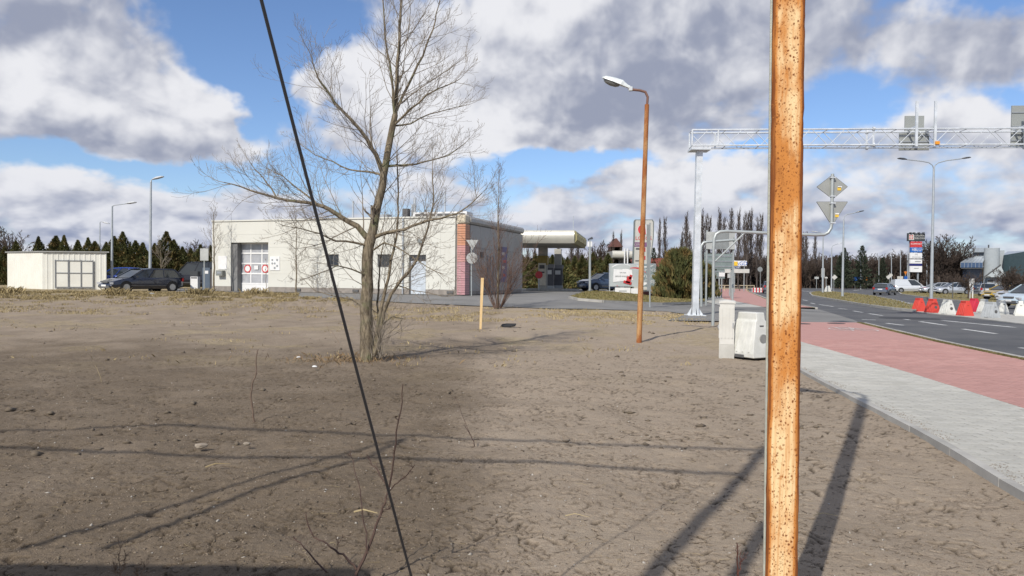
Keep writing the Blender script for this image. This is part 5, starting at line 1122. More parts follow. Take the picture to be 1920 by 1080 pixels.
# ================================================================ cars
def car(lab, loc, head, colr, L_=4.5, W_=1.78, H=1.47, typ='wagon', name='parked_car', group='parked cars', trim=False):
    t = thing(name, lab, 'car' if typ != 'van' else 'van', loc, head, group)
    cm = mat('car_'+colr[0], colr[1], .22, .25, col2=tuple(c*.96 for c in colr[1]), coat=.8)
    hl = L_/2; hw_ = W_/2
    if typ == 'van':
        top = [(-hl, .55), (-hl+.02, 1.0), (-hl+.3, 1.02), (hl-1.35, 1.02), (hl-.9, 1.0), (hl-.35, .92), (hl-.08, .80), (hl, .55)]; cab_ = [(-hl+.05, -hl+.16), (hl-1.75, hl-.72)]
    elif typ == 'suv':
        top = [(-hl, .6), (-hl+.05, .98), (-hl+.5, 1.03), (hl-1.25, 1.03), (hl-.6, .98), (hl-.12, .84), (hl, .58)]; cab_ = [(-hl+.12, -hl+.5), (hl-1.95, hl-1.15)]
    else:
        top = [(-hl, .5), (-hl+.05, .86), (-hl+.4, .93), (hl-1.3, .92), (hl-.65, .83), (hl-.15, .68), (hl, .46)]
        cab_ = {'wagon': [(-hl+.08, -hl+.55), (hl-2.05, hl-1.15)], 'hatch': [(-hl+.1, -hl+.6), (hl-1.9, hl-1.05)], 'sedan': [(-hl+.75, -hl+1.4), (hl-2.2, hl-1.3)]}[typ]
    xs = sorted(set([p[0] for p in top]+list(np.linspace(-hl+.2, hl-.2, 12))))
    tx = [p[0] for p in top]; tzz = [p[1] for p in top]
    vs = []; cnt = 0; K = 10
    for x in xs:
        zt_ = float(np.interp(x, tx, tzz)); e = min(1, (hl-abs(x))/.55); w = hw_*(.80+.20*math.sin(e*math.pi/2)); zb2 = .20+.10*(1-e)
        half = [(w*.9, zb2), (w*.985, zb2+.1), (w, .5*(zb2+zt_)), (w*.975, zt_-.10), (w*.90, zt_-.01)]
        pr = [(-a, b_2) for a, b_2 in half[::-1]]; ring = [(a, b_2) for a, b_2 in half]+[(-a, b_2) for a, b_2 in half[::-1]]
        for a, b_2 in ring: vs.append((x, a, b_2))
    n = len(xs); fs = [(i*K+k, i*K+(k+1) % K, (i+1)*K+(k+1) % K, (i+1)*K+k) for i in range(n-1) for k in range(K)]+[tuple(range(K)), tuple(range((n-1)*K, n*K))]
    body = MB().add(vs, fs).build('body', cm, t, smooth=True)
    (rb0, rt0), (rt1, rb1) = cab_[0], cab_[1]
    zs0 = float(np.interp(0, tx, tzz))-.02; zr_ = H-.05
    def cabring(x, wf, z): return [(x, -hw_*wf, z), (x, hw_*wf, z)]
    # windows: closed cabin of glass, pillars and roof proud of it
    lv = [(0, .885), (1, .74)]
    base = [(rb0, -hw_*.885, zs0), (rb1, -hw_*.885, zs0-.0), (rb1, hw_*.885, zs0), (rb0, hw_*.885, zs0)]
    topv = [(rt0, -hw_*.72, zr_), (rt1, -hw_*.72, zr_), (rt1, hw_*.72, zr_), (rt0, hw_*.72, zr_)]
    gm_ = MB().add(base+topv, [(0, 1, 5, 4), (1, 2, 6, 5), (2, 3, 7, 6), (3, 0, 4, 7), (4, 5, 6, 7)]).build('windows', mat('car_glass', (.025, .032, .038), .05, spec=.9), t)
    rm = MB(); nR = 6; vs = []
    for i in range(nR+1):
        a = i/nR; x = rt0-.03+(rt1-rt0+.06)*a; crown = .05*math.sin(math.pi*a)
        for wf, dz_ in ((-.745, -.04), (-.70, .015), (0, .05), (.70, .015), (.745, -.04)): vs.append((x, hw_*wf, zr_+dz_+crown))
    rm.add(vs, [(i*5+k, i*5+k+1, (i+1)*5+k+1, (i+1)*5+k) for i in range(nR) for k in range(4)]); rm.build('roof', cm, t, smooth=True)
    for s_ in (-1, 1):
        B = lambda x: Vector((x, s_*hw_*.892, zs0)); T_ = lambda x: Vector((x, s_*hw_*.728, zr_+.0))
        for f_ in ([0, .36, .66, 1] if typ != 'van' else [0, 1]):
            xb2 = rb0+(rb1-rb0)*f_; xt2 = rt0+(rt1-rt0)*f_; MB().tube([B(xb2), T_(xt2)], .035 if 0 < f_ < 1 else .05, 4).build('pillar', cm, t)
    if typ == 'van':
        x1 = rb0+(rb1-rb0)*.60; x1t = rt0+(rt1-rt0)*.62
        MB().add([(rb0-.02, -hw_*.93, zs0), (x1, -hw_*.93, zs0), (x1, hw_*.93, zs0), (rb0-.02, hw_*.93, zs0), (rt0-.02, -hw_*.80, zr_), (x1t, -hw_*.80, zr_), (x1t, hw_*.80, zr_), (rt0-.02, hw_*.80, zr_)], [(0, 1, 5, 4), (1, 2, 6, 5), (2, 3, 7, 6), (3, 0, 4, 7), (4, 5, 6, 7)]).build('cargo_panels', cm, t)
    for s_ in (-1, 1):
        for x in (-hl+.86, hl-.88):
            MB().disc((x, s_*(hw_-.03), .33), (1, 0, 0), (0, 0, 1), (0, s_, 0), .385, .034, 20).build('wheel_arch', mat('arch_black', (.012, .012, .013), .8), t)
            w = MB().disc((x, s_*(hw_-.16), .315), (1, 0, 0), (0, 0, 1), (0, s_, 0), .315, .175, 20).build('wheel', mat('tyre', (.02, .02, .021), .8), t)
            MB().disc((x, s_*(hw_+.016), .315), (1, 0, 0), (0, 0, 1), (0, s_, 0), .205, .008, 14).build('rim', mat('rim', (.42, .43, .45), .3, .7), w)
        MB().box((rb1-.32, s_*(hw_+.07), zs0+.06), (.18, .16, .12)).build('mirror', cm, t)
        MB().box((hl-.10, s_*hw_*.70, top[-2][1]-.12 if typ != 'van' else .72), (.16, .36, .13), Matrix.Rotation(-s_*.35, 3, 'Z')).build('headlight', mat('headlight_glass', (.55, .57, .6), .1, .3), t)
        MB().box((-hl+.05, s_*hw_*.80, .80), (.10, .22, .24)).build('tail_light', mat('tail_red', (.35, .02, .02), .2), t)
        if typ != 'van':
            for x in (-.35, .65): MB().box((x, s_*(hw_*.985), .72), (.16, .02, .03)).build('door_handle', cm, t)
        MB().box((.1, s_*(hw_+.004), .42), (L_*.5, .02, .05)).build('side_trim', M_dark, t)
    MB().box((hl-.02, 0, .34), (.08, W_*.62, .16)).build('front_grille', M_dark, t); MB().box((hl+.03, 0, .42), (.02, .50, .11)).build('number_plate', M_wpaint, t)
    MB().box((hl-.06, 0, .62), (.08, W_*.38, .10)).build('upper_grille', M_dark, t)
    MB().box((-hl-.0, 0, .36), (.06, W_*.7, .14)).build('rear_bumper', M_dark, t); MB().box((-hl-.015, 0, .70), (.02, .50, .11)).build('number_plate', M_wpaint, t)
    if typ == 'wagon':
        for s_ in (-1, 1): MB().tube([(rt0+.1, s_*hw_*.68, H+.02), (rt1-.1, s_*hw_*.68, H+.02)], .018, 4).build('roof_rail', M_dark, t)
    return t
def cpos(px, d, drop=0, z=None): p = A(px, 545, d); return (p.x, p.y, (tz(p.x, p.y) if z is None else z)-drop)
car('dark estate car parked behind the grass edge between the white shed and the building', cpos(266, 46.8, .1), R(237), ('dark', (.016, .022, .042)), 4.75, 1.8, 1.47)
car('bright blue car mostly hidden behind the dark estate car and the shed', cpos(224, 55, .0), R(188), ('blue', (.012, .055, .30)), 4.3, 1.75, 1.5, 'hatch')
car('dark van parked left of the cream building behind the thin sign post', cpos(364, 57, 0), R(200), ('black', (.02, .02, .025)), 4.8, 1.9, 2.0, 'suv')
car('dark blue car with pale front parked right of the fuel canopy', cpos(1131, 63, .0), R(205), ('steelblue', (.035, .06, .11)), 4.3, 1.8, 1.55, 'suv')
car('dark estate car driving away on the far carriageway', (*flat(1659, 553, z=RZ), RZ), R(50), ('slate', (.10, .115, .15)), 4.5, 1.78, 1.38, 'wagon', 'moving_car', None)
def far(px, d, lab, hd, cl, *a, **k): p = A(px, 545, d); return car(lab, (p.x, p.y, RZ+.1), R(hd), cl, *a, **k)
far(1704, 104, 'white panel van parked behind the verge left of the twin lamp', -6, ('white', (.62, .64, .66)), 4.5, 1.85, 1.85, 'van', name='parked_van')
far(1757, 100, 'silver car partly hidden behind the twin lamp post', 176, ('silver', (.42, .45, .49)), 4.3, 1.75, 1.45, 'hatch')
far(1786, 94, 'silver estate car parked right of the twin lamp post', 177, ('silver', (.42, .45, .49)), 4.4, 1.75, 1.50, 'wagon')
far(1852, 84, 'silver saloon seen from behind in front of the showroom', 60, ('silver2', (.38, .40, .42)), 4.1, 1.72, 1.42, 'sedan')
far(1884, 66, 'yellow car parked before the showroom pavilion', 195, ('yellow', (.50, .33, .03)), 3.9, 1.7, 1.35, 'hatch')
far(1893, 78, 'dark grey green car parked behind the yellow one', 180, ('graphite', (.06, .07, .07)), 4.2, 1.7, 1.42, 'sedan')
far(1916, 62, 'white car parked right of the yellow car', 190, ('white', (.62, .64, .66)), 4.0, 1.7, 1.4, 'hatch')
far(1938, 46, 'white car with a blue door panel cut by the right edge', 197, ('whiteblue', (.50, .60, .66)), 4.2, 1.75, 1.45, 'hatch')
car('dark car half hidden by the rusty post on the bend', (*flat(1443, 549), 0), R(75), ('slate', (.10, .115, .15)), 4.4, 1.75, 1.42, 'hatch', 'moving_car', None)
# things by the dark van: white bin, dark bins
q_ = G(341, 545); t = thing('service_bin', 'white low bin with a dark band standing right of the dark estate car', 'bin', q_+Vector((0, 2, 0))); MB().box((0, 0, .45), (.48, .4, .9)).build('box', M_wpaint, t); MB().box((0, -.205, .82), (.4, .01, .08)).build('dark_band', M_dark, t); MB().box((.0, 0, 1.1), (.5, .45, .3)).build('lid', M_hd, t)
t = thing('vacuum_unit', 'grey blue vacuum cleaner unit right of the white bin', 'vacuum', q_+Vector((.8, 2, 0))); MB().box((0, 0, .75), (.5, .4, 1.5)).build('cabinet', mat('slate_box', (.09, .12, .16), .5), t); MB().box((0, -.21, 1.2), (.3, .02, .2)).build('panel', M_wpaint, t)
t = thing('vacuum_unit', 'dark brown machine in front of the dark van left of the sign post', 'vacuum', q_+Vector((1.65, 1.6, 0))); MB().box((0, 0, .7), (.75, .5, 1.4)).build('cabinet', mat('machine_brown', (.10, .09, .085), .5), t); MB().box((0, -.26, 1.1), (.5, .02, .25)).build('panel', M_sbk, t)
# ================================================================ bare trees
def segmesh(name, segs, m, parent=None, kind=None, n=3, attrs=None):
    a = np.array([(*s[0], *s[1], s[2], s[3]) for s in segs], dtype=float)
    P0, P1, r0, r1 = a[:, :3], a[:, 3:6], a[:, 6:7], a[:, 7:8]
    T = P1-P0; T /= np.maximum(np.linalg.norm(T, axis=1, keepdims=True), 1e-9)
    up = np.where(np.abs(T[:, 2:3]) < .9, np.array([[0., 0, 1]]), np.array([[1., 0, 0]]))
    U = np.cross(T, up); U /= np.linalg.norm(U, axis=1, keepdims=True); Wv = np.cross(T, U)
    N = len(a); V = np.zeros((N, 2*n, 3))
    for k in range(n):
        an = 2*math.pi*k/n; o = U*math.cos(an)+Wv*math.sin(an)
        V[:, k] = P0+o*r0; V[:, n+k] = P1+o*r1
    fc = np.array([[k, (k+1) % n, n+(k+1) % n, n+k] for k in range(n)])
    return npmesh(name, V.reshape(-1, 3), (fc[None]+(np.arange(N)*2*n)[:, None, None]).reshape(-1, 4), m, parent, kind, smooth=n > 4)
def rv(s=1.): return Vector((random.gauss(0, s), random.gauss(0, s), random.gauss(0, s)))
def grow(out, p, dv, ln, r, lev, up=.12, wob=.14, kids=(5, 4, 3), step=None, ang=.75, rmin=.0016, kl=.5):
    n = max(3, int(ln/(step or ln/6))); st = ln/n; pts = [p.copy()]; d_ = dv.normalized()
    for i in range(n):
        d_ = (d_+rv(wob)+Vector((0, 0, up*(.4+i/n)))).normalized(); q_ = pts[-1]+d_*st
        f0 = 1-i/n*.8; f1 = 1-(i+1)/n*.8
        out[min(lev, len(out)-1)].append((pts[-1], q_, max(r*f0, rmin), max(r*f1, rmin))); pts.append(q_)
    if lev < len(kids):
        k = kids[lev]
        for j in range(k):
            t = .18+.78*(j+random.random())/k; i = min(n-1, int(t*n)); b0 = pts[i].lerp(pts[i+1], t*n-i); ax = (pts[i+1]-pts[i]).normalized()
            sd_ = ax.cross(rv()).normalized(); nd = (ax*math.cos(ang)+sd_*math.sin(ang)).normalized()
            grow(out, b0, nd, ln*kl*(1.15-t*.6)*random.uniform(.7, 1.25), r*.42, lev+1, up, wob, kids, None, ang, rmin, kl)
M_bark = mat('bark_brown', (.185, .145, .095), .9, col2=(.105, .080, .055), nscale=9, bump=1.0, bscale=26)
M_twig = mat('twig_brown', (.20, .17, .135), .85, col2=(.28, .24, .19), nscale=2)
def barkmat():
    m = bpy.data.materials.new('main_bark'); m.use_nodes = True; q = NB(m.node_tree); p = m.node_tree.nodes['Principled BSDF']; t = q.n('ShaderNodeTexCoord').outputs['Object']
    w = q.noise(q.v('MULTIPLY', t, (1, 1, .22)), 26, 5, .65, .6); c = q.mix(q.ramp(w, .35, .65), (.095, .075, .052), (.26, .215, .15)); c = q.mix(q.ramp(q.noise(t, 3.5, 3, .6), .5, .75), c, (.15, .155, .085))
    q.put(p.inputs['Base Color'], c); p.inputs['Roughness'].default_value = .92; p.inputs['Specular IOR Level'].default_value = .2
    bp = q.n('ShaderNodeBump'); bp.inputs['Strength'].default_value = 1; bp.inputs['Distance'].default_value = .02; q.put(bp.inputs['Height'], w); q.put(p.inputs['Normal'], bp.outputs[0]); return m
M_bark2 = barkmat()
random.seed(11)
tb_ = G(690, 671); TD = tb_.y; tree = thing('bare_tree', 'large bare multi stemmed tree standing in the middle of the soil plot', 'tree', tb_)
def tq(px, py, dy=0.): return A(px, py, TD+dy)-tb_
def limb(pts, r0, r1, nm, kids=14, klen=1.0, kr=.35, dys=None, up=.10, side=1., lev=(5, 3), n=8, tstart=.10):
    kids = int(kids*1.0); klen *= 1.28
    P_ = []
    for i, p in enumerate(pts):
        dy = (dys or 0)*i/(len(pts)-1); P_.append(tq(p[0], p[1], dy+p[2] if len(p) > 2 else dy))
    # resample with wobble
    Q = [P_[0]]
    for a, c in zip(P_[:-1], P_[1:]):
        k = max(2, int((c-a).length/.16))
        for i in range(1, k+1): Q.append(a.lerp(c, i/k)+(rv(.010*min(1, (c-a).length*2)) if i < k else Vector()))
    rs = [r0+(r1-r0)*(i/(len(Q)-1))**.8 for i in range(len(Q))]
    MB().tube(Q, rs, n).build(nm, M_bark2, tree, smooth=True)
    for j in range(kids):
        t = tstart+(1-tstart)*(j+random.random()*.9)/kids; i = min(len(Q)-2, int(t*(len(Q)-1))); ax = (Q[i+1]-Q[i]).normalized(); sd_ = ax.cross(rv()).normalized()
        a_ = random.uniform(.55, 1.0); grow(TW, Q[i], ax*math.cos(a_)+sd_*math.sin(a_), klen*(1.15-.55*t)*random.uniform(.6, 1.25), max(.0055, rs[i]*kr*.8), 0, up, .10, lev, None, .7, .0019, .5)
    grow(TW, Q[-1], (Q[-1]-Q[-3]), klen*.5, r1*.9, 0, up, .1, lev, None, .6, .0021)
TW = [[], [], []]
limb([(688, 678), (687.5, 640), (687, 560), (688.5, 500), (691, 462), (697, 440)], .130, .096, 'trunk', 2, .9, .12, n=14, tstart=.55)
limb([(697, 442), (704, 405), (712, 370), (719, 330), (727, 285), (736, 238), (741, 215)], .085, .052, 'trunk', 7, 1.1, .22, n=12)
limb([(741, 216), (744, 165), (746, 110), (749, 50), (752, -20), (757, -85)], .046, .012, 'limb', 24, 1.05, .42, dys=.2)
limb([(739, 230), (737, 170), (731, 120), (722, 70), (718, 0), (712, -50)], .030, .008, 'limb', 16, .85, .45, dys=-.5)
limb([(741, 212), (755, 180), (775, 140), (793, 105), (812, 55), (826, -5)], .030, .008, 'limb', 17, .85, .45, dys=.5)
limb([(738, 235), (768, 205), (800, 178), (838, 160), (862, 148)], .024, .006, 'limb', 14, .8, .45, dys=-.8)
limb([(694, 452), (670, 424), (644, 410), (618, 393), (596, 384), (560, 378), (518, 371), (486, 362), (452, 350), (420, 342)], .062, .008, 'limb', 24, .95, .35, dys=-.5)
limb([(518, 371), (508, 352), (494, 334), (478, 318), (466, 300)], .018, .006, 'limb', 8, .6, .5, dys=.3)
limb([(596, 384), (575, 366), (556, 352), (530, 330), (505, 318)], .022, .006, 'limb', 12, .7, .45, dys=.6)
limb([(719, 328), (705, 290), (690, 264), (660, 226), (627, 192), (610, 165), (596, 145), (583, 104)], .050, .008, 'limb', 25, 1.0, .35, dys=-.7)
limb([(719, 330), (690, 322), (655, 318), (625, 303), (590, 290), (560, 268)], .024, .006, 'limb', 15, .8, .42, dys=.9)
limb([(722, 312), (755, 310), (780, 308), (810, 300), (840, 292), (868, 272)], .026, .006, 'limb', 15, .85, .42, dys=.5)
limb([(738, 236), (770, 232), (805, 214), (840, 205), (880, 196)], .020, .005, 'limb', 12, .7, .45, dys=.8)
limb([(700, 446), (726, 436), (757, 431), (790, 418), (825, 410), (858, 400), (886, 380), (904, 362)], .038, .007, 'limb', 22, .85, .38, dys=-.6)
limb([(695, 462), (665, 455), (630, 452), (600, 438), (570, 430), (540, 425)], .026, .006, 'limb', 15, .8, .42, dys=-.9)
limb([(697, 520), (660, 505), (632, 498), (600, 512), (575, 522)], .018, .005, 'limb', 9, .55, .45, dys=-.9)
limb([(698, 470), (720, 455), (742, 462), (770, 480), (800, 500), (830, 515)], .018, .005, 'limb', 11, .6, .45, dys=-1.0)
limb([(689, 585), (660, 562), (625, 555), (590, 545), (565, 520)], .016, .004, 'limb', 10, .55, .45, dys=.7)
# second stems
limb([(700, 668), (704, 640), (711, 598), (716, 572), (723, 540), (731, 505), (738, 470), (744, 441), (747, 400), (747, 363), (745, 320), (744, 290)], .045, .010, 'stem', 24, .85, .35, dys=.35, n=10, tstart=.3)
limb([(702, 665), (712, 620), (720, 585), (733, 552), (747, 532), (765, 512), (783, 485), (795, 448), (804, 420), (812, 385), (812, 350), (811, 320)], .042, .009, 'stem', 24, .85, .35, dys=-.35, n=10, tstart=.3)
limb([(704, 660), (709, 610), (710, 547), (712, 500), (716, 470), (722, 440)], .030, .008, 'stem', 12, .7, .4, dys=.6)
limb([(716, 610), (735, 594), (755, 597), (745, 612), (724, 628)], .014, .004, 'limb', 6, .3, .45)
limb([(745, 535), (775, 545), (800, 548), (830, 556)], .012, .004, 'limb', 8, .5, .5, dys=-.5)
for i in range(26):    # suckers round the foot
    p_ = tq(random.uniform(694, 716), 668+random.uniform(-3, 5), random.uniform(-.2, .2)); grow(TW, p_, Vector((random.gauss(.1, .25), random.gauss(0, .2), 1)), random.uniform(.4, 1.2), .006, 1, .05, .1, (4, 3, 2), None, .5, .0018)
segmesh('twigs', TW[0]+TW[1]+TW[2], M_twig, tree, 'stuff'); print('main tree twigs', sum(map(len, TW)))
def young(px, pyb, pyt, lab, spread, nb, r=.05, d=None, name='young_tree', stemr=None, seed=1, steep=.5, low=.3, m=None, extra=0, group=None):
    random.seed(seed); b_ = G(px, pyb) if d is None else gz(*A(px, pyb, d)[:2]); D = b_.y; Ht = (A(px, pyt, D)-b_).z
    t = thing(name, lab, 'tree', b_, 0, group); tw = [[], [], []]; P_ = [Vector((random.gauss(0, .02), random.gauss(0, .02), Ht*i/10)) for i in range(11)]; P_[0] = Vector((0, 0, -.1))
    MB().tube(P_, [r*(1-.85*i/10) for i in range(11)], 7).build('trunk', M_bark2, t, smooth=True)
    for i in range(nb):
        f = low+(1-low)*(i+random.random())/nb; p_ = Vector((0, 0, Ht*f)); a_ = random.uniform(0, 2*math.pi); dv = Vector((math.cos(a_)*math.sin(steep), math.sin(a_)*math.sin(steep), math.cos(steep)))
        grow(tw, p_, dv, spread*(1.2-f*.8)*random.uniform(.7, 1.2), r*.35*(1.1-f), 0, .08, .08, (5, 3), None, .55, .004*D/45, .5)
    for i in range(extra):
        a_ = random.uniform(0, 6.28); grow(tw, Vector((math.cos(a_)*.15, math.sin(a_)*.15, 0)), Vector((math.cos(a_)*.45, math.sin(a_)*.3, 1)), Ht*random.uniform(.2, .55), .015, 0, .03, .07, (5, 3), None, .5, .005, .5)
    segmesh('twigs', tw[0]+tw[1]+tw[2], m or M_twig, t, 'stuff'); return t
young(401, 549, 397, 'young bare tree at the left end of the cream building', 1.5, 22, .065, seed=3, steep=.55, low=.32, d=46.5)
young(555, 554, 400, 'thin young bare tree in front of the cream wall right of the roller door', 1.3, 24, .05, seed=4, steep=.8, low=.25, d=44)
young(933, 578, 318, 'slender bare tree with a dense shrubby foot right of the tiled column', 1.5, 34, .05, seed=5, steep=.35, low=.12, extra=34, m=mat('red_twig', (.16, .10, .075), .85))
young(499, 548, 482, 'small sapling stick before the roller door', .3, 4, .02, seed=6, d=45)
young(302, 522, 455, 'pale slim bare tree before the hedge right of the lamp', 1.6, 14, .07, seed=7, d=62, steep=.7)
# ---------------------------------------------------------------- far bare trees
def far_tree_meshes(kind, n, H, seed):
    random.seed(seed); out = []
    for k in range(n):
        tw = [[], [], []]
        if kind == 'poplar':
            tr_ = [((0, 0, 0), (0, 0, H*.5), .28, .2), ((0, 0, H*.5), (0, 0, H*.97), .2, .04)]
            for i in range(84):
                f = .08+.88*i/84; a_ = random.uniform(0, 6.28); s_ = .26; w = H*.24*(1-abs(f-.42))*random.uniform(.7, 1.1)
                grow(tw, Vector((0, 0, H*f)), Vector((math.cos(a_)*s_, math.sin(a_)*s_, 1)), w, .05, 0, .05, .06, (4, 3), None, .33, .030, .5)
        else:
            tr_ = [((0, 0, 0), (0, 0, H*.35), .3, .24)]
            for i in range(16):
                a_ = random.uniform(0, 6.28); s_ = random.uniform(.2, 1.1); grow(tw, Vector((0, 0, H*random.uniform(.22, .42))), Vector((math.cos(a_)*s_, math.sin(a_)*s_, 1)), H*random.uniform(.45, .62), .12, 0, .06, .10, (6, 5, 3), None, .6, .03, .45)
        out.append((tr_, tw[0]+tw[1]+tw[2]))
    return out
M_far = mat('far_twig', (.070, .056, .050), .9, col2=(.10, .08, .07), nscale=.3); M_far2 = mat('far_twig_brown', (.085, .060, .046), .9, col2=(.06, .045, .036), nscale=.2)
def proto(kind, n, H, seed, m, cat):
    ps_ = []
    for tr_, sg_ in far_tree_meshes(kind, n, H, seed):
        a = segmesh('trunk', tr_, m, None, None, 5); c = segmesh('crown', sg_, m, None, None, 3); ps_.append((a.data, c.data)); bpy.data.objects.remove(a); bpy.data.objects.remove(c)
    return ps_
def place(ps_, k, loc, s, lab, name, cat, group, rz=None, sx_=1.):
    t = thing(name, lab, cat, loc, random.uniform(0, 6.28) if rz is None else rz, group); t.scale = (s*sx_, s*sx_, s)
    a, c = ps_[k % len(ps_)]; link('trunk', a, t); link('crown', c, t); return t
pop = proto('poplar', 3, 18, 21, M_far, 'tree'); rnd = proto('round', 4, 11, 22, M_far2, 'tree')
random.seed(5)
PG = 'tall bare poplars beyond the signs'
PL = [(1150,440,150,'thin bare poplar rising left of the brown gabled roof'),(1165,438,150,'thin bare poplar rising right of the brown gabled roof'),(1237,416,150,'left bare poplar of the pair right of the totem'),(1247,414,150,'right bare poplar of the pair right of the totem'),(1287,407,150,'single bare poplar left of the gantry column'),
 (1279,440,155,'short bare poplar just left of the single tall one'),(1294,440,155,'short bare poplar touching the gantry column'),(1317,402,155,'bare poplar right behind the gantry column'),(1325,408,155,'second bare poplar right of the gantry column'),(1331,412,158,'short poplar above the pale sign back'),
 (1350,400,150,'bare poplar above the bent pipe, first from the left'),(1358,414,158,'lower poplar between two tall ones above the pipe'),(1372,400,150,'bare poplar above the middle of the bent pipe'),(1386,400,150,'narrow poplar above the bent pipe right of the middle'),(1396,410,158,'lower poplar beside the narrow one'),
 (1402,404,150,'left one of the close poplars above the round sign'),(1409,400,152,'middle one of the close poplars above the round sign'),(1421,414,150,'poplar rising behind the round grey sign'),(1428,408,150,'poplar just left of the rusty post'),(1506,442,170,'poplar just right of the rusty post'),(1512,440,170,'second poplar right of the rusty post'),(1529,445,170,'separate poplar left of the island lamp')]
for i, (px_, pt_, d_, lab) in enumerate(PL):
    p_ = A(px_, pt_, d_); z0_ = -.1; place(pop, i, (p_.x, d_, z0_), (p_.z-z0_)/18, lab, 'poplar_tree', 'poplar', PG, sx_=random.uniform(.62, .8)*(1.0 if i > 2 else .7))
for i, (px_, pt_, d_, lab) in enumerate(((990,470,120,'bare poplar seen under the left part of the canopy'),(1003,468,120,'second bare poplar seen under the canopy'),(1048,455,125,'bare tree seen right of the canopy column'),(1072,448,125,'taller bare tree seen under the right end of the canopy'),(1084,456,125,'bare tree seen between the canopy and the thin pale post'))):
    p_ = A(px_, pt_, d_); place(pop, i, (p_.x, d_, -.1), (p_.z+.1)/18, lab, 'poplar_tree', 'poplar', 'bare trees behind the canopy', sx_=1.1)
BT = [(20,424,95,'large bare tree beyond the left end of the shed'),(-30,440,95,'bare tree cut by the left edge of the picture'),(170,452,110,'bare crown behind the shed roof'),(118,448,110,'bare brown tree above the left part of the shed roof'),(372,450,105,'brown bare tree right of the grey lamp'),(345,462,105,'low bare tree behind the dark van'),(388,458,105,'bare tree at the left edge of the cream building'),
 (1092,462,130,'bare tree behind the thin pale post'),(1118,452,130,'wide bare tree left of the gabled house'),(1136,455,130,'bare tree touching the gabled house'),(1176,462,140,'bare tree right of the gabled house'),(1262,478,140,'low bare tree right of the totem'),
 (1443,470,160,'bare tree behind the rusty post'),(1330,470,160,'bare tree behind the green sign back'),(1365,470,160,'bare tree above the yellow and blue advertisement'),(1400,476,160,'bare tree behind the round grey sign'),(1420,474,165,'bare tree left of the rusty post'),
 (1500,486,165,'dark bare tree right of the rusty post'),(1520,478,165,'dark bare tree behind the narrow grey board'),(1548,480,165,'dark bare tree behind the pale diamond board'),(1570,476,165,'dark bare tree left of the conifer top'),(1592,482,165,'dark bare tree above the blue direction sign'),(1622,478,165,'dark bare tree above the orange works sign'),(1640,474,165,'rounded bare tree above the dark car'),
 (1658,476,165,'second rounded bare tree above the dark car'),(1678,468,165,'bare tree left of the advertising tower'),(1696,472,165,'bare tree touching the advertising tower'),(1715,474,165,'bare tree behind the advertising tower'),(1745,456,135,'dark tree behind the tall twin lamp'),(1762,440,130,'tallest dark bare tree right of the twin lamp'),(1778,436,130,'broad dark bare tree above the silver estate car'),
 (1792,456,130,'dark bare tree beside the showroom roof'),(1805,474,130,'small dark bare tree touching the showroom')]
for i, (px_, pt_, d_, lab) in enumerate(BT):
    p_ = A(px_, pt_, d_); place(rnd, i, (p_.x, d_, -.1), (p_.z+.1)/11.5, lab, 'bare_tree', 'tree', 'far bare trees along the horizon', sx_=1.15 if px_ > 1700 else 1.0)
for i, (px_, pb_, pt_, lab) in enumerate(((1885,566,503,'small round headed bare tree before the showroom pavilion'),(1902,566,500,'leaning bare tree right of the pavilion'),(1915,566,505,'bare tree at the right edge before the dark hall'),(1816,562,505,'small bare tree before the showroom glass front'),(1745,545,512,'small brown shrub tree left of the silver estate car'),(1786,545,512,'small brown shrub tree behind the silver estate car'))):
    x_, y_ = flat(px_, pb_, z=RZ) if pb_ > 550 else (A(px_, 540, 105).x, 105); zt_ = A(px_, pt_, y_).z-RZ; place(rnd, i, (x_, y_, RZ), zt_/11.2, lab, 'small_tree', 'tree', 'small trees by the far car park', sx_=1.25)
for i, px_ in enumerate((1786, 1845)):
    x_, y_ = flat(px_, 562, z=RZ); o = MB().tube([(0, 0, 0), (0, 0, 1.5)], .05, 6).build('verge_stake', M_dark); o.location = (x_, y_, RZ+.05); tagp(o, ('thin dark stake on the verge before the silver estate car', 'thin dark stake on the verge before the silver saloon')[i], 'stake')
# ---------------------------------------------------------------- conifers: sprays of small leaf clumps
def conifer(H, Rr, n, shape, seed, size=.22):
    g_ = np.random.default_rng(seed); u = g_.random(n); h = u**.85; a_ = g_.random(n)*2*math.pi
    lob = 1+.25*np.sin(a_*3+seed+h*5)+.2*np.sin(a_*5+h*13)+.2*np.sin(h*23+a_*2+seed)+.35*(g_.random(n)**6)
    if shape == 'cone': rad = (1-h)**.95*(.78+.28*((h*7+.3*np.sin(a_*2)) % 1))*(1+.25*(h < .5))
    elif shape == 'spire': rad = (1-h)**.6*(.45+.55*((h*9) % 1))
    else: rad = np.sqrt(np.clip(1-(h*1.0-.28)**2/.56, 0, 1))
    rr2 = rad*Rr*lob*np.sqrt(.42+.58*g_.random(n)); C_ = np.stack([rr2*np.cos(a_), rr2*np.sin(a_), h*H+.1], -1)
    outv = np.stack([np.cos(a_), np.sin(a_), .9+.6*g_.random(n)], -1)+g_.normal(0, .45, (n, 3)); outv /= np.linalg.norm(outv, axis=1, keepdims=True)
    sv = np.cross(outv, g_.normal(0, 1, (n, 3))); sv /= np.linalg.norm(sv, axis=1, keepdims=True); s_ = size*(.6+.8*g_.random((n, 1)))*(1.15-(.75 if shape != 'bush' else .2)*h[:, None])
    V = np.stack([C_-sv*s_*.32, C_+outv*s_*.5-sv*s_*.12, C_+outv*s_*1.25, C_+sv*s_*.34], 1)
    return V.reshape(-1, 3), np.arange(4*n).reshape(-1, 4)
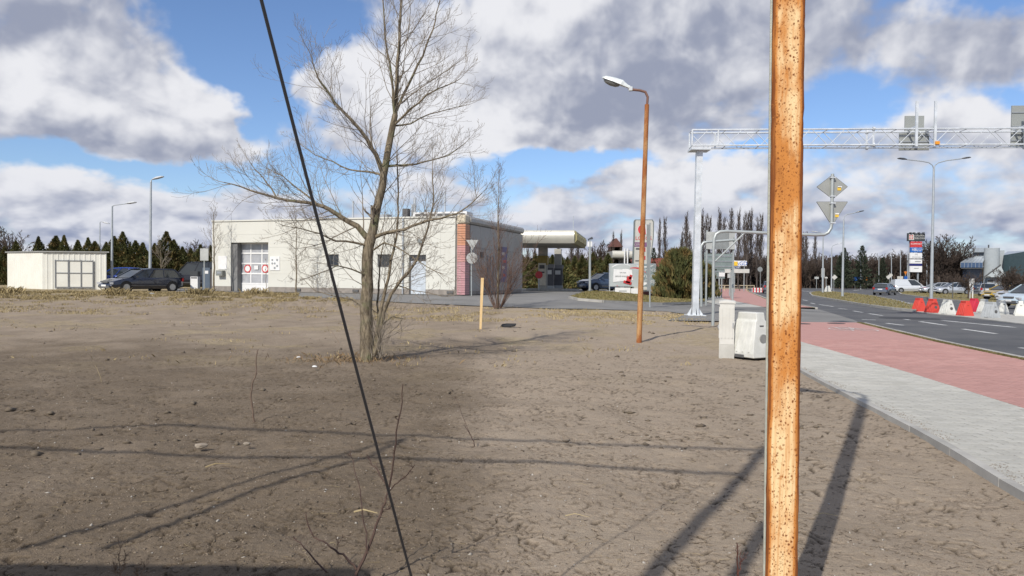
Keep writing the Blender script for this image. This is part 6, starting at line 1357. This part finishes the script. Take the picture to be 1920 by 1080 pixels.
def leafmat(name, a, c, e):
    m = bpy.data.materials.new(name); m.use_nodes = True; q = NB(m.node_tree); p = m.node_tree.nodes['Principled BSDF']; gi = q.n('ShaderNodeNewGeometry'); t = q.n('ShaderNodeTexCoord').outputs['Object']
    c_1 = q.mix(gi.outputs['Random Per Island'], a, c); c_1 = q.mix(q.ramp(q.noise(t, 1.1, 3, .6), .45, .7), c_1, e); oi = q.n('ShaderNodeObjectInfo')
    h = q.n('ShaderNodeHueSaturation'); q.put(h.inputs['Value'], q.m('ADD', q.m('MULTIPLY', oi.outputs['Random'], .35), .82)); q.put(h.inputs['Color'], c_1)
    q.put(p.inputs['Base Color'], h.outputs[0]); p.inputs['Roughness'].default_value = .75; p.inputs['Specular IOR Level'].default_value = .25; return m
M_con = leafmat('juniper_green', (.055, .066, .024), (.115, .115, .04), (.17, .11, .04)); M_con2 = leafmat('spruce_dark', (.024, .036, .024), (.048, .062, .036), (.055, .058, .035))
cone_m = []; bush_m = []; spire_m = []
for k in range(3):
    for lst, sh, H_, R_, n_, m_ in ((cone_m, 'cone', 5, 1.7, 5200, M_con), (bush_m, 'bush', 3, 1.9, 8500, M_con), (spire_m, 'spire', 10, 2.4, 2300, M_con2)):
        V, Fq = conifer(H_, R_, n_, sh, 30+k, .26 if sh != 'spire' else .5); o = npmesh('foliage', V, Fq, m_); lst.append(o.data); bpy.data.objects.remove(o)
tk = MB().tube([(0, 0, -.2), (0, 0, 3.4)], [.11, .04], 6).build('trunk', M_bark); tkm = tk.data; bpy.data.objects.remove(tk)
def con(lst, k, px_, pb_, pt_, d_, lab, H0, name='conifer', cat='conifer', group=None, sx_=1., z0=None):
    p_ = A(px_, pt_, d_); z_ = tz(p_.x, d_) if z0 is None else z0; s = (p_.z-z_)/H0; t = thing(name, lab, cat, (p_.x, d_, z_), k*1.7, group); t.scale = (s*sx_, s*sx_, s)
    link('foliage', lst[k % 3], t); link('trunk', tkm, t); return t
HL = 'conifers behind the shed and the parked cars'; lefts = [(-20,470,'cut by the left edge'),(8,468,'at the left edge beside the shed'),(30,462,'above the left part of the shed'),(72,458,'above the corner of the shed'),(105,447,'tallest over the shed roof'),(120,454,'right of the tallest over the shed'),(146,450,'over the middle of the shed roof'),(165,455,'over the right part of the shed roof'),(178,458,'small one over the right end of the shed'),
 (199,462,'above the shed end left of the lamp'),(214,458,'right behind the long armed lamp'),(230,450,'tall pointed one between the two lamps'),(243,460,'lower one between the two lamps'),(254,455,'pointed one over the dark car roof'),(268,460,'just left of the near grey lamp'),(290,470,'right of the near grey lamp'),(312,448,'tallest one right of the near grey lamp'),(326,460,'second one right of the near grey lamp'),(342,462,'above the white bin'),(358,465,'behind the dark van'),(376,466,'behind the pale square sign'),(395,468,'touching the cream building')]
for i, (px_, pt_, w_) in enumerate(lefts): con(cone_m, i, px_, 540, pt_-6+random.uniform(-7, 9), 66+(i*7 % 7), 'green brown conifer '+w_, 5.0, group=HL, sx_=random.uniform(.85, 1.35), z0=.3)
HR = 'hedge conifers behind the fuel canopy'
rights = [(965,492,'hidden left part behind the building'),(978,486,'at the left end of the hedge beside the building'),(990,485,'left of the canopy column'),(1004,484,'just left of the canopy column'),(1022,484,'directly behind the canopy column'),(1036,483,'right behind the fuel pumps'),(1050,484,'second right of the canopy column'),(1064,487,'under the right end of the canopy'),(1078,486,'left of the thin pale post'),(1092,488,'touching the thin pale post on its left'),(1112,484,'right of the thin pale post'),(1126,488,'above the dark blue car'),(1140,486,'at the left edge of the banner'),(1156,488,'above the left part of the banner'),(1175,490,'behind the small canopy')]
for i, (px_, pt_, w_) in enumerate(rights): con(cone_m, i+1, px_, 545, pt_-7+random.uniform(-5, 6), 74+(i*5 % 6), 'dense dark hedge conifer '+w_, 5.0, name='hedge_conifer', group=HR, sx_=random.uniform(1.0, 1.4), z0=.3)
con(bush_m, 0, 1273, 549, 474, 52.5, 'large spreading juniper bush left of the gantry column', 3.0, 'juniper_bush', 'bush', sx_=.6); con(bush_m, 1, 1293, 549, 486, 55, 'juniper bush right behind the gantry column', 3.0, 'juniper_bush', 'bush', sx_=.6); con(bush_m, 2, 1322, 549, 500, 60, 'low juniper behind the bent pipe', 3.0, 'juniper_bush', 'bush', sx_=.5)
con(spire_m, 0, 1226, 540, 466, 110, 'small dark conifer right of the totem', 10, z0=0, sx_=.8)
for i, (px_, pt_, lab) in enumerate(((1584, 466, 'dark layered conifer behind the island lamp post'), (1617, 462, 'pointed dark conifer among the far bare trees'), (1575, 480, 'lower dark conifer left of the layered one'), (1655, 484, 'dark conifer above the dark car'), (300, 452, 'dark spruce top behind the hedge right of the near lamp'))): con(spire_m, i+1, px_, 540, pt_, 150 if px_ > 1000 else 95, lab, 10, 'dark_conifer', group='dark conifers among the far trees', z0=0)
# continuous undergrowth along the far edge
random.seed(9); tw = [[], [], []]
for i in range(2600):
    px_ = random.uniform(1225, 1830); d_ = random.uniform(165, 200); p_ = A(px_, 535, d_); h_ = random.uniform(2.5, 7)
    grow(tw, Vector((p_.x, d_, -.2)), Vector((random.gauss(0, .3), random.gauss(0, .3), 1)), h_, .10, 1, .02, .12, (0, 4, 2), None, .5, .07, .6)
segmesh('undergrowth', tw[0]+tw[1]+tw[2], M_far2, None, 'stuff')['label'] = 'dark tangled undergrowth at the foot of the far trees'
o = bpy.data.objects['undergrowth']
random.seed(10); tw = [[], [], []]
for i in range(1500):
    px_ = random.uniform(-500, 1230); d_ = random.uniform(88, 125); p_ = A(px_, 535, d_); h_ = random.uniform(1.5, 4)
    grow(tw, Vector((p_.x, d_, -.2)), Vector((random.gauss(0, .3), random.gauss(0, .3), 1)), h_, .08, 1, .02, .12, (0, 4, 2), None, .5, .05, .6)
segmesh('undergrowth', tw[0]+tw[1]+tw[2], M_far2, None, 'stuff')
# distant wooded skyline as solid relief of clumps
def ridge(px0, px1, pyt, d, m, n, seed, H=1.):
    g_ = np.random.default_rng(seed); V = []; F_ = []
    px_ = g_.uniform(px0, px1, n); dd_ = g_.uniform(d, d*1.12, n); x = []; zt_ = []
    v0 = ray(px0, 530); v1 = ray(px1, 530); X0 = (v0.x+(v1.x-v0.x)*(px_-px0)/(px1-px0))*dd_
    top_ = (CAMH+(525-pyt)/F*d)*(.45+.55*vnoise(px_/23, px_*0, seed)*1.3); h = g_.random(n)**.8*top_
    a_ = g_.random(n)*6.28; s_ = 1.1*(.5+g_.random(n)); C_ = np.stack([X0, dd_, h], -1)
    u = g_.normal(0, 1, (n, 3)); u /= np.linalg.norm(u, axis=1, keepdims=True); w = np.cross(u, g_.normal(0, 1, (n, 3))); w /= np.linalg.norm(w, axis=1, keepdims=True)
    V = np.stack([C_-u*s_[:, None]*.5, C_+w*s_[:, None]*.3, C_+u*s_[:, None], C_-w*s_[:, None]*.3], 1); return npmesh('far_wood', V.reshape(-1, 3), np.arange(4*n).reshape(-1, 4), m, None, 'stuff')
M_wd = leafmat('far_wood_brown', (.040, .032, .026), (.075, .058, .045), (.05, .05, .03))
ridge(1420, 1960, 484, 205, M_wd, 26000, 3); ridge(1225, 1480, 486, 190, M_wd, 15000, 4); ridge(-700, 1240, 494, 150, M_wd, 34000, 5)
# ================================================================ ground litter
rg = np.random.default_rng(3)
def gzz(x, y):
    d = np.hypot(x, y); soft_ = np.clip((interp(E1, y)-x)/.5, 0, 1)
    return terr(x, y)-.045+soilrel(x, y)*np.clip((70-d)/40, 0, 1)*(.35+.65*soft_)
def scatter(n, d0, d1, pw=1., a0=-38, a1=38):
    d = d0*(d1/d0)**(rg.random(n)**pw); a_ = np.radians(rg.uniform(a0, a1, n)); x = d*np.sin(a_); y = d*np.cos(a_)
    k = (x < interp(E1, y)-.12) & ~inpoly(x, y, FORE); return x[k], y[k]
def lumps(name, n, d0, d1, s0, s1, m, squash=.6, keep=None, kind='stuff'):
    x, y = scatter(n, d0, d1)
    if keep is not None: kk = keep(x, y); x, y = x[kk], y[kk]
    z = gzz(x, y); n = len(x); s_ = (s0*(s1/s0)**(rg.random(n)**2.2))[:, None]
    oct_ = np.array([(1,0,0),(0,1,0),(-1,0,0),(0,-1,0),(0,0,1),(0,0,-1),(.7,.7,.3),(-.6,.6,.4)])[:6]; f = np.array([(0,1,4),(1,2,4),(2,3,4),(3,0,4),(1,0,5),(2,1,5),(3,2,5),(0,3,5)])
    V = oct_[None]*(1+rg.normal(0, .28, (n, 6, 1)))+rg.normal(0, .18, (n, 6, 3)); an = rg.random(n)*6.28; c, s2 = np.cos(an)[:, None], np.sin(an)[:, None]
    V = np.stack([V[..., 0]*c-V[..., 1]*s2*.7, V[..., 0]*s2+V[..., 1]*c*.7, V[..., 2]*squash], -1)*s_[:, None]+np.stack([x, y, z+s_[:, 0]*squash*.25], -1)[:, None]
    return npmesh(name, V.reshape(-1, 3), (f[None]+(np.arange(n)*6)[:, None, None]).reshape(-1, 3), m, None, kind)
M_clod = mat('soil_clod', (.27, .215, .16), .95, col2=(.15, .12, .09), nscale=3); M_clodd = mat('soil_clod_dark', (.10, .078, .056), .95, col2=(.15, .12, .085), nscale=5)
wet = lambda x, y: drymap(x, y) < rg.random(x.shape)*.9+.05
lumps('soil_clods', 30000, 2.8, 26, .003, .011, M_clod, .6); lumps('soil_clods', 13000, 2.8, 30, .003, .020, M_clodd, .5, wet)
lumps('soil_clods', 1300, 7, 36, .02, .07, M_clodd, .45, lambda x, y: fbm(x, y, .5, 2, 8) > .5)
y = 4+15*rg.random(2600)**1.3; x = interp(E1, y)+np.abs(rg.normal(0, .09, 2600)); _k = fbm(x, y, 1.5, 2, 66) > .47; x, y = x[_k], y[_k]
_n = len(x); _o = np.array([(1,0,0),(0,1,0),(-1,0,0),(0,-1,0),(0,0,1)]); _s = (.002*(4**rg.random(_n)))[:, None, None]; _V = _o[None]*(1+rg.normal(0, .25, (_n, 5, 1)))*_s*np.array([1.3, 1, .7])+np.stack([x, y, np.full(_n, .001)], -1)[:, None]
npmesh('spilled_soil', _V.reshape(-1, 3), (np.array([(0,1,4),(1,2,4),(2,3,4),(3,0,4)])[None]+(np.arange(_n)*5)[:, None, None]).reshape(-1, 3), M_clod, None, 'stuff')
lumps('pebbles', 900, 2.8, 22, .005, .016, mat('pebble', (.42, .39, .35), .7, col2=(.30, .27, .23), nscale=8), .7)
M_stn = mat('field_stone', (.30, .255, .20), .85, col2=(.22, .185, .145), nscale=20, bump=.6, bscale=60)
for (px_, py_, s_, lab, m_) in ((377, 838, .042, 'pale stone lying on the dark soil below the upper cable shadow', M_stn), (463, 833, .024, 'smaller pale stone right of the larger one', M_stn), (284, 552, .12, 'pale lump in the grass edge before the dark car', M_sbl), (590, 688, .03, 'white scrap left of the bare tree foot', M_wpaint), (560, 670, .028, 'small white scrap beyond the one left of the tree foot', M_wpaint)):
    g_ = G(px_, py_); bm = bmesh.new(); bmesh.ops.create_icosphere(bm, subdivisions=2, radius=s_)
    for v in bm.verts: v.co = Vector((v.co.x*1.4, v.co.y, v.co.z*.6))*(1+random.uniform(-.15, .15))
    me = bpy.data.meshes.new('stone'); bm.to_mesh(me); bm.free(); me.materials.append(m_); o = link('stone', me); o.location = g_+Vector((0, 0, s_*.1)); tagp(o, lab, 'stone')
def sticks(name, n, d0, d1, l0, l1, r, m, flat_=True, keep=None, bend=.25, a=(-38, 38)):
    x, y = scatter(n, d0, d1, 1., *a)
    if keep is not None: kk = keep(x, y); x, y = x[kk], y[kk]
    z = gzz(x, y); n = len(x); out = []
    an = rg.random(n)*6.28; ln = l0*(l1/l0)**(rg.random(n)**1.7)
    for i in range(n):
        dv = Vector((math.cos(an[i]), math.sin(an[i]), abs(rg.normal(0, .12)) if flat_ else rg.uniform(.6, 2.5))).normalized(); p_ = Vector((x[i], y[i], z[i]+r)); sc_ = ln[i]/3
        rr2 = r*random.uniform(.6, 1.3)
        for k in range(3):
            dv = (dv+Vector((random.gauss(0, bend), random.gauss(0, bend), -.1*(k > 0) if flat_ else random.gauss(0, .1)))).normalized(); q_ = p_+dv*sc_; out.append((p_, q_, rr2*(1-k*.25), rr2*(1-(k+1)*.25))); p_ = q_
    return segmesh(name, out, m, None, 'stuff')
M_straw = mat('straw', (.42, .34, .19), .8, col2=(.30, .23, .12), nscale=3); M_root = mat('dark_root', (.065, .045, .03), .9, col2=(.11, .08, .05), nscale=3)
sticks('straw_bits', 1500, 2.9, 16, .02, .14, .0011, M_straw); sticks('root_bits', 5000, 2.9, 17, .02, .10, .0022, M_root)
# dry grass along the verge, in the sandy strip and round the tree
def blades(name, x, y, z, h0, h1, w, m, lean=.5):
    n = len(x); an = rg.random(n)*6.28; h = rg.uniform(h0, h1, n); lx = rg.normal(0, lean, n)*h; ly = rg.normal(0, lean, n)*h; c, s_ = np.cos(an)*w, np.sin(an)*w
    V = np.stack([np.stack([x-c, y-s_, z], -1), np.stack([x+c, y+s_, z], -1), np.stack([x+lx*.45, y+ly*.45, z+h*.7], -1)+np.stack([c, s_, c*0], -1)*.6, np.stack([x+lx, y+ly, z+h], -1)], 1)
    return npmesh(name, V.reshape(-1, 3), np.arange(4*n).reshape(-1, 4), m, None, 'stuff')
M_dry = leafmat('dry_grass', (.30, .23, .11), (.42, .34, .19), (.19, .15, .07)); M_olive = leafmat('olive_grass', (.12, .11, .04), (.20, .17, .07), (.26, .20, .10))
def zone(n, px0, px1, py0, py1, gate=None):
    P_ = []
    x0, y0 = G((px0+px1)/2, py0)[:2]; ya2 = G((px0+px1)/2, py1).y; yb2 = G((px0+px1)/2, py0).y
    lo_, hi_ = min(ya2, yb2), max(ya2, yb2); y = rg.uniform(lo_, hi_, n); v0 = ray(px0, 540).x; v1 = ray(px1, 540).x; x = rg.uniform(v0, v1, n)*y
    if gate: k = gate(x, y); x, y = x[k], y[k]
    return x, y
notp = lambda x, y: ~inpoly(x, y, FORE) & (x < interp(E1, y)-.3)
tuft = lambda t, s_=1.1, sd_=60: (lambda x, y: notp(x, y) & (fbm(x, y, s_, 3, sd_) > t))
for nm, (n, a0, a1, b0, b1, th_), hh in (('dry_grass', (60000, -60, 660, 547, 562, .50), (.03, .15)), ('dry_grass', (24000, -60, 700, 556, 590, .55), (.02, .09)), ('dry_grass', (16000, 700, 1330, 576, 603, .50), (.02, .09)), ('dry_grass', (7000, 0, 1300, 600, 680, .68), (.02, .08))):
    x, y = zone(n, a0, a1, b1, b0, tuft(th_)); blades(nm, x, y, gzz(x, y)-.01, *hh, .012, M_dry)
x, y = zone(30000, 1060, 1340, 572, 548, lambda x, y: inpoly(x, y, ISLE)); blades('island_grass', x, y, np.array([tz(a, c) for a, c in zip(x, y)])+.10+.12*np.maximum(0, 1-np.abs(y-46)/6), .03, .10, .02, M_olive)
for pl in (MED, VER):
    xs = [p[0] for p in pl]; ys = [p[1] for p in pl]; x = rg.uniform(min(xs), max(xs), 26000); y = rg.uniform(min(ys), max(ys), 26000); k = inpoly(x, y, pl); blades('island_grass', x[k], y[k], np.full(k.sum(), RZ+.11), .03, .12, .03, M_olive)
y = rg.uniform(9, 27, 26000); xa = interp(E3, y)+.03; xb = interp(E4, y)-.17; x = xa+(xb-xa)*rg.random(26000); blades('strip_grass', x, y, np.full(len(x), -.012), .01, .035, .006, M_olive, .8)
a_ = rg.normal(0, 1, 450)*.6-.3; c_2 = rg.normal(0, 1, 450)*.42+.05; x = tb_.x+a_; y = tb_.y+c_2; blades('foot_grass', x, y, gzz(x, y)-.01, .02, .12, .003, leafmat('rusty_grass', (.19, .125, .07), (.28, .20, .11), (.12, .085, .05)), .7)
x = tb_.x-.7+rg.normal(0, .5, 250); y = tb_.y-.0+rg.normal(0, .3, 250); blades('foot_grass', x, y, gzz(x, y)-.01, .01, .06, .005, bpy.data.materials['rusty_grass'], 1.2)
for (px_, py_) in ((370, 552), (15, 550), (480, 551), (220, 553)):
    g_ = G(px_, py_); x = g_.x+rg.normal(0, .3, 260); y = g_.y+rg.normal(0, .3, 260); blades('grass_tuft', x, y, gzz(x, y), .1, .45, .012, M_dry, .45)
# ================================================================ weeds in the foreground
M_weed = mat('weed_stem', (.055, .03, .025), .85, col2=(.09, .055, .04), nscale=20); M_weedt = mat('weed_tan', (.25, .17, .11), .85)
def weed(base_px, lines, lab, r=.004, m=None, buds=0, d=None, name='dry_weed'):
    b_ = G(*base_px) if d is None else Vector((*A(*base_px, d)[:2], 0)); b_.z = float(gzz(np.array([b_.x]), np.array([b_.y]))[0]); D = b_.y; t = thing(name, lab, 'weed', b_); tw = [[], []]
    for li, (pts, rr2, dy) in enumerate(lines):
        P_ = []
        for i, p in enumerate(pts):
            q_ = A(p[0], p[1], D+dy*i/(len(pts)-1))-b_; P_.append(q_)
        if li == 0: P_ = [Vector((0, 0, -.05))]+P_
        Q = [P_[0]]
        for a, c in zip(P_[:-1], P_[1:]):
            for k in range(1, 4): Q.append(a.lerp(c, k/3)+rv(.0025))
        MB().tube(Q, [rr2*(1-.6*i/len(Q)) for i in range(len(Q))], 6).build('stem', m or M_weed, t)
        for j in range(buds):
            f = .25+.75*random.random(); i = min(len(Q)-2, int(f*len(Q))); ax = (Q[i+1]-Q[i]).normalized(); nd = (ax+rv(.6)).normalized(); grow(tw, Q[i], nd, random.uniform(.01, .06), .0014, 0, .1, .2, (2,), None, .6, .0008)
    if tw[0]: segmesh('twigs', tw[0]+tw[1], m or M_weed, t, 'stuff')
    return t
random.seed(2)
weed((668, 1092), [([(668, 1075), (690, 1035), (706, 985), (718, 950), (729, 922)], .0095, .1), ([(729, 924), (720, 900), (706, 880), (695, 868), (691, 856)], .0045, .1), ([(729, 924), (735, 885), (742, 830), (752, 770), (757, 722)], .005, -.1), ([(730, 920), (745, 905), (765, 888), (777, 872)], .0038, -.15), ([(668, 1068), (650, 1045), (628, 1032), (605, 1015), (590, 1008), (577, 985), (573, 965)], .006, .1),
    ([(690, 1038), (686, 1000), (679, 950), (672, 905), (662, 868), (656, 850)], .0036, .15), ([(612, 1072), (590, 1050), (570, 1025), (550, 1007)], .005, .1), ([(632, 1032), (634, 1020), (645, 1005)], .002, 0), ([(712, 970), (722, 956), (733, 952)], .002, 0)], 'dark branching dry weed rising at the bottom beside the stay wire', buds=9)
weed((478, 783), [([(474, 775), (471, 745), (473, 720), (481, 700), (480, 678), (484, 655)], .011, .0)], 'single crooked dry stem standing alone on the left soil', m=mat('stem_brown', (.16, .11, .08), .85), buds=6)
weed((890, 830), [([(888, 828), (880, 812), (872, 798)], .005, 0), ([(889, 829), (876, 804), (860, 760), (852, 742)], .0025, .2)], 'thin bent dry stalk on the soil right of the stay wire', buds=3)
weed((1385, 1092), [([(1384, 1075), (1382, 1045), (1384, 1018)], .005, .0), ([(1385, 1080), (1389, 1060), (1386, 1040)], .003, .0)], 'short reddish dry stalk at the bottom left of the rusty post', m=mat('stem_red', (.20, .08, .055), .85), buds=9)
weed((226, 1090), [([(226, 1082), (224, 1040), (222, 1004)], .003, 0), ([(226, 1082), (232, 1060), (238, 1035)], .002, 0), ([(226, 1082), (214, 1060)], .002, 0)], 'pale dry seed stalk at the bottom left corner', m=M_weedt, buds=22)
weed((262, 1092), [([(262, 1088), (266, 1072), (272, 1058)], .003, 0), ([(262, 1088), (256, 1070)], .003, 0)], 'second small pale dry stalk at the bottom left', m=M_weedt, buds=18)
weed((190, 712), [([(190, 711), (183, 695), (178, 684)], .004, 0)], 'tiny thin straw stalk on the far left soil', m=M_straw, buds=2)
weed((628, 640), [([(640, 650), (625, 626), (610, 608)], .004, 0)], 'slanting thin dry stalk left of the tree trunk', m=M_weedt, buds=3)
# pale broken stalks and the clump of sand
def lying(px0, px1, lab, m, r=.006):
    a = G(*px0); c = G(*px1); o = MB().tube([a+Vector((0, 0, .0)), a.lerp(c, .4)+Vector((0, .0, .02)), c+Vector((0, 0, .005))], [r, r*.9, r*.4], 5).build('dry_stalk', m); return tagp(o, lab, 'stalk')
lying((664, 960), (708, 964), 'pale broken stalk lying beside the branching weed', M_straw); lying((385, 877), (432, 872), 'long pale stalk lying on the left soil', M_straw); lying((1060, 968), (1105, 972), 'thin stalk lying left of the rusty post', M_straw, .003)
lying((1525, 968), (1570, 970), 'thin pale stalk lying right of the rusty post', M_straw, .0025)
